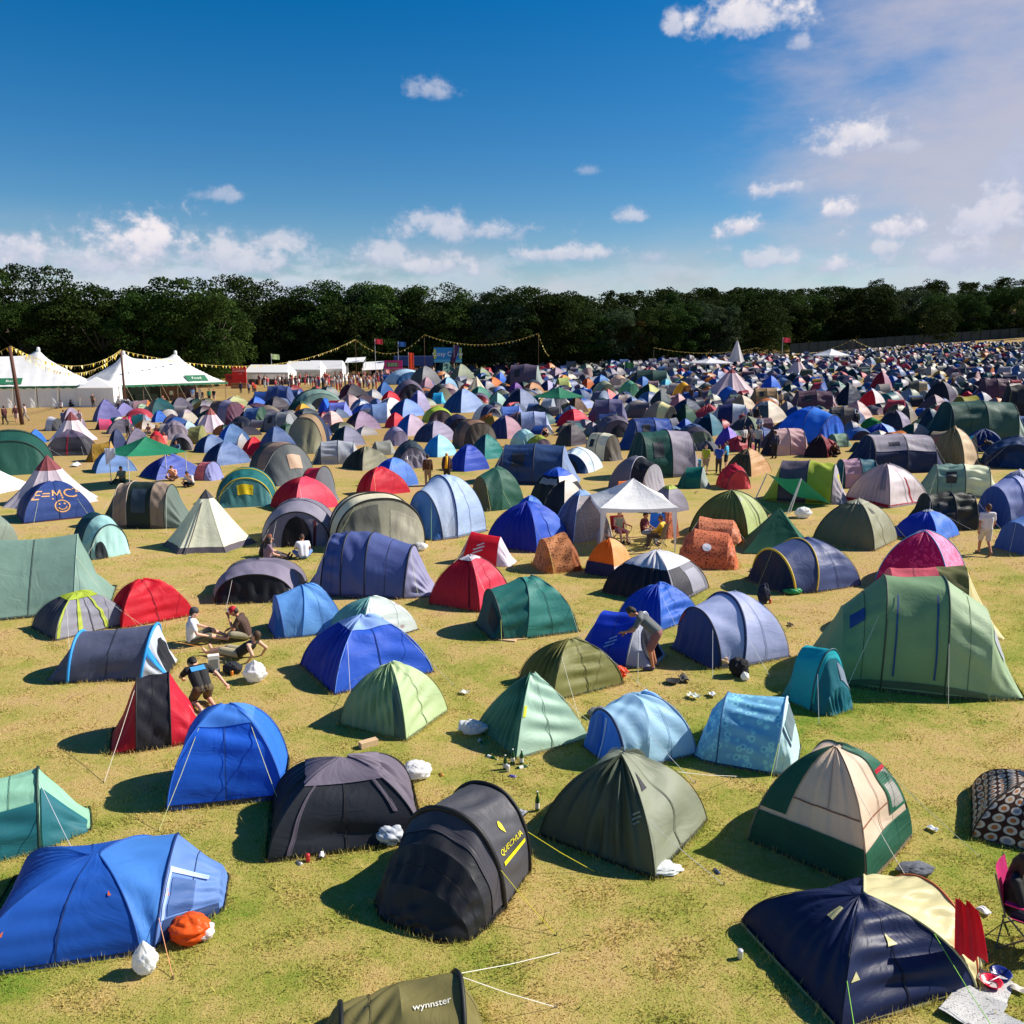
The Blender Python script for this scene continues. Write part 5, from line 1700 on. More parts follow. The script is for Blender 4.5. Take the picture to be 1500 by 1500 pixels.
tent((1095, 1085, 1335, 1305), 47, DOME(1.0, 1.02), ["ecccb4", "ecccb4", "1e5c48"], "peach dome tent with dark green lower walls and roof flaps", patches=[("lower_wall", 1, 1, 20, 0, 1, "1d5a46"), ("lower_wall", 0, 1, 179, 0, .24, "1d5a46"), ("side_panel", 0, 134, 178, .27, .98, "1f5e4a"), ("side_panel", 1, 24, 86, .72, .99, "2a6a54"),
      ("window", 1, 26, 52, .76, .96, "b9b4ae"), ("window_trim", 1, 52, 55, .74, .98, "c8203c"), ("seam", 1, 32, 33.2, 0, .7, "9a6c58"), ("seam", 0, 2, 134, .40, .412, "9a6c58"), ("seam", 0, 62, 64, .42, .9, "c8a890"), ("porch_mat", 1, 1, 8, .97, 1.0, "565a66")], poles=[(1, "2c2a24", .010), (2, "2c3a30", .012)], tr=.34, wr=.014, skirt=(.05, "123c30"))
tent((1086, 1283, 1449, 1512), 19, [(-1.02, .85, 0.0), (-1, .88, 1, .92, .8, "d"), (.78, .88, 1, -.80, .8, "d"), (.96, .72, .86, .04, .9, "p"), (1.3, .56, .30, 0, .9, "p"), (1.38, .5, 0.0)], ["15234c", "15234c", "d8cf9c", "d8cf9c", "d8cf9c"], "navy dome tent with a cream porch in the lower right corner", gl=.46, wr=.022,
     poles=[(2, "c8c090", .016), (3, "c86838", .016)], patches=[("vent", 0, 70, 94, .66, .8, "cfc890", "rect"), ("guy_patch", 1, 48, 58, .44, .56, "d0c890", "tri"), ("guy_patch", 1, 32, 38, .04, .12, "d0c890", "tri"), ("doorway", 3, 50, 132, .12, .98, "16181c", "rect")], skirt=(.05, "b0a878"),  # doorway: dark patch painted as the unlit inside of the porch
     guys=[(1, 34, .9, -.5, "8cd83c"), (2, 50, 1.2, -.1, "8cd83c")], segn=["flysheet", "flysheet", "porch_panel", "porch_end", "porch_end"])
tent((1422, 1126, 1600, 1270), 62, DOME(.9, .95), ["c87848|rings", "c87848|rings", "c87848|rings"], "brown tent printed with rows of circles at the right edge", poles=[(1, "3a2a20", .014)], skirt=(.04, "2c3444"))
tent((460, 1424, 722, 1620), 12, [(-1.4, .6, 0.0), (-1.05, .8, .66, .05, .95), (-.2, .88, .9, .05, .9), (.62, .85, 1, .12, .8), (1.1, .6, 0.0)], ["7a7244"] * 4, "olive ridge tent with white lettering cut by the bottom edge", name="ridge_tent", poles=[(3, "101410", .03), (1, "101410", .03)], decals=[(2, "wynnster", 74, .5, .07, "ecebe0", 1, 1)],
     guys=[(3, 100, .1, 1.1, "e8e4d8"), (3, 140, .6, 1.4, "e8e4d8")], wr=.02)
tent((1143, 945, 1249, 1050), -58, [(-.95, .6, 0.0), (-.45, .72, .92, -.08, 1.05), (.4, .74, 1, .05, 1.05), (.86, .68, .42, 0, 1.0), (1.04, .5, 0.0)], ["10909e", "12a0b0", "0c6878", "0c6878"], "turquoise pop-up tent in front of the big green family tent", name="pop_up_tent", kindw="pop-up tent", poles=[(2, "0a4c58", .02)], patches=[("hood", 2, 8, 172, .02, .22, "14a8b8"), ("window", 2, 100, 150, .35, .85, "7c8ca0")], guys=[(2, 40, .5, .5, "b8c8d0")])
tent((1178, 842, 1502, 1027), -18, [(-2.25, .85, 0.0), (-1.55, 1.08, .62, 0, 1.1), (-.78, 1.15, .97, .04, 1.2), (.42, 1.15, 1, 0, 1.2), (1.25, 1.05, .74, 0, 1.1), (1.95, .8, 0.0)], ["76966e", "76966e", "7c9c74", "9cb490", "9cb490"], "big sage green family tunnel tent with blue zips", name="tunnel_tent",
     poles=[(2, "39493a", .02), (3, "39493a", .02)], patches=[("zip", 2, 5, 62, .16, .19, "27508e"), ("zip", 2, 5, 62, .80, .83, "27508e"), ("window", 4, 50, 80, .1, .45, "b4b8c4"), ("side_vent", 1, 48, 66, .15, .5, "2c4c8c")], wr=.014, skirt=(.06, "2c3c2c"), guys=[(2, 60, 1.0, -.8, "d8d8cc"), (3, 60, 1.0, 0, "d8d8cc")])
tent((1281, 777, 1416, 872), 50, DOME(.95), ["a80e58|floral", "e27aa4|floral", "e27aa4|floral"], "bright pink patterned dome tent behind the big green tent", poles=[(1, "58a0d0", .016), (2, "58a0d0", .016)])
tent((1260, 828, 1474, 938), -13, [(-1.3, .7, 0.0), (-1.0, .75, .9, .1), (-.0, .78, .95), (.45, .78, 1, .1), (1.3, .55, 0.0)], ["d86c78", "d45c6c", "6a6c40", "d6cc94"], "coral and cream tunnel tent half hidden by the big green tent", name="tunnel_tent")
tent((1091, 786, 1263, 871), 203, HOOPF(.9, 1.0), ["3c4a74", "4c5a88", "42507c", "121c36"], "navy dome tent with yellow piping and a camping chair in its porch", poles=[(2, "d8b428", .024), (3, "d8b428", .034)], skirt=(.05, "101828"), guys=[(3, 90, .1, .6, "d0c860")], gl=.5)
cone_tent((1089, 744, 1192, 816), 4, ["1f5f48", "4a8a6c", "2a6a50", "1f5f48"], "dark green pyramid shaped tent", name="pyramid_tent", rot=-60, concave=.08, kindw="pyramid tent", poles=False)
tent((1189, 732, 1315, 808), 47, DOME(1.0), ["6e7258", "94957c", "94957c"], "khaki dome tent with a dark vent and yellow guy lines", patches=CAP("a8a892", 74, .12) + [("vent", 1, 52, 68, .3, .5, "44443c", "tri")], poles=[(1, "34362c", .014)], guys=[(2, 40, .8, .1, "d4dc38"), (1, 40, .8, 0, "d4dc38")], wr=.02)
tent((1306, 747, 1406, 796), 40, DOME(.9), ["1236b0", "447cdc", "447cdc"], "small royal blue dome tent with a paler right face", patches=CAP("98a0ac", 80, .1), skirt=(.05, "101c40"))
tent((1454, 752, 1570, 814), 200, HOOPF(.95, 1.05), ["4468a8", "4a70b0", "4a70b0", "3a5c98"], "steel blue dome tent cut by the right edge beside the standing woman", guys=[(3, 90, .2, .4, "c8ccd4")])
tent((1423, 696, 1535, 774), 202, HOOPF(.95, 1.0), ["7a88c0", "8c98ca", "8c98ca", "30508e"], "lavender and blue dome tent at the right edge", poles=[(2, "3a4a80", .016)])
tent((835, 894, 978, 981), -30, [(-1.0, .55, 0.0), (-.5, .66, .9, .05), (.42, .66, 1, .1), (.95, .5, 0.0)], ["1038b8", "143cc0", "b2b8ca"], "royal blue pop-up tent that a man bends over", name="pop_up_tent", kindw="pop-up tent", poles=[(2, "c4c8d4", .02)], patches=[("doorway", 2, 40, 120, .2, .9, "141a2c", "varch")], decals=[(1, PENGUIN, 30, .5, .22, "88a8e8", 1, 1)])  # doorway: dark patch standing in for shade behind the open door
tent((904, 854, 1024, 925), 42, DOME(.9), ["1a4abc", "2f68cc", "2f68cc"], "blue dome tent with pale wrinkles behind the bending man", wr=.022)
tent((981, 865, 1158, 981), 205, HOOPF(.95, 1.05), ["a4aed6", "b2bbe0", "b2bbe0", "1c3670"], "lavender dome tent with a navy porch hung with little flags", poles=[(3, "0f1a38", .024), (2, "1a2c5c", .034)], skirt=(.05, "141e3c"), guys=[(3, 130, .7, .5, "d8d8d8"), (2, 150, .9, 0, "d8d8d8")], patches=[("flag_strip", 3, 28, 60, .05, .12, "b83048")])
tent((989, 774, 1082, 836), -14, [(-1.05, .7, 0.0), (-.8, .85, .7), (-.5, .88, .98, .03), (.62, .85, .88, .06), (.9, .8, .5), (1.05, .65, 0.0)], ["d87850|leopard"] * 5, "orange leopard print pop-up tent, the nearer of a pair", name="pop_up_tent", kindw="pop-up tent", decals=[(2, disc(0, 0, .5), 40, .4, .2, "e8e4e8", 1, 1)])
tent((1006, 756, 1088, 800), -16, [(-1.0, .75, 0.0), (-.55, .88, 1, -.05), (.6, .85, .9, .08), (.9, .78, .5), (1.05, .65, 0.0)], ["501c10", "e08a64|leopard", "e08a64|leopard", "e08a64|leopard"], "orange leopard print pop-up tent, the farther of a pair", name="pop_up_tent", kindw="pop-up tent")
tent((966, 742, 995, 790), 30, DOME(.9), ["e08a64|leopard"] * 3, "round orange spotted tent behind the white gazebo", name="pop_up_tent", kindw="pop-up tent")
tent((1009, 718, 1130, 792), 52, DOME(1.05), ["59693a", "a6b276", "a6b276"], "lime grey dome tent with black hoops behind the leopard pair", poles=[(1, "20261a", .018), (2, "20261a", .022)], patches=[("vent", 1, 60, 74, .1, .25, "b8b4c0", "tri"), ("pole_strip", 1, 4, 86, .62, .65, "20261a")])
tent((950, 711, 1010, 753), 35, DOME(.9), ["8b8797", "908c9c", "908c9c"], "grey dome tent with a lime top right of the white gazebo", patches=CAP("a8b84c", 66, .2))
tent((893, 703, 942, 732), -10, POP(1.1), ["b01c20", "e8823c", "e8823c"], "orange and red tent just behind the white gazebo roof", name="pop_up_tent", kindw="pop-up tent")
tent((889, 667, 977, 723), -48, HOOPF(.9, 1.0), ["6c6c7c", "6c6c7c", "22262c", "b0acb8"], "charcoal and grey dome tent with a pale door", poles=[(2, "c0bcc8", .02)])
tent((685, 683, 770, 750), 218, HOOPF(.9, 1.0), ["8cb0a4", "2c6050", "24584c", "5c5b42"], "green dome tent with an olive porch", guys=[(3, 130, .9, .4, "d0d890"), (2, 150, .9, 0, "d0d890")])
tent((774, 685, 858, 746), 50, DOME(.95), ["171a26", "1f2230", "d8d4d4"], "blue topped black dome tent with a white band", patches=CAP("2458c4", 58, .45) + [("band", 0, 20, 160, .44, .58, "98949c"), ("band", 1, 42, 58, 0, 1, "e4dcd8")])
tent((794, 703, 862, 762), 42, DOME(.9), ["10181f", "d6cec4", "d6cec4"], "black and cream dome tent leaning on the speckled grey tent")
tent((807, 718, 897, 797), 32, DOME(.8, .8), ["8c88a0|speckle", "b0a8b0|speckle", "b0a8b0|speckle"], "tall speckled grey dome tent left of the white gazebo", patches=CAP("84acdc", 72, .2), poles=[(1, "c0c8dc", .016), (2, "c0c8dc", .016)])
tent((521, 684, 602, 728), 35, DOME(.7, .9, x=-.2), ["a80c24", "cc2038", "cc2038"], "bright red tent in front of a blue one", wr=.02)
tent((542, 670, 614, 716), 42, DOME(.85), ["1848b8", "5c8ce0", "5c8ce0"], "blue dome tent behind the bright red tent")
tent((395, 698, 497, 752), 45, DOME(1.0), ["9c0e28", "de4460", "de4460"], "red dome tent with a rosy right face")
tent((434, 683, 498, 738), -32, POP(1.0, .7), ["c41c3c", "d42844", "6a7078"], "red hooped tent behind the rosy red dome", name="pop_up_tent", kindw="pop-up tent", poles=[(1, "200c10", .02), (2, "200c10", .02)])
tent((361, 647, 470, 713), -50, [(-1.4, .7, 0.0), (-.9, .85, .95), (-.2, .88, 1, 0, 1.1), (.4, .88, .98), (1.1, .75, 0.0)], ["222824", "2a302c", "8e7668", "5c6264"], "brown and charcoal tunnel tent with a tan door panel", name="tunnel_tent", poles=[(3, "1a1c18", .02)], patches=[("door_panel", 3, 80, 112, .25, .6, "d0ae94")])
# ------------------------------------------------------------------ tents of the middle distance: kind, left, top, right, bottom, turn, colours
MID = """
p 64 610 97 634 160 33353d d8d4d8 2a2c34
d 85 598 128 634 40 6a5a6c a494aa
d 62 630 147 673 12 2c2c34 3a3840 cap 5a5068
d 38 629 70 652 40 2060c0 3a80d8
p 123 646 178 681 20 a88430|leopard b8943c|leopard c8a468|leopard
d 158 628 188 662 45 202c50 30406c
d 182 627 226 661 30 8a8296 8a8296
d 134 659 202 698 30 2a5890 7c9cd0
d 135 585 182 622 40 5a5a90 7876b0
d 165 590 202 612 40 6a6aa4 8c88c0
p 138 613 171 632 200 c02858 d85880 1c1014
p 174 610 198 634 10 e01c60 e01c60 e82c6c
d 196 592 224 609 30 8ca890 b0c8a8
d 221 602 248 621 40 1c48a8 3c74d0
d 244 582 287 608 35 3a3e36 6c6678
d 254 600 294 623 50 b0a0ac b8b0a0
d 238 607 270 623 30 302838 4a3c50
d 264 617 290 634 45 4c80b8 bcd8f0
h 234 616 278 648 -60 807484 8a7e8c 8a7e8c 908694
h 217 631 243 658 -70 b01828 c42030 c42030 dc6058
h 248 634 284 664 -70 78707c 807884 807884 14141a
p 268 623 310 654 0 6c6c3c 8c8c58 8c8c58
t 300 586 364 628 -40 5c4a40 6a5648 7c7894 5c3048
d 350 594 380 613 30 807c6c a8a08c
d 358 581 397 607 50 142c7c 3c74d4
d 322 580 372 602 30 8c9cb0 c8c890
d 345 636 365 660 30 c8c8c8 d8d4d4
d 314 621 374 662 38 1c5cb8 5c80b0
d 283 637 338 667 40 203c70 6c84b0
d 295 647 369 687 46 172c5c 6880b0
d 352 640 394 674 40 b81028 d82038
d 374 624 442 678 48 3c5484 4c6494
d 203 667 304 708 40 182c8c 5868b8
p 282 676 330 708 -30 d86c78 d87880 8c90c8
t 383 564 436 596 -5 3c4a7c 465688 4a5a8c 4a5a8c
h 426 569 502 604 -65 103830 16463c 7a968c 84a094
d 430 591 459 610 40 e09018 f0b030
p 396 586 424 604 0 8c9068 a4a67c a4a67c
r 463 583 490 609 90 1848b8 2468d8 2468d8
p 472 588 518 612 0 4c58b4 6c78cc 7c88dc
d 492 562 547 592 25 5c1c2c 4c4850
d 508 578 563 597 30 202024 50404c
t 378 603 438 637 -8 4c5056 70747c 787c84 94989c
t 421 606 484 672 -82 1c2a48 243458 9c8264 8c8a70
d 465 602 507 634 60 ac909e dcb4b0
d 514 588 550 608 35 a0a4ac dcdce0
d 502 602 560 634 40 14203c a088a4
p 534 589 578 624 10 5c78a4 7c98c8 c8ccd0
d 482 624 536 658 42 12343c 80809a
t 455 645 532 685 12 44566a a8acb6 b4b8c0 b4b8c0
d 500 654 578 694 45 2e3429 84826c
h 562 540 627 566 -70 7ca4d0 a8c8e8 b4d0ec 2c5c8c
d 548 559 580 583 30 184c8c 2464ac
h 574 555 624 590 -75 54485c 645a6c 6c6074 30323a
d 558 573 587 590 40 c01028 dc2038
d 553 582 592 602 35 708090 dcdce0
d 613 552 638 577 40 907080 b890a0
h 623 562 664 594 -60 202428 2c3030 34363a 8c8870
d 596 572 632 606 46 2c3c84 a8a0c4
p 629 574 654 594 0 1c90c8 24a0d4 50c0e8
d 646 569 714 609 45 184474 8ca4d0 tall
d 568 584 624 614 45 16407c 7c9ce0
h 618 595 664 622 -80 98b030 a0b838 a0b838 4c4048
h 646 606 692 637 -70 20203c 24243c 28284a 18182c
h 690 591 737 624 -60 243058 c8ccd8 30385c 1c1c34
d 563 604 597 630 45 9c0c24 d02038
d 576 606 630 643 46 1656ac b8a4b8
h 560 624 600 657 -65 7c7490 8c84a0 9890ac 7c7490
d 605 616 670 652 50 2c3a5c 9890ac
t 663 614 728 664 -75 4a3a30 58463a 8c6c58 4c423a
d 713 609 768 647 55 26386c a88494
d 618 637 670 674 48 1c80cc a0d4f4
d 686 636 742 678 42 0c4c64 1c8480
h 573 644 629 692 -75 20303c 283844 34424e 948c9c sign
p 538 644 583 670 20 7c7c74 9c9c94 9c9c94
d 656 651 718 696 40 1c3cac 3050bc
d 722 545 745 566 40 1c58b8 3070d0
d 744 560 768 578 40 50247c 703c98
d 763 560 798 578 30 8c6040 c8946c
d 813 549 840 564 30 e08030 f0a050
p 808 552 840 573 10 606c30 bcc878 bcc878
d 788 557 818 574 40 1c2c5c a8a4c8
d 733 569 794 605 45 12223e 7280a4
p 788 582 818 608 -20 8c949c a0a8b4 a0a8b4
p 736 589 768 604 10 d85050 e87878 e87878
p 722 594 772 615 5 b8c8d8 5478c8 8090d8
t 749 602 810 634 8 182c4c 98a8d0 a8b4d8 a8b4d8
d 815 599 866 628 50 a80c2c e43850
d 826 581 863 608 40 4a2c14 5c3818
d 700 640 722 656 40 a0603c b87850
d 813 620 862 658 40 322e38 48424c
d 853 619 885 640 40 8c8088 a89ca8
t 858 584 922 624 0 4c4a68 545270 6c688c 6c688c
h 868 607 928 645 -80 4c4858 5c5464 645c6c 5c5464
h 866 557 903 585 -75 7c8068 949a80 949a80 6c705c
d 873 570 908 589 45 b41c34 e47878
d 866 549 895 568 40 1c4c90 3c7cc0
h 888 549 924 573 -75 a08878 c8a890 d8b89c b0a498
d 848 554 873 573 40 a04810 b85c20
h 905 557 938 583 -75 3c7c5c 4c8c6c 5c9c7c 508c70
t 851 634 914 681 -52 c0bca4 d0ccb4 e0dcc4 565048
h 811 654 884 699 -112 b0c4e4 c4d4f0 c8d8f0 0f3868
t 708 649 852 718 -6 20386a 24406e 2a4674 7c90b8
h 746 628 790 660 -60 80b0b4 a4ccd0 a8d0d4 90b8bc
h 768 637 810 662 -75 8c9838 98a43c 98a43c 6c5c70
t 918 541 988 568 0 1c3430 24403c 3c5850 8ca098
d 928 551 955 571 40 184c90 2c6cb4
d 963 555 988 573 40 2480a0 58b8d0
d 928 562 974 588 40 10382c b8bc74
h 984 559 1016 586 -75 c88c10 d8a018 e0a81c 704c14
d 948 571 989 602 45 2a3a42 44545c
d 978 577 1010 604 40 9c707c c09ca0
h 938 587 995 626 -50 7c746c 908478 ecdca0 14181c
d 910 581 941 605 45 1c3064 6c84ac
d 983 584 1030 610 40 1a2c50 3c4864
d 985 593 1023 624 40 103c30 1c5040
d 1013 605 1064 643 45 0c2a3c 387084
t 1038 591 1102 629 -10 a0aab4 20285c c8d0d8 20285c
h 1048 566 1084 593 -75 16488c 1c54a4 2460b4 143c7c
d 1066 579 1108 603 40 887c6c c8b8a4
d 1112 550 1146 577 40 1850b4 2868d0
t 902 611 998 664 18 1a3c7c 1c4084 2c50a0 8ca4dc
d 986 613 1021 638 40 203c8c 5474bc
t 902 629 1034 710 14 0c3a34 185048 9a92a2 9a92a2
d 1045 625 1086 658 50 5444a8 9c84e0
d 965 659 1010 703 45 2a473d 648474
p 990 683 1042 720 -20 0c6458 0c6a60 9ca8a4
d 1060 657 1131 703 42 4e4e38 c49a6c
h 1048 679 1100 722 -82 a41430 b81830 bc1c34 cc4850
t 1093 568 1146 594 -8 806848 a48860 a08460 94805c
t 1148 571 1232 607 -5 543848 583c4c 5c4050 bca0a6
d 1095 587 1156 624 38 44545a d0c4b4
d 1138 588 1166 610 40 706c74 8c8890
h 1130 595 1244 658 -50 2068cc 246cd4 2c78dc 1c58c0 
t 1202 595 1260 633 -10 4c4a48 5c5654 645c58 c4a48c
d 1228 587 1280 618 40 b89898 d0b4b0
d 1220 562 1266 597 30 0e1a34 142444
d 1210 559 1245 577 40 14284c 6c8c84
t 1113 627 1192 672 -170 c8a8a4 d4acac d8b4b0 241820
d 1177 637 1222 675 55 240c14 701424
p 1204 634 1250 658 10 5c7c68 88a48c 88a48c
d 1254 571 1299 603 45 c01020 d8d0d0
h 1256 611 1296 637 -60 1c6c30 2c7c38 3c8c40 286c30
d 1262 620 1318 640 46 1c40a4 84a4e4
t 1228 635 1392 700 -3 16244a 182850 182850 30385c top a49ca8
t 1208 671 1296 720 -2 0c5468 b890a4 0f6074 106878
t 1115 674 1244 748 -28 a4b438 5c5464 a8b83c b0a8b4 sign2
d 1237 679 1362 752 28 b09ea6 d8ccd0 trim
t 1338 679 1470 736 -14 6c8c80 74948a d8dcbc d8dcb8
d 1347 694 1420 726 42 1c3474 a8b0d0
t 1320 720 1446 785 -2 2a2e2a 2c302c 30342f 2c302c
d 1448 689 1530 740 46 223c7c a0a4c0
h 1372 646 1416 684 -75 1484b8 1c90c8 1c98d0 0c0c10
d 1354 626 1434 694 42 7c7658 ccb494
p 1396 638 1436 684 -60 1898b8 20a8c8 101418
t 1340 586 1514 654 -8 1c3c34 34584c 3c5e54 98aca4
d 1342 600 1378 634 45 16344c 1c3c5c
d 1282 601 1338 638 50 343440 9088a0
d 1312 594 1345 620 40 5c5850 8c8478
d 1438 589 1482 608 30 14342c 2c5448
p 1386 579 1446 600 0 787018 989024 989024
d 1405 573 1428 588 40 b82038 d84050
t 1422 554 1486 590 -5 4c3444 54384c 5c4050 5c4454
t 1452 563 1540 618 -8 1c1e22 24262a 2c2e32 303236
d 1342 578 1394 606 40 544c54 a08c94
d 1352 558 1404 594 45 24242c 50485c
t 1322 558 1364 583 -20 505048 5c5a50 b8a888 b8a888
d 1272 543 1308 576 48 7c1428 a88090
d 1332 556 1365 578 45 1c2038 8098cc
h 1436 638 1540 694 -120 142c50 183460 183460 0f2444
d 560 528 598 549 30 8c5c50 a87868
d 598 536 648 570 40 4c5458 7c7c80
d 637 528 668 552 35 1c5048 3c6c64
d 655 533 700 565 40 5c6450 98a088
d 690 538 722 560 40 3c5048 8c9c7c
t 735 533 800 572 -10 14243c 5c5064 5c5064 94a09c
d 800 538 830 556 40 807080 a890a0
p 850 538 870 556 -60 8c6c68 a08480 a08480
d 640 552 672 576 45 16345c 8cb8d8
d 706 553 740 572 40 2864b8 d87830
d 684 566 722 590 35 246858 3c8c78
d 715 575 745 596 40 5c9088 9cc0b8
p 560 520 594 538 0 c82c40 d83c50 d83c50
"""
CNT = 0
TIPIS = [((71, 603, 143, 648), ["d4c8cc", "c8bcc4"], (.3, "7c3c40"), "pale tipi with a red brown cap beside the charcoal tunnel"), ((282, 597, 338, 634), ["d8c4cc", "ccb8c4"], (.3, "a05c58"), "pinkish tipi with a red cap behind the olive pop-up"),
         ((1026, 540, 1116, 583), ["c8b4b8", "c4acb4"], (.16, "8c3c40"), "large pinkish tipi at mid field with a red tip"), ((1145, 525, 1190, 551), ["ccb8b8", "c4b0b4"], (.2, "7c3438"), "distant pinkish tipi with a dark red tip")]
for bb, cols, cap, lab in TIPIS:
    cone_tent(bb, 10, cols, lab, cap=cap, rot=9, concave=.15)
cone_tent((1064, 497, 1092, 535), 9, ["d8d4d0", "ccc8c8"], "tall narrow white tipi standing above the far tents", rot=4, concave=.05, poles=True)
cone_tent((680, 551, 716, 577), 8, ["dccfb4", "d4c6a8"], "small cream tipi right of the pale blue hooped dome", rot=12, concave=.15)

DENS = []
for ln in MID.strip().splitlines():
    q = ln.split()
    k, bb, rot = q[0], tuple(float(v) for v in q[1:5]), float(q[5])
    cols, ex = [], []
    for w_ in q[6:]:
        if w_ in ("cap", "tall", "sign", "sign2", "top", "trim"):
            ex.append(w_)
        elif ex and ex[-1] in ("cap", "top"):
            ex.append(w_)
        else:
            cols.append(w_)
    rot += rng.uniform(-5, 5)
    bb = (bb[0], bb[1], bb[2], bb[3] - .10 * (bb[3] - bb[1]))
    big = bb[2] - bb[0] > 45
    kw = dict(wr=.02 + .012 * rng.random(), sag=.05)
    patches, decs, poles = [], [], []
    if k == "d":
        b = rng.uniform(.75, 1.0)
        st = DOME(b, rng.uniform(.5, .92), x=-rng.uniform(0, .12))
        c3 = [cols[0], cols[1], cols[1]]  # many pairs paint shade on the left face and sun on the right
        if big and rng.random() < .5:
            poles = [(1, cols[0].split("|")[0], .016), (2, cols[1].split("|")[0], .016)]
        if "cap" in ex:
            patches = CAP(ex[ex.index("cap") + 1], 55, .3)
            patches.append(("door_trim", 1, 4, 70, .5, .55, "8c1c30"))
        elif rng.random() < .22:
            patches = CAP(cols[1] if word(cols[0]) != word(cols[1]) else cols[0], rng.uniform(55, 70), .35)
        if "trim" in ex:
            patches = [("red_trim", 1, 1, 5, 0, 1, "a81830"), ("red_trim", 0, 5, 175, 0, .06, "a81830"), ("window", 0, 24, 60, .3, .75, "9c8c98"), ("red_trim", 1, 5, 50, .6, .64, "a81830")]
        name, kindw = "dome_tent", "dome tent"
    elif k == "p":
        st = POP(rng.uniform(.9, 1.15), .64)
        c3 = cols[:3]
        name, kindw = "pop_up_tent", "pop-up tent"
        if big:
            poles = [(1, "26262c", .016), (2, "26262c", .02)]
    elif k == "r":
        st = [(-1.1, .7, 0.0), (-.8, .7, 1, .1, .1), (.8, .7, 1, -.1, .1), (1.1, .7, 0.0)]
        c3 = cols[:3]
        name, kindw = "ridge_tent", "ridge tent"
    elif k == "h":
        st = HOOPF(rng.uniform(.85, 1.0), rng.uniform(.82, 1.0))
        c3 = cols[:4]
        poles = [(3, cols[1] if word(cols[3]) in ("black", "charcoal", "navy") else "2c2c34", .022), (2, "3a3a44", .014)] if big else [(3, cols[3], .016)]
        if big and rng.random() < .6:
            patches = [("door", 3, 58, 122, .25, .98, ("20242c" if rng.random() < .6 else cols[1]), "varch")]
        name, kindw = "dome_tent", "porch tent"
        if "sign" in ex:
            decs = [(3, "SIDNEY", 92, .42, .26, "e8e4e8", 2, 1)]
            patches = [("door", 3, 62, 126, .2, .98, "9a92a2", "varch")]
    else:
        st = [(-1.7, .65, 0.0), (-1.05, .82, .95, 0, 1.1), (0, .84, 1, 0, 1.12), (.95, .8, .94, 0, 1.1), (1.5, .62, 0.0)]
        c3 = cols[:4]
        poles = [(1, "2a2a30", .018), (2, "2a2a30", .02), (3, "2a2a30", .018)] if big else []
        name, kindw = "tunnel_tent", "tunnel tent"
        if "top" in ex:
            tc = ex[ex.index("top") + 1]
            patches = [("roof_panel", 1, 34, 146, .03, .98, tc), ("roof_panel", 2, 34, 146, .03, .98, tc), ("roof_panel", 3, 50, 146, .0, .2, tc), ("window", 1, 40, 66, .45, .8, "2c2c40")]
        elif "sign2" in ex:
            patches = [("door_sign", 3, 78, 104, .25, .6, "d8d030")]
        elif big and rng.random() < .6:
            patches = [("window", 1, 24, 52, .3, .7, "30363e")]
    tent(bb, rot, st, c3, None, name, poles, patches, (), decs, kindw=kindw, far=not big, **kw)
N_LISTED = len(ALL)

# the farther rows, filled by a seeded scatter: the largest stand as tents of their own, the rest are one far mass
FARP = ["1c3c80", "2450a8", "16284c", "3c5c98", "6c8cc0", "7c98c0", "b8b8c4", "3c3c48", "54606c", "8c8898", "6c6874", "34363e", "9890a4", "c0b8b8", "c8bcb0", "a89880", "6c6c50", "7c8c70", "2c5c48", "1c4438", "1c6870",
        "b81c30", "d84858", "e88838", "d8a830", "5c3a4c", "8c6c7c", "c8a0a4", "4c4454", "e0dcc8", "24242c", "5c80b8", "2c68c8", "484c5c", "7c7488"]
foot = []
for a in ALL:
    l_ = a["root"].location
    foot.append((l_[0], l_[1], (a["bb"][2] - a["bb"][0]) / pxm(np.array(l_)) / 2 * .8))
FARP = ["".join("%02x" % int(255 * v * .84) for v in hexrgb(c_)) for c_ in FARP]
LIM = 304
cand = []
rr = random.Random(23)
y = 664.0
while y > 503:
    wpx = (y - 500) * .275 + 7
    x = 180 + rr.uniform(-10, 10)
    while x < 1530:
        yy_ = y + rr.uniform(-2.5, 2.5)
        lo = 594 if x < 380 else 578 if x < 560 else 546 if x < 720 else 533 if x < 830 else 523 if x < 1160 else np.interp(x, [1160, 1300, 1500], [523, 511, 498])
        hi = 640 if x < 560 else 560 if x < 620 else 596 if x < 720 else 640 if x < 1000 else 664
        w_ = wpx * rr.uniform(.7, 1.3)
        h_ = w_ * rr.uniform(.34, .54)
        ok = lo <= yy_ <= hi and (x > 560 or rr.random() < .55)
        if ok:
            c = at(x, yy_)
            r_ = w_ / pxm(c) / 2
            for (fx_, fy_, fr_) in foot:
                if abs(c[0] - fx_) < fr_ + r_ * .75 and abs(c[1] + r_ * .6 - fy_) < (fr_ + r_ * .75) * 1.05:
                    ok = False
                    break
        if ok:
            cand.append((x - w_ / 2, yy_ - h_, x + w_ / 2, yy_))
            foot.append((c[0], c[1] + r_ * .6, r_ * .72))
        x += w_ * (rr.uniform(.55, .9) if ok else .3)
    y -= max(1.6, (y - 500) * .03)
cand.sort(key=lambda b: -(b[2] - b[0]))


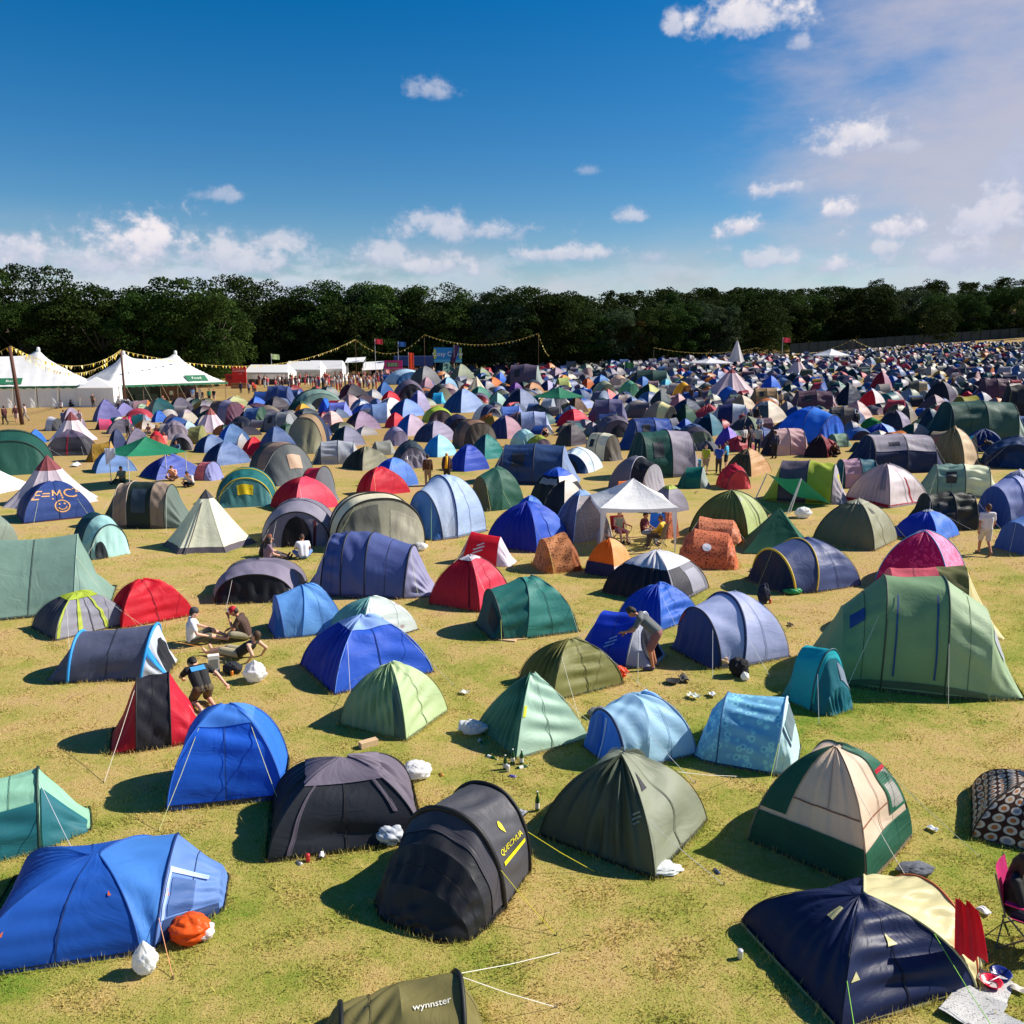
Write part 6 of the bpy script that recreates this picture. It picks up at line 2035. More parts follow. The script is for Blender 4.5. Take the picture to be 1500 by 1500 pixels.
def far_shape():
    q = rr.random()
    if q < .58:
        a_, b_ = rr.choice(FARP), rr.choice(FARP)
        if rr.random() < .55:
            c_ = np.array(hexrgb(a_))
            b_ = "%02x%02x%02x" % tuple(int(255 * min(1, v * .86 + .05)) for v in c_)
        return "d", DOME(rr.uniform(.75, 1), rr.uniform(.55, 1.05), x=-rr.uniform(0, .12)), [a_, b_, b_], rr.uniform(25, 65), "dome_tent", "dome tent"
    a_, b_ = rr.choice(FARP), rr.choice(FARP)
    if q < .75:
        return "p", POP(1.0, .64), [a_, a_, b_], rr.uniform(-60, 40), "pop_up_tent", "pop-up tent"
    if q < .88:
        return "h", HOOPF(.9, .92), [a_, a_, a_, b_], rr.uniform(-100, -50), "dome_tent", "porch tent"
    return "t", [(-1.7, .65, 0.0), (-1.05, .82, .95, 0, 1.1), (.95, .82, .96, 0, 1.1), (1.5, .62, 0.0)], [a_, b_ if rr.random() < .4 else a_, a_], rr.uniform(-25, 15), "tunnel_tent", "tunnel tent"


ind = max(0, LIM - len(ALL))
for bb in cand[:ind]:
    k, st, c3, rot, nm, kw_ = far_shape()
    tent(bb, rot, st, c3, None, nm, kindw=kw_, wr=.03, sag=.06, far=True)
# the remainder: one mesh with a colour per tent
Vs, Fs, Cs, n0 = [], [], [], 0
for bb in cand[ind:]:
    k, st, c3, rot, nm, kw_ = far_shape()
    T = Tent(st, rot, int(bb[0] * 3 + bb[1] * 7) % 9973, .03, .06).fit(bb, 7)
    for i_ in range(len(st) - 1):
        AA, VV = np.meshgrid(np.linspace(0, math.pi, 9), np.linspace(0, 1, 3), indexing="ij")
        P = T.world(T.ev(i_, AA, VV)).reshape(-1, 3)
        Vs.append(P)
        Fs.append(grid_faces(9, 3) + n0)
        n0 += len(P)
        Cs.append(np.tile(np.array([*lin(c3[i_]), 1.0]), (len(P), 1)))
if Vs:
    V = np.concatenate(Vs)
    me = mesh_data("far_tents", V, np.concatenate(Fs))
    ca = me.color_attributes.new("tint", "FLOAT_COLOR", "POINT")
    ca.data.foreach_set("color", np.concatenate(Cs).astype(np.float32).ravel())
    m, t = new_mat("far_tent_cloth")
    o_ = t.n("ShaderNodeOutputMaterial")
    cc = t.n("ShaderNodeVertexColor", _layer_name="tint").outputs[0]
    p = t.n("ShaderNodeBsdfPrincipled", Base_Color=cc, Roughness=.5)
    tr = t.n("ShaderNodeBsdfTranslucent", Color=cc)
    t.link(t.n("ShaderNodeMixShader", Fac=.22, i1=p.outputs[0], i2=tr.outputs[0]).outputs[0], o_.inputs[0])
    me.materials.append(m)
    o = bpy.data.objects.new("far_tents", me)
    COL.objects.link(o)
    tag(o, "hundreds of small tents crowded far across the field below the trees", "tents", kind="stuff")
print("TENTS listed", N_LISTED, "individual", len(ALL), "far", len(cand) - ind)
# ------------------------------------------------------------------ marquees, stalls, poles, bunting, gazebos, fence
CANVAS = fab("eceae4", .8, .25)
GREENT = plain("green_trim", "1c6a48", .7)
POLEM = plain("weathered_pole", "5c3a2c", .8, var=.3)
WOODM = plain("grey_wood", "7a6a58", .8, var=.3)
STEEL = plain("painted_steel", "c8ccd0", .4, .2)
ROPE = plain("rope", "b8a888", .9)


def marquee(P0, P1, W, eave, peak, label, open_front, sign=None, seedv=3):
    P0, P1 = np.array(P0), np.array(P1)
    u = (P1 - P0)[:2]
    L = float(np.linalg.norm(u))
    ang = math.atan2(u[1], u[0])
    root = empty("marquee", (P0[0], P0[1], min(P0[2], P1[2]) - .05), ang)
    a, b = W * .5, L - W * .5
    X, Y = np.meshgrid(np.linspace(-.25, L + .25, 61), np.linspace(-.25, W + .25, 31), indexing="ij")
    dx = np.where(X < a, (a - X) / (a + .25), np.where(X > b, (X - b) / (L + .25 - b), 0))
    dy = np.abs(Y - W / 2) / (W / 2 + .25)
    dm = np.maximum(dx, dy)
    f = (1 - dm) ** 1.22
    kp = np.exp(-((X - a) ** 2 + (Y - W / 2) ** 2) / .5) + np.exp(-((X - b) ** 2 + (Y - W / 2) ** 2) / .5)
    ridge_sag = -.35 * np.clip((X - a) * (b - X) / ((b - a) ** 2 / 4), 0, 1) * (1 - dy)
    Z = eave + (peak - eave) * f + .45 * kp + ridge_sag + .03 * np.sin(X * 5) * (1 - f)
    o = mk("roof", np.stack([X, Y, Z], -1).reshape(-1, 3), grid_faces(61, 31), CANVAS, root, np.stack([X * .3, Y * .3], -1).reshape(-1, 2))

    def wall(nm, p, q, z0, z1, mat, amp=.09):
        n = 160
        t_ = np.linspace(0, 1, n)
        base = np.array(p)[None] * (1 - t_[:, None]) + np.array(q)[None] * t_[:, None]
        d = np.array(q) - np.array(p)
        ln = np.linalg.norm(d)
        nn = np.array([-d[1], d[0]]) / ln
        w_ = amp * (np.sin(t_ * ln * 2.6) + .6 * np.sin(t_ * ln * 5.3 + 1))
        V = []
        for z, kk in ((z0, 1.0), ((z0 + z1) / 2, .7), (z1, .15)):
            V.append(np.concatenate([base + nn * (w_ * kk)[:, None], np.full((n, 1), z)], 1))
        V = np.stack(V, 1).reshape(-1, 3)
        mk(nm, V, grid_faces(n, 3), mat, root, None)
    if not open_front:
        wall("wall", (0, 0), (L, 0), 0, eave, CANVAS)
    wall("wall", (L, W), (0, W), 0, eave, plain("shaded_back_wall", "30382c", .9) if open_front else CANVAS)  # open marquee: back wall coloured dark to stand for the shade inside
    wall("wall", (0, W), (0, 0), 0, eave, CANVAS)
    if open_front:
        for (bx_, bw_, bc_) in ((L * .2, 2.4, "5c4838"), (L * .42, 3.0, "3c4c40"), (L * .68, 2.6, "6a4a34"), (L * .86, 2.0, "40363c")):
            mb = MB()
            mb.box((bx_, W * .45, .5), (bw_, .7, 1.0))
            mb.box((bx_, W * .62, 1.0), (bw_ * .9, .3, 2.0))
            mb.build("serving_counter", plain("counter_" + bc_, bc_, .8), root)
    if not open_front:
        wall("wall", (L, 0), (L, W), 0, eave, CANVAS)
    # scalloped green valance
    for nm, p, q in (("valance", (-.3, -.3), (L + .3, -.3)), ("valance", (-.3, W + .3), (-.3, -.3)), ("valance", (L + .3, -.3), (L + .3, W + .3))):
        n = 120
        t_ = np.linspace(0, 1, n)
        base = np.array(p)[None] * (1 - t_[:, None]) + np.array(q)[None] * t_[:, None]
        lo = eave - .32 + .12 * np.abs(np.sin(t_ * n * .5))
        V = np.stack([np.concatenate([base, lo[:, None]], 1), np.concatenate([base, np.full((n, 1), eave + .03)], 1)], 1).reshape(-1, 3)
        mk(nm, V, grid_faces(n, 2), GREENT, root, None, False)
    for x in (a, b):
        mb = MB()
        mb.lathe([(.16, 0), (.22, .25), (.17, .55), (.0, .62)], (x, W / 2, peak + .2), 10)
        mb.build("king_pole_cap", CANVAS, root, True)
        mb = MB()
        mb.tube([[x, W / 2, 0], [x, W / 2, peak + .2]], .07, 8)
        mb.build("king_pole", WOODM, root)
    k = int(L / 2.2)
    for j in range(k + 1):
        x = L * j / k
        mb = MB()
        mb.tube([[x, 0, 0], [x, 0, eave]], .04, 6)
        mb.build("side_pole", WOODM, root)
        mb = MB()
        mb.tube([[x, -.25, eave], [x + .1, -2.4, .1]], .018, 5)
        mb.build("guy_rope", ROPE, root)
    if sign:
        txt, sx, sw, sh = sign
        zc = eave + (peak - eave) * (1 - .80) ** 1.22
        V = np.array([[sx - sw / 2, W * .02, eave + .25], [sx + sw / 2, W * .02, eave + .25], [sx + sw / 2, W * .13, eave + .25 + sh], [sx - sw / 2, W * .13, eave + .25 + sh]])
        mb = MB()
        lo = V.copy()
        lo[:, 1] += .08
        mb.add(np.concatenate([V, lo]), [[0, 1, 2, 3], [7, 6, 5, 4], [0, 4, 5, 1], [1, 5, 6, 2], [2, 6, 7, 3], [3, 7, 4, 0]])
        sg = mb.build("sign_board", GREENT, root)
        tv, tf = text_mesh(txt)
        kx = sh * .62 / .7
        up = (V[3] - V[0])
        up = up / np.linalg.norm(up)
        nrm = np.cross([1, 0, 0], up)
        c = V.mean(0)
        P = c + tv[:, :1] * kx * np.array([[1, 0, 0]]) + tv[:, 1:2] * kx * up + nrm * .02
        mk("lettering", P, tf, plain("sign_white", "f0eee4", .6), sg, None, False)
    tag(root, label, "marquee", "big white marquees")
    return root


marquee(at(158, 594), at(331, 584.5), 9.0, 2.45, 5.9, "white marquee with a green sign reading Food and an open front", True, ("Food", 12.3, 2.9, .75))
marquee(at(-150, 601), at(121, 595.5), 10.5, 2.6, 6.4, "white marquee with closed walls and green trim at the left edge", False, ("Bar", 11.6, 2.6, .7))
# link tent between the marquees
c = at(147, 595)
lk = empty("porch_tent", c, .12)
mb = MB()
V = np.array([[-2.0, -1.5, 2.3], [2.2, -1.5, 2.3], [2.2, 2, 2.3], [-2.0, 2, 2.3], [-.3, .2, 3.55]])
mb.add(V, None, [[0, 1, 4], [1, 2, 4], [2, 3, 4], [3, 0, 4]])
mb.build("roof", CANVAS, lk)
for p_, q_ in (((-1.95, -1.4), (2.1, -1.4)), ((2.1, -1.4), (2.1, 1.9)), ((-1.95, 1.9), (-1.95, -1.4))):
    n = 40
    t_ = np.linspace(0, 1, n)
    bs = np.array(p_)[None] * (1 - t_[:, None]) + np.array(q_)[None] * t_[:, None]
    wv = .05 * np.sin(t_ * 22)
    V = np.stack([np.concatenate([bs + wv[:, None], np.zeros((n, 1))], 1), np.concatenate([bs, np.full((n, 1), 2.32)], 1)], 1).reshape(-1, 3)
    mk("wall", V, grid_faces(n, 2), CANVAS, lk)
tag(lk, "small white pointed porch tent between the two marquees", "tent")


def pole(px, py, h, label, r=.11, mat=POLEM, tilt=(0, 0), pos=None):
    c = at(px, py) if pos is None else np.array(pos)
    mb = MB()
    top = np.array([tilt[0], tilt[1], h])
    mb.tube([[0, 0, -.3], top * .5, top], [r, r * .92, r * .8], 9)
    root = mb.build("bunting_pole", mat, None, True, c)
    tag(root, label, "pole", "poles holding up the bunting")
    return c + top


def by_top(px, py_top, d, h, label, r=.05):
    """pole at a distance whose top shows at a pixel row"""
    x = (px - 750) / 1250 * d
    z = float(tz(x, d))
    v = -(py_top - 750) / 1250
    zt = CAM_H + d * (-ST + v * CT) / (CT + v * ST)
    return pole(0, 0, zt - z, label, r, POLEM, (0, 0), (x, d, z))


T1 = pole(33, 622, 7.2, "thick leaning wooden pole standing before the left white marquee", .19, POLEM, (-.35, -.1))
T2 = pole(184, 594, 6.7, "wooden pole at the left corner of the food marquee", .14)
T3 = by_top(525, 497, 175, 0, "thin pole above the crowd by the stalls")
T4 = by_top(624, 490, 178, 0, "thin pole left of the bright blue stall board")
T5 = by_top(788, 488, 180, 0, "thin pole at mid field before the dark wood")
T6 = by_top(954, 509, 185, 0, "thin pole left of the tall white tipi")
T7 = by_top(1240, 497, 170, 0, "thin pole rising before the sloping fence")
T8 = by_top(1104, 509, 188, 0, "thin pole just right of the tall white tipi")
PENN = [plain("pennant_yellow", "d8b838", .7), plain("pennant_cream", "e8dca0", .7)]
pm = []
for m_ in PENN:
    me = mesh_data("pennant", [[-.16, 0, 0], [.16, 0, 0], [0, .03, -.42], [-.16, .004, 0], [.16, .004, 0], [0, .036, -.42]], np.array([[0, 2, 1], [3, 4, 5]]), None, False)
    me.materials.append(m_)
    pm.append(me)


def bunting(A, B, sag, label, step=.62, scale=1.0):
    A, B = np.array(A), np.array(B)
    L = np.linalg.norm(B - A)
    n = 26
    t_ = np.linspace(0, 1, n)
    P = A + (B - A) * t_[:, None]
    P[:, 2] -= sag * 4 * t_ * (1 - t_)
    root = empty("bunting", A)
    mb = MB()
    mb.tube(P - A, .018, 5)
    mb.build("cord", plain("bunting_cord", "c8b060", .8), root)
    k = int(min(96, max(6, L / step)))
    d = (B - A) / L
    rz = math.atan2(d[1], d[0])
    for j in range(k):
        s_ = (j + .5) / k
        o = bpy.data.objects.new("pennant", pm[j % 2])
        COL.objects.link(o)
        o.parent = root
        q = (B - A) * s_
        o.location = (q[0], q[1], q[2] - sag * 4 * s_ * (1 - s_) - .01)
        o.rotation_euler = (rng.uniform(-.5, .5), rng.uniform(-.2, .2), rz + rng.uniform(-.6, .6))
        o.scale = (scale,) * 3
    tag(root, label, "bunting", "strings of yellow bunting")


off = np.array([T1[0] - 12, T1[1] + 2, T1[2] - 2.0])
bunting(off, T1, .9, "yellow bunting string running out of the left edge to the thick pole")
bunting(T1, T2, 2.6, "lower yellow bunting string between the thick pole and food marquee pole")
bunting(T1 + np.array([.1, 0, .05]), T2 + np.array([0, .1, .1]), 1.9, "upper yellow bunting string between the thick pole and food marquee pole")
bunting(T2, T3, 3.4, "long yellow bunting string passing above the red sign board", .9, .95)
bunting(T3, T4, 3.3, "yellow bunting string hanging above the pink stall", .7, .85)
bunting(T4, T5, 2.2, "yellow bunting string passing above the bright blue stall board", .7, .85)
bunting(T5, T5 + np.array([2.4, 3, -4.6]), .8, "short yellow bunting tail hanging off the mid field pole", .6, .8)
bunting(T6, T8, 1.2, "faint bunting string behind the tall white tipi", .9, .6)
bunting(T8, T7, 2.2, "faint bunting string right of the tall white tipi", .9, .6)
bunting(T7, T7 + np.array([17, 14, -1.2]), 1.4, "faint bunting string sloping down along the fence", .9, .6)


def place(px, py, d):
    """point at a forward distance seen at a pixel"""
    v = -(py - 750) / 1250
    z = CAM_H + d * (-ST + v * CT) / (CT + v * ST)
    x = (px - 750) / 1250 * (d * CT - (z - CAM_H) * ST)
    return np.array([x, d, z])


def board(px0, py0, px1, py1, d, col, label, texts=(), name="sign_board", cat="sign", strips=()):
    A, B = place(px0, py1, d), place(px1, py0, d)
    w_, h_ = B[0] - A[0], B[2] - A[2]
    g = float(tz((A[0] + B[0]) / 2, d))
    root = empty(name, ((A[0] + B[0]) / 2, d, g))
    z0 = A[2] - g
    mb = MB()
    mb.box((0, 0, z0 + h_ / 2), (w_, .18, h_))
    pn = mb.build("panel", plain("board_" + word(col).replace(" ", "_"), col, .6), root)
    for sx in (-.46, .46):
        if z0 > .3:
            mb = MB()
            mb.box((sx * w_, .16, (z0 + h_ * .5) / 2), (.14, .12, z0 + h_ * .5))
            mb.build("post", WOODM, root)
    for (x0, x1, y0, y1, c_) in strips:
        mb = MB()
        mb.box(((x0 + x1) / 2 * w_, -.1, z0 + (y0 + y1) / 2 * h_), ((x1 - x0) * w_, .03, (y1 - y0) * h_))
        mb.build("stripe", plain("board_" + word(c_).replace(" ", "_") + c_, c_, .6), pn)
    for (txt, cx, cy, size, c_) in texts:
        tv, tf = text_mesh(txt)
        k = size * h_ / .7
        P = np.stack([tv[:, 0] * k + cx * w_, 0 * tv[:, 0] - .125, tv[:, 1] * k + z0 + cy * h_], -1)
        mk("lettering", P, tf, plain("letters_" + word(c_).replace(" ", "_"), c_, .6), pn, None, False)
    tag(root, label, cat)
    return root


board(341, 536, 360, 561, 150, "d81c14", "tall red sign board with white lettering right of the food marquee", [("Comex", 0, .74, .17, "f0e0dc"), ("cafe", .1, .55, .10, "e8a8a0")])
board(331, 548, 342, 566, 152, "b82018", "red trailer side left of the tall red sign board", (), "trailer", "trailer", [(-.4, .4, .55, .85, "8c1410")])
board(339, 561, 361, 578, 148, "b07848", "tan plywood counter below the tall red sign board", (), "counter", "counter", [(-.5, .5, .82, .97, "8c5c34")])
board(635.5, 509, 676, 531, 183, "1c8cd0", "bright blue stall board with big white lettering", [("Cosy Chow", .0, .56, .30, "f4f4f4")], "sign_board", "sign", [(-.5, -.41, .25, .88, "c8d84c"), (.42, .5, .25, .95, "b8d060"), (-.5, .5, 0, .2, "58b8d8")])
board(563, 528, 589, 541, 176, "d82c78", "pink stall front with a green name panel", [("JUICE", -.02, .52, .3, "f0f0d0")], "market_stall", "stall", [(-.36, .28, .3, .75, "3c8c3c"), (-.5, .5, -.02, .12, "e87898")])
board(577, 521, 634, 536, 190, "2c4c84", "long low blue hoarding behind the crowd", (), "hoarding", "hoarding", [(-.5, .5, .9, 1.0, "5c78a8")])
# white stall tents
for (x0, x1, yt, yb, d, lab) in ((364, 428, 534, 562, 165, "white gabled stall tent right of the tall red sign board"), (420, 474, 529, 560, 172, "white gabled stall tent behind the left part of the crowd"), (452, 506, 528, 557, 176, "white gabled stall tent behind the middle of the crowd")):
    A, B = place(x0, yb, d), place(x1, yt, d)
    w_ = B[0] - A[0]
    g = float(tz((A[0] + B[0]) / 2, d))
    hT = B[2] - g
    st_ = empty("stall_tent", ((A[0] + B[0]) / 2, d, g), -.06)
    mb = MB()
    e_ = hT * .62
    a, b = -w_ / 2, w_ / 2
    mb.add([[a, -2.6, e_], [b, -2.6, e_], [b * .86, 0, hT], [a * .86, 0, hT], [a, 2.6, e_], [b, 2.6, e_]], [[0, 1, 2, 3], [3, 2, 5, 4]], [[0, 3, 4], [1, 5, 2]])
    mb.build("roof", CANVAS, st_)
    mb = MB()
    mb.add([[a, 2.6, 0], [b, 2.6, 0], [b, 2.6, e_], [a, 2.6, e_], [a, -2.6, 0], [a, -2.6, e_], [b, -2.6, 0], [b, -2.6, e_]], [[0, 1, 2, 3], [0, 3, 5, 4], [1, 6, 7, 2]])
    mb.build("wall", CANVAS, st_)
    mb = MB()
    mb.box((0, -2.62, e_ - .18), (w_, .04, .36))
    mb.build("valance", plain("valance_white", "dcdcd8", .8), st_)
    for j in range(5):
        mb = MB()
        mb.tube([[a + w_ * j / 4, -2.6, 0], [a + w_ * j / 4, -2.6, e_]], .05, 6)
        mb.build("leg", STEEL, st_)
    mb = MB()
    mb.box((0, -1.6, .5), (w_ * .86, .6, 1.0))
    mb.build("counter", plain("counter_dark", "5c5048", .8), st_)
    tag(st_, lab, "tent", "white stall tents")
# white awnings by the pink stall
for (x0, x1, yt, yb, d, lab) in ((507, 534, 523, 531, 178, "small white awning above the crowd by the thin pole"), (532, 562, 529, 542, 180, "low white canopy left of the pink stall")):
    A, B = place(x0, yb, d), place(x1, yt, d)
    w_, g = B[0] - A[0], float(tz((A[0] + B[0]) / 2, d))
    root = empty("awning", ((A[0] + B[0]) / 2, d, g))
    zt, zb = B[2] - g, A[2] - g
    mb = MB()
    mb.add([[-w_ / 2, -1.5, zb], [w_ / 2, -1.5, zb + .2], [w_ / 2, 1.5, zt], [-w_ / 2, 1.5, zt - .2], [-w_ / 2, -1.5, zb - .06], [w_ / 2, -1.5, zb + .14], [w_ / 2, 1.5, zt - .06], [-w_ / 2, 1.5, zt - .26]],
           [[0, 1, 2, 3], [7, 6, 5, 4], [0, 4, 5, 1], [1, 5, 6, 2], [2, 6, 7, 3], [3, 7, 4, 0]])
    mb.build("canopy", CANVAS, root)
    for sx in (-1, 1):
        for sy in (-1, 1):
            mb = MB()
            mb.tube([[sx * w_ * .48, sy * 1.4, 0], [sx * w_ * .48, sy * 1.4, (zb if sy < 0 else zt) - .12]], .05, 6)
            mb.build("leg", STEEL, root)
    tag(root, lab, "awning")
# festival flags on thin poles
for (px, yt, yb, d, c1, c2, lab) in ((397, 518, 560, 168, "c8dca0", "a8c87c", "pale green flag on a thin pole above the white stall tents"), (549, 496, 540, 178, "d03848", "a82030", "small red flag against the dark trees"), (598, 516, 546, 174, "d84828", "58a868", "red and green banner beside the pink stall"),
                                     (583, 500, 545, 182, "2c5ca0", "3c78b8", "small blue flag against the dark trees"), (1147, 494, 530, 186, "c83c50", "d86c7c", "tiny pink flag right of the tall white tipi"), (665, 505, 536, 182, "382048", "50305c", "dark purple banner leaning across the bright blue stall board"), (915, 530, 575, 150, "285c38", "3c7c50", "little green flag standing over the far tents")):
    A = place(px, yt, d)
    g = float(tz(A[0], d))
    root = empty("flag", (A[0], d, g))
    mb = MB()
    mb.tube([[0, 0, -.2], [0, 0, A[2] - g]], .045, 6)
    mb.build("pole", STEEL, root)
    n, m = 8, 5
    u_, v_ = np.meshgrid(np.linspace(0, 1, n), np.linspace(0, 1, m), indexing="ij")
    tall = "banner" in lab
    w_, h_ = (1.1, 3.6) if tall else (1.6, 1.0)
    sl = .9 if "purple" in lab else 0
    P = np.stack([u_ * w_ - sl * v_, .15 * np.sin(u_ * 6), A[2] - g - .05 - v_ * h_ - .12 * u_], -1).reshape(-1, 3)
    mk("cloth", P, grid_faces(n, m), fab(c1, .7, .3), root, np.stack([u_, v_], -1).reshape(-1, 2))
    tag(root, lab, "flag")

# sloping fence on the right
fr = empty("fence", (*place(1150, 520, 208)[:2], 0))
fx = np.linspace(1150, 1600, 34)
fpts = []
for q in fx:
    d = 208 + (q - 1150) * .03
    x = (q - 750) / 1250 * d
    fpts.append((x, d, float(tz(x, d))))
fpts = np.array(fpts) - np.array(fr.location)
fm, ft = plain("fence_sheet", "333f42", .8, var=.1), plain("fence_post", "2c3434", .7)
lo, hi = fpts - np.array([0, 0, .1]), fpts + np.array([0, 0, 2.4])
V = np.stack([lo, hi, lo + [0, .12, 0], hi + [0, .12, 0]], 1).reshape(-1, 3)
Fq = []
for i_ in range(len(fpts) - 1):
    a = i_ * 4
    Fq += [[a, a + 4, a + 5, a + 1], [a + 2, a + 3, a + 7, a + 6], [a + 1, a + 5, a + 7, a + 3]]
mk("sheeting", V, np.array(Fq), fm, fr, None, False)
for p_ in fpts[::1]:
    mb = MB()
    mb.box(p_ + np.array([0, -.1, 1.2]), (.12, .12, 2.55))
    mb.build("post", ft, fr)
tag(fr, "long grey green sheeted fence sloping up the right side below the trees", "fence")


def gazebo(px, py, side, eave, top, rot, col, label, leg_col="d8d8dc", cloth_legs=False, valance=.2, sagc=.12):
    c = at(px, py)
    root = empty("gazebo", c, R(rot))
    s_ = side / 2
    n, m = 13, 7
    parts = []
    for k in range(4):
        a0, a1 = [(-s_, -s_), (s_, -s_), (s_, s_), (-s_, s_)][k], [(s_, -s_), (s_, s_), (-s_, s_), (-s_, -s_)][k]
        X, Y = np.meshgrid(np.linspace(0, 1, n), np.linspace(0, 1, m), indexing="ij")
        bx = a0[0] + (a1[0] - a0[0]) * X
        by = a0[1] + (a1[1] - a0[1]) * X
        z = eave + (top - eave) * Y - sagc * np.sin(Y * math.pi) * (.4 + .6 * np.sin(X * math.pi)) - .06 * np.sin(X * math.pi) * (1 - Y)
        parts.append((np.stack([bx * (1 - Y), by * (1 - Y), z], -1).reshape(-1, 3), grid_faces(n, m), np.stack([X * side, Y * side], -1).reshape(-1, 2)))
        if valance:
            lo = np.stack([np.linspace(a0[0], a1[0], n), np.linspace(a0[1], a1[1], n), np.full(n, eave - valance)], -1)
            lo[:, 2] -= .02 * np.abs(np.sin(np.linspace(0, 12, n)))
            hi = np.stack([np.linspace(a0[0], a1[0], n), np.linspace(a0[1], a1[1], n), eave - .06 * np.sin(np.linspace(0, math.pi, n))], -1)
            V = np.stack([lo, hi], 1).reshape(-1, 3)
            mk("valance", V, grid_faces(n, 2), fab(col, .6, .25), root, V[:, :2])
    V, F, U, k = [], [], [], 0
    for p_, f_, u_ in parts:
        V.append(p_); F.append(f_ + k); U.append(u_); k += len(p_)
    mk("canopy", np.concatenate(V), np.concatenate(F), fab(col, .6, .25), root, np.concatenate(U))
    for sx in (-1, 1):
        for sy in (-1, 1):
            mb = MB()
            if cloth_legs:
                w_ = .13
                x, y = sx * s_ * .97, sy * s_ * .97
                mb.add([[x - sx * w_ * 1.5, y, eave - .1], [x, y, eave - .05], [x, y - sy * w_ * 1.5, eave - .1], [x - sx * .03, y, .03], [x, y, 0], [x, y - sy * .03, .03]],
                       [[0, 1, 4, 3], [1, 2, 5, 4]])
                mb.build("leg_cloth", fab(col, .6, .25), root)
                mb = MB()
            mb.tube([[sx * s_ * .95, sy * s_ * .95, -.02], [sx * s_ * .95, sy * s_ * .95, eave - .02]], .022, 6)
            mb.build("leg", plain("gazebo_leg", leg_col, .4, .3), root)
    tag(root, label, "gazebo", "gazebos")
    return root


gazebo(925, 797, 2.75, 1.62, 2.45, 2, "f0f0f4", "white gazebo with people sitting in its shade", cloth_legs=True, valance=.16)
gazebo(219, 709, 3.1, 1.75, 2.55, 42, "1d7a58", "green gazebo roof left of centre with a white cloth hung on it", valance=0)
gazebo(818, 612, 3.5, 2.1, 3.0, 44, "1f6e50", "distant green gazebo with one white leg showing at mid field", valance=.1)
gazebo(1216, 541, 4, 2.3, 3.3, 20, "e0e4ec", "tiny white gazebo far off below the sloping fence", valance=.2)
gazebo(1040, 552, 5, 2.3, 3.0, 20, "dcdce0", "low white gazebo roof left of the large pinkish tipi", valance=.2)

# collapsed green tarpaulin on silver poles
c = at(1160, 742)
root = empty("tarpaulin", c)


def rel(px, py, h):
    p_ = at(px, py) - c
    p_[2] += h
    return p_


A, B, C, D = rel(1121, 741, 1.45), rel(1170, 752, 1.5), rel(1219, 741, .06), rel(1150, 731, .5)
n = 12
u_, v_ = np.meshgrid(np.linspace(0, 1, n), np.linspace(0, 1, n), indexing="ij")
P = (A * ((1 - u_) * (1 - v_))[..., None] + B * (u_ * (1 - v_))[..., None] + C * (u_ * v_)[..., None] + D * ((1 - u_) * v_)[..., None])
P[..., 2] -= .35 * np.sin(u_ * math.pi) * np.sin(v_ * math.pi) + .12 * np.sin(u_ * math.pi) * (1 - v_)
P[..., 2] = np.maximum(P[..., 2], .03)
mk("sheet", P.reshape(-1, 3), grid_faces(n, n), fab("0f5a40", .5, .3), root, np.stack([u_ * 2, v_ * 2], -1).reshape(-1, 2))
for (p_, q_) in ((B, rel(1153, 753, 0)), (A, rel(1102, 741, 0)), (B + np.array([.03, .02, -.02]), rel(1157, 752, 0))):
    mb = MB()
    mb.tube([p_, q_], .025, 6)
    mb.build("pole", STEEL, root)
tag(root, "collapsed dark green tarpaulin shelter on silver poles before the grey and lime tunnel tent", "tarpaulin")
# ------------------------------------------------------------------ things lying about
def blob(name, loc, rad, col, label, cat, seed=1, rough=.45, trans=.3, lump=.22, knot=False, group=None):
    r = np.random.RandomState(seed)
    nu, nv = 56, 36
    th, ph = np.meshgrid(np.linspace(0, 2 * math.pi, nu), np.linspace(0.02, math.pi - .02, nv), indexing="ij")
    d = np.stack([np.sin(ph) * np.cos(th), np.sin(ph) * np.sin(th), np.cos(ph)], -1)
    w_ = 0
    for _ in range(9):
        k = r.randn(3) * 2.6
        w_ = w_ + np.abs(np.sin(d @ k + r.rand() * 6)) * .33
    for _ in range(8):
        k = r.randn(3) * 9
        w_ = w_ + np.abs(np.sin(d @ k + r.rand() * 6)) * .12
    rr_ = 1 + lump * (w_ - 2.4)
    V = d * rr_[..., None] * np.array(rad)
    if knot:
        V[..., 2] += np.exp(-(ph / .35) ** 2) * rad[2] * .55
    V[..., 2] += rad[2] * .92
    V[..., 2] = np.maximum(V[..., 2], 0.0)
    V[-1] = V[0]
    o = mk(name, V.reshape(-1, 3), grid_faces(nu, nv), fab(col, rough, trans), None, np.stack([th * .2, ph * .2], -1).reshape(-1, 2), True, loc)
    return tag(o, label, cat, group)


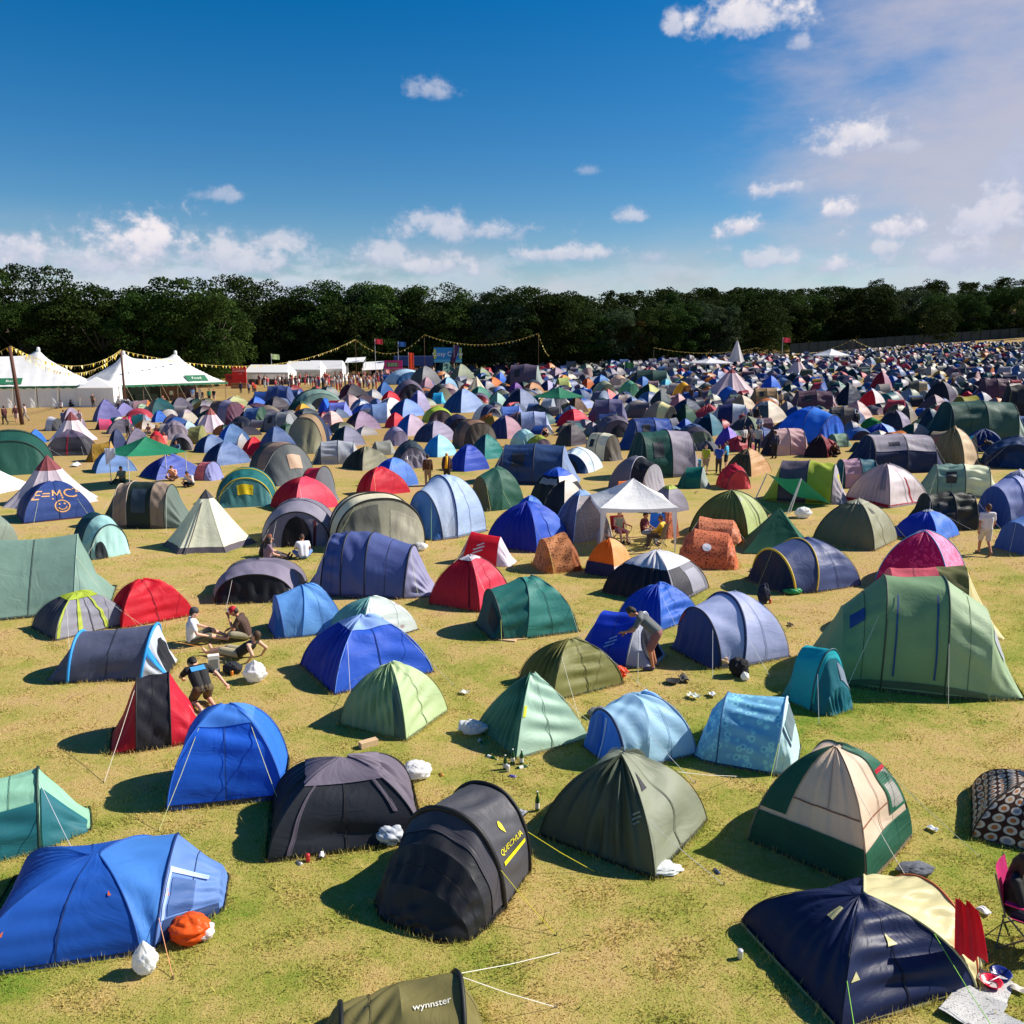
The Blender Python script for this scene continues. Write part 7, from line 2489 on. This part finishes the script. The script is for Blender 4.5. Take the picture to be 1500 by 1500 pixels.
blob("carrier_bag", at(214, 1424), (.135, .12, .17), "e8e8ee", "white knotted plastic bag at the foot of the big blue tent", "bag", 3, knot=True)
blob("carrier_bag", at(279, 1374), (.24, .20, .15), "e85c18", "orange carrier bag with a white corner by the big blue tent", "bag", 5)
blob("carrier_bag", at(299, 1373), (.13, .12, .09), "ecdcdc", "small white and red bag beside the orange carrier bag", "bag", 6)
blob("carrier_bag", at(611, 1138), (.24, .2, .14), "e8e4e4", "white carrier bag behind the black dome tent", "bag", 8)
blob("carrier_bag", at(572, 1234), (.22, .16, .15), "d0d8e4", "pale blue rubbish bag at the foot of the black dome tent", "bag", 9)
blob("plastic_bag", at(692, 1074), (.24, .14, .13), "ececec", "crumpled white plastic bag on green grass beside the pointed pale tent", "bag", 11, lump=.4)
blob("plastic_bag", at(905, 991), (.19, .14, .12), "f04c20", "bright orange crumpled bag near the olive yellow tent", "bag", 12, lump=.4)
blob("carrier_bag", at(374, 997), (.25, .22, .20), "e6e6ea", "large white rubbish bag near the reclining man", "bag", 14, knot=True)
blob("rucksack", at(341, 986), (.20, .16, .13), "23252e", "small dark patterned bag lying left of the large white rubbish bag", "bag", 15, .8, .05)
blob("plastic_sheet", at(967, 1275), (.26, .14, .05), "dce0e0", "torn white plastic sheet at the front corner of the dark olive tent", "sheet", 17, lump=.4)
blob("soft_toy", at(1056, 976), (.19, .15, .16), "c8a888", "tan and white bundle before the lavender dome tent", "bundle", 18, .9, .05)
blob("rucksack", at(1082, 990), (.22, .18, .22), "15151a", "black rucksack in front of the lavender dome tent", "bag", 19, .8, .02)
blob("carrier_bag", at(1091, 996), (.09, .09, .09), "ececf0", "small white bag leaning on the black rucksack", "bag", 20)
blob("carrier_bag", at(616, 806), (.24, .2, .15), "f0f0f0", "white bag at the corner of the cream hooped tent", "bag", 21)
blob("rubbish_pile", at(1176, 758), (.35, .3, .22), "e8e8e8", "white rubbish bag by the green pyramid shaped tent", "bag", 22)
blob("carrier_bag", at(1160, 870), (.28, .15, .10), "2c9c5c", "green bag in the porch of the navy tent with yellow piping", "bag", 23)
blob("rucksack", at(1340, 1280), (.24, .13, .08), "5c606a", "grey mat bundle at the right corner of the peach tent", "bundle", 24, .8, .05)
blob("clothes_heap", at(880, 1050), (.25, .15, .1), "6c6c70", "grey heap of clothes beside the olive yellow tent", "clothes", 25, .9, .05)
blob("rucksack", at(1118, 884), (.16, .16, .3), "141c34", "dark blue rucksack in the porch of the navy tent with yellow piping", "bag", 26, .8, .02)

GLASS = None
m, t = new_mat("green_glass")
o_ = t.n("ShaderNodeOutputMaterial")
p = t.n("ShaderNodeBsdfPrincipled", Base_Color=(*lin("1c5c30"), 1), Roughness=.08)
p.inputs["Transmission Weight"].default_value = .5
t.link(p.outputs[0], o_.inputs[0])
GREENG = m


def bottle(loc, rot, mat, label, h=.27, cap="e0e0d8"):
    root = empty("bottle", loc)
    root.rotation_euler = rot
    b = MB()
    b.lathe([(.001, 0), (.034, .002), (.036, .02), (.036, h * .55), (.030, h * .65), (.014, h * .8), (.013, h * .97), (.001, h * .97)], (0, 0, 0), 12)
    b.build("glass", mat, root, True)
    b = MB()
    b.lathe([(.001, h), (.015, h), (.015, h * .95), (.001, h * .95)], (0, 0, 0), 10)
    b.build("cap", plain("bottle_cap", cap, .5), root, True)
    b = MB()
    b.lathe([(.0367, h * .16), (.0367, h * .44)], (0, 0, 0), 12)
    b.build("label_band", plain("bottle_label", "d8d8d0", .7), root, True)
    tag(root, label, "bottle", "bottles and cans by the pointed pale tent")
    return root


for (px, py, rt, lab) in ((740, 1127, (0, 0, 0), "green glass bottle standing left in the bottle cluster by the pointed tent"), (751, 1118, (0, 0, 0), "green glass bottle standing at the back of the bottle cluster"), (764, 1119, (0, 0, 0), "green glass bottle standing at the right of the bottle cluster"),
                          (712, 1107, (1.57, 0, .9), "green glass bottle lying under the left edge of the pointed tent"), (757, 1126, (1.57, 0, 2.0), "green glass bottle lying in front of the bottle cluster"), (702, 1083, (1.57, 0, .2), "green glass bottle lying left of the pointed tent")):
    bottle(at(px, py), rt, GREENG, lab)
bottle(at(787, 1188), (0, 0, 0), GREENG, "tall green bottle standing at the left corner of the dark olive tent", .34)


def can(loc, rot, col, label, r_=.034, h=.12):
    b = MB()
    b.lathe([(.001, 0), (r_ * .8, 0), (r_, .01), (r_, h - .012), (r_ * .82, h), (.001, h - .004)], (0, 0, 0), 12)
    o = b.build("drink_can", plain("can_" + col, col, .35, .4), None, True, loc)
    o.rotation_euler = rot
    tag(o, label, "can")


for (px, py, rt, col, lab) in ((746, 1137, (1.57, 0, 1.2), "7468b8", "purple and white can lying in front of the green bottles"), (744, 1130, (0, 0, 0), "dcdce4", "white can standing between the green bottles"), (436, 1262, (1.57, 0, .7), "b8b8b0", "pale can lying under the black dome tent"),
                               (451, 1262, (0, 0, 0), "c83c44", "red can under the black dome tent"), (645, 1133, (1.57, 0, .4), "b88838", "amber can lying right of the white carrier bag"), (1046, 1274, (1.57, 0, .4), "40506c", "dark blue can lying in the shadow right of the olive tent"),
                               (1084, 1404, (0, 0, 0), "d8d8dc", "white cup on the grass left of the navy and cream tent"), (853, 1245, (1.57, 0, 1.4), "3c6cb0", "small blue can lying in the shade of the dark olive tent"), (340, 990, (0, .0, 0), "e88838", "orange cup in front of the dark patterned bag"),
                               (1128, 884, (0, 0, 0), "d04848", "red cup on the grass right of the lavender dome tent")):
    can(at(px, py), rt, col, lab)


def litter(px, py, s_, col, label, ar=.6, cat="scrap", lift=.02, name="paper_scrap"):
    r = np.random.RandomState(int(px * 3 + py))
    n = 7
    u_, v_ = np.meshgrid(np.linspace(-.5, .5, n), np.linspace(-.5, .5, n), indexing="ij")
    z = .02 + .25 * s_ * np.abs(np.sin(u_ * r.uniform(3, 7) + r.rand() * 6) * np.sin(v_ * r.uniform(3, 7) + r.rand() * 6))
    a = r.rand() * 6.28
    X = u_ * s_
    Y = v_ * s_ * ar
    V = np.stack([X * math.cos(a) - Y * math.sin(a), X * math.sin(a) + Y * math.cos(a), z + lift], -1).reshape(-1, 3)
    V2 = V.copy()
    V2[:, 2] -= .006
    F = grid_faces(n, n)
    o = mk(name, np.concatenate([V, V2]), np.concatenate([F, F[:, ::-1] + n * n]), plain("paper_" + col, col, .8), None, None, True, at(px, py))
    tag(o, label, cat)


for (px, py, s_, col, lab) in ((1002, 997, .34, "4c4844", "burnt foil barbecue tray on the grass before the lavender tent"), (1043, 1020, .22, "e8e8e8", "white scrap of paper above the light blue flowered tent"), (1016, 1023, .26, "d0d8cc", "pale strip of plastic above the light blue flowered tent"),
                               (808, 1224, .12, "d8c8c8", "pinkish scrap in the shade left of the dark olive tent"), (1441, 1338, .17, "ececec", "white scrap on the grass left of the magenta chair"), (1366, 1217, .16, "dce4e8", "pale plastic scrap right of the peach tent"),
                               (472, 1256, .14, "e4e0e4", "crumpled white paper right of the red can"), (680, 1017, .20, "dcdcd4", "thin white strip lying on the grass at mid field"), (765, 1196, .22, "8c9098", "grey paper flat at the left corner of the dark olive tent"),
                               (1158, 917, .18, "3c2c28", "dark rag on the grass right of the lavender dome tent"), (1130, 858, .3, "b8ccd8", "pale blue plastic on the grass before the navy piped tent"), (705, 742, .2, "b87848", "brown litter near the small red hooped tent"),
                               (1492, 1453, .16, "e4dcc8", "cream scrap at the right edge below the bowls"), (930, 720, .2, "e0e0e0", "white scrap on the grass right of the white gazebo"), (1020, 722, .2, "6c5c50", "brown scrap on the grass left of the lime grey tent"), (500, 742, .3, "b06840", "rusty litter beside the small red hooped tent"),
                               (1108, 838, .4, "d8c8a0", "tan board on the grass left of the navy piped tent"), (400, 796, .25, "c8c4bc", "white paper plates inside the sitting circle"), (418, 800, .2, "8c8478", "grey litter in the middle of the sitting circle"), (112, 683, .8, "d8d8d4", "long white strip left of the green gazebo")):
    litter(px, py, s_, col, lab)


def block(px, py, d, col, label, name, cat, rz=0.0, z=0.0):
    root = empty(name, at(px, py) + np.array([0, 0, z]), rz)
    return root


# carton, wooden block, newspapers, bowls, pegs
root = empty("carton", at(314, 984), .35)
b = MB(); b.box((0, 0, .20), (.24, .16, .40)); b.build("box", plain("carton_white", "e6e0d8", .7), root)
b = MB(); b.box((.122, 0, .20), (.006, .15, .36)); b.build("printed_side", plain("carton_print", "d8b8a0", .7), root)
b = MB(); b.box((0, -.081, .22), (.18, .006, .2)); b.build("printed_side", plain("carton_print_grey", "8c8c84", .7), root)
tag(root, "tall white drinks carton at the reclining man's feet", "carton")
b = MB(); b.box((0, 0, .06), (.34, .14, .11), .6)
tag(b.build("wooden_block", plain("pale_timber", "d0b088", .8, var=.2), None, False, at(540, 1093)), "small pale wooden block in front of the light sage tent", "block")
b = MB(); b.box((0, 0, .02), (.4, .2, .03), .3)
tag(b.build("wooden_board", plain("pale_timber", "d0b088", .8, var=.2), None, False, at(760, 936)), "small wooden board at the corner of the teal dome tent", "board")
b = MB(); b.box((0, 0, .02), (.5, .16, .03), -.3)
tag(b.build("wooden_board", plain("pale_timber", "d0b088", .8, var=.2), None, False, at(742, 938)), "flat board under the porch of the teal dome tent", "board")
pm_, t = new_mat("newsprint")
o_ = t.n("ShaderNodeOutputMaterial")
co = t.n("ShaderNodeTexCoord").outputs["Object"]
br = t.n("ShaderNodeTexBrick", Scale=7.0, Color1=(.45, .45, .44, 1), Color2=(.10, .10, .11, 1), Mortar=(.62, .62, .60, 1))
br.inputs["Mortar Size"].default_value = .035
t.link(t.mapping(co, (1, 1, 1), rot=(0, 0, .35)), br.inputs["Vector"])
nz_ = t.noise(co, 55.0, 2, .6)
cc = t.mix(t.ramp(nz_, [(.42, (0,)), (.5, (1,))]), br.outputs[0], (.5, .5, .49))
p = t.n("ShaderNodeBsdfPrincipled", Base_Color=cc, Roughness=.85)
t.link(p.outputs[0], o_.inputs[0])
for (px, py, w_, l_, a, lab, z0) in ((1425, 1482, .62, .50, .75, "open newspaper spread flat beside the navy and cream tent", .03), (1448, 1448, .50, .42, .85, "folded grey newspaper nearest the red bowl", .01), (1462, 1508, .5, .4, .6, "newspaper half cut by the bottom edge", .02)):
    n = 9
    u_, v_ = np.meshgrid(np.linspace(-.5, .5, n), np.linspace(-.5, .5, n), indexing="ij")
    z = z0 + .03 * np.abs(u_) * 2 + .012 * np.sin(v_ * 7 + px)
    X, Y = u_ * w_, v_ * l_
    V = np.stack([X * math.cos(a) - Y * math.sin(a), X * math.sin(a) + Y * math.cos(a), z], -1).reshape(-1, 3)
    V2 = V - np.array([0, 0, .012])
    F = grid_faces(n, n)
    tag(mk("newspaper", np.concatenate([V, V2]), np.concatenate([F, F[:, ::-1] + n * n]), pm_, None, None, True, at(px, py)), lab, "newspaper")
for (px, py, col, lab) in ((1451, 1445, "d81840", "red plastic bowl with a white spoon right of the newspapers"), (1465, 1433, "182c80", "dark blue plastic bowl behind the red one")):
    b = MB()
    b.lathe([(.001, .005), (.07, .005), (.115, .075), (.122, .078), (.108, .074), (.064, .018), (.001, .018)], (0, 0, 0), 20)
    root = b.build("bowl", plain("plastic_" + col, col, .3), None, True, at(px, py))
    tag(root, lab, "bowl")
b = MB()
b.ball((-.05, -.03, .085), (.03, .02, .006), 10, 6)
b.tube([(-.03, -.02, .085), (.13, .05, .095)], .006, 6)
tag(b.build("spoon", plain("plastic_white", "ecece8", .4), None, True, at(1449, 1446)), "white plastic spoon lying across the red bowl", "spoon")
# orange toggles and red towel, belonging on their tents but hung there
for (px, py, dz, lab) in ((158, 1306, 0, "a"),):
    pass
n = 10
u_, v_ = np.meshgrid(np.linspace(0, 1, n), np.linspace(0, 1, 14), indexing="ij")
c = at(1384, 1436)
P_ = np.stack([.02 + .30 * u_ * (.4 + .6 * np.sqrt(v_)) + .06 * v_, -.04 * np.sin(u_ * 14) - .12 * u_, 1.06 - v_ * .72 + .02 * np.sin(u_ * 9)], -1).reshape(-1, 3)
V2 = P_ + np.array([0, .008, 0])
F = grid_faces(n, 14)
tag(mk("towel", np.concatenate([P_, V2]), np.concatenate([F, F[:, ::-1] + len(P_)]), fab("d81434", .7, .2), None, np.concatenate([np.stack([u_, v_], -1).reshape(-1, 2)] * 2), True, c), "bright red towel hanging on the cream porch of the navy tent", "towel")
# white cloth hung on the green gazebo
c = at(150, 735)
P_ = np.stack([.0 + .55 * u_, .05 * np.sin(u_ * 10), 2.0 - v_ * (.9 - .5 * u_)], -1).reshape(-1, 3)
V2 = P_ + np.array([0, .01, 0])
tag(mk("cloth", np.concatenate([P_, V2]), np.concatenate([F, F[:, ::-1] + len(P_)]), fab("dcdce8", .8, .3), None, np.concatenate([np.stack([u_, v_], -1).reshape(-1, 2)] * 2), True, at(158, 712)), "white cloth hung from the left corner of the green gazebo", "cloth")
b = MB(); b.box((0, 0, .22), (.5, .34, .44))
tag(b.build("cool_box", plain("box_cyan", "2c98c8", .5), None, False, at(1020, 684)), "blue cool box beside the woman in lime green", "cool box")
b = MB()
for sx in (-.28, .28):
    b.tube([(sx, -.06, 0), (sx, 0, .03)], .01, 5)
b.lathe([(.14, .05), (.15, .07), (.15, .075), (.13, .06), (.001, .055)], (0, 0, 0), 16)
tag(b.build("barbecue", plain("barbecue_black", "24211f", .6), None, True, at(985, 1001)), "small round barbecue on the grass before the lavender dome tent", "barbecue")

# longer grass left standing along the hems of the near tents: nobody could count it
Vt = []
rs_ = np.random.RandomState(9)
for a_ in ALL:
    T_ = a_["T"]
    if T_ is None or T_.c[1] > 34:
        continue
    st_ = T_.st
    ring = [T_.curve(i_, np.array([0.0]))[0] for i_ in range(len(st_))] + [T_.curve(i_, np.array([math.pi]))[0] for i_ in range(len(st_))][::-1]
    ring = T_.world(np.array(ring))
    for p_, q_ in zip(ring, np.roll(ring, -1, 0)):
        L_ = float(np.linalg.norm(q_ - p_))
        k_ = int(L_ * (150 if T_.c[1] < 20 else 90))
        if k_ < 1:
            continue
        u_ = rs_.rand(k_, 1)
        B_ = p_ + (q_ - p_) * u_ + rs_.randn(k_, 3) * np.array([.035, .035, 0])
        dd_ = B_[:, :2] - T_.c[:2]
        dd_ /= np.linalg.norm(dd_, axis=1, keepdims=True)
        B_[:, :2] += dd_ * .03
        B_[:, 2] = tz(B_[:, 0], B_[:, 1])
        h_ = .03 + .09 * rs_.rand(k_) ** 2.2
        w_ = .004 + .004 * rs_.rand(k_)
        an_ = rs_.rand(k_) * 6.28
        e_ = np.stack([np.cos(an_) * w_, np.sin(an_) * w_, 0 * w_], -1)
        tp_ = B_ + np.stack([rs_.randn(k_) * h_ * .3, rs_.randn(k_) * h_ * .3, h_], -1)
        Vt.append(np.stack([B_ - e_, B_ + e_, tp_], 1).reshape(-1, 3))
Vt = np.concatenate(Vt)
tag(mk("grass_fringe", Vt, np.arange(len(Vt)).reshape(-1, 3), bm_, smooth=False), "longer grass left standing along the hems of the near tents", "grass", kind="stuff")
# ------------------------------------------------------------------ labels of the unnamed tents: colour, kind and neighbours
def size_word(a):
    w_ = a["bb"][2] - a["bb"][0]
    k = w_ / pxm(np.array(a["root"].location))
    return "large" if k > 4.6 else "small" if k < 2.3 else ""


def desc(a):
    c = a["cols"][:2]
    return (" and ".join(c) + " " + a["kind"]).strip()


for a in ALL:
    a["d"] = desc(a)
    a["ctr"] = ((a["bb"][0] + a["bb"][2]) / 2, a["bb"][3])
cnt = {}
for a in ALL:
    cnt[a["d"]] = cnt.get(a["d"], 0) + 1
named = [a for a in ALL if a["label"]]


def short(a):
    """how a neighbour may be called: its look when no other shares it"""
    return a["d"] if cnt[a["d"]] == 1 else None


def rels(a, ref):
    dx, dy = a["ctr"][0] - ref["ctr"][0], a["ctr"][1] - ref["ctr"][1]
    w_ = (a["bb"][2] - a["bb"][0] + ref["bb"][2] - ref["bb"][0]) / 2
    if abs(dx) > 1.1 * abs(dy) * 3 or abs(dx) > w_ * .6:
        return "right of" if dx > 0 else "left of"
    return "in front of" if dy > 0 else "behind"


used = {a["label"] for a in named}
for a in ALL:
    if a["label"]:
        continue
    sz = size_word(a)
    base = (sz + " " + a["d"]).strip()
    near = sorted((b for b in ALL if b is not a and short(b)), key=lambda b: math.hypot((b["ctr"][0] - a["ctr"][0]), 2.2 * (b["ctr"][1] - a["ctr"][1])))[:10]
    lab = None
    for b in near:
        c_ = f"{base} {rels(a, b)} the {short(b)}"
        if len(c_.split()) > 16 or c_ in used:
            continue
        # no twin may answer to the same words
        twin = any(o is not a and o["d"] == a["d"] and rels(o, b) == rels(a, b) and math.hypot(o["ctr"][0] - b["ctr"][0], 2.2 * (o["ctr"][1] - b["ctr"][1])) < 3 * math.hypot(a["ctr"][0] - b["ctr"][0], 2.2 * (a["ctr"][1] - b["ctr"][1])) + 25 for o in ALL)
        if not twin:
            lab = c_
            break
    if lab is None:
        b1, b2 = near[0], near[1]
        lab = f"{base} near the {short(b1)} and {short(b2)}"
        if len(lab.split()) > 16 or lab in used:
            lab = f"{a['d']} nearest to the {short(b1)}"
        if lab in used or len(lab.split()) > 16:
            lab = f"{base} {rels(a, near[2])} the {short(near[2])}"
    used.add(lab)
    a["label"] = lab
    a["root"]["label"] = lab
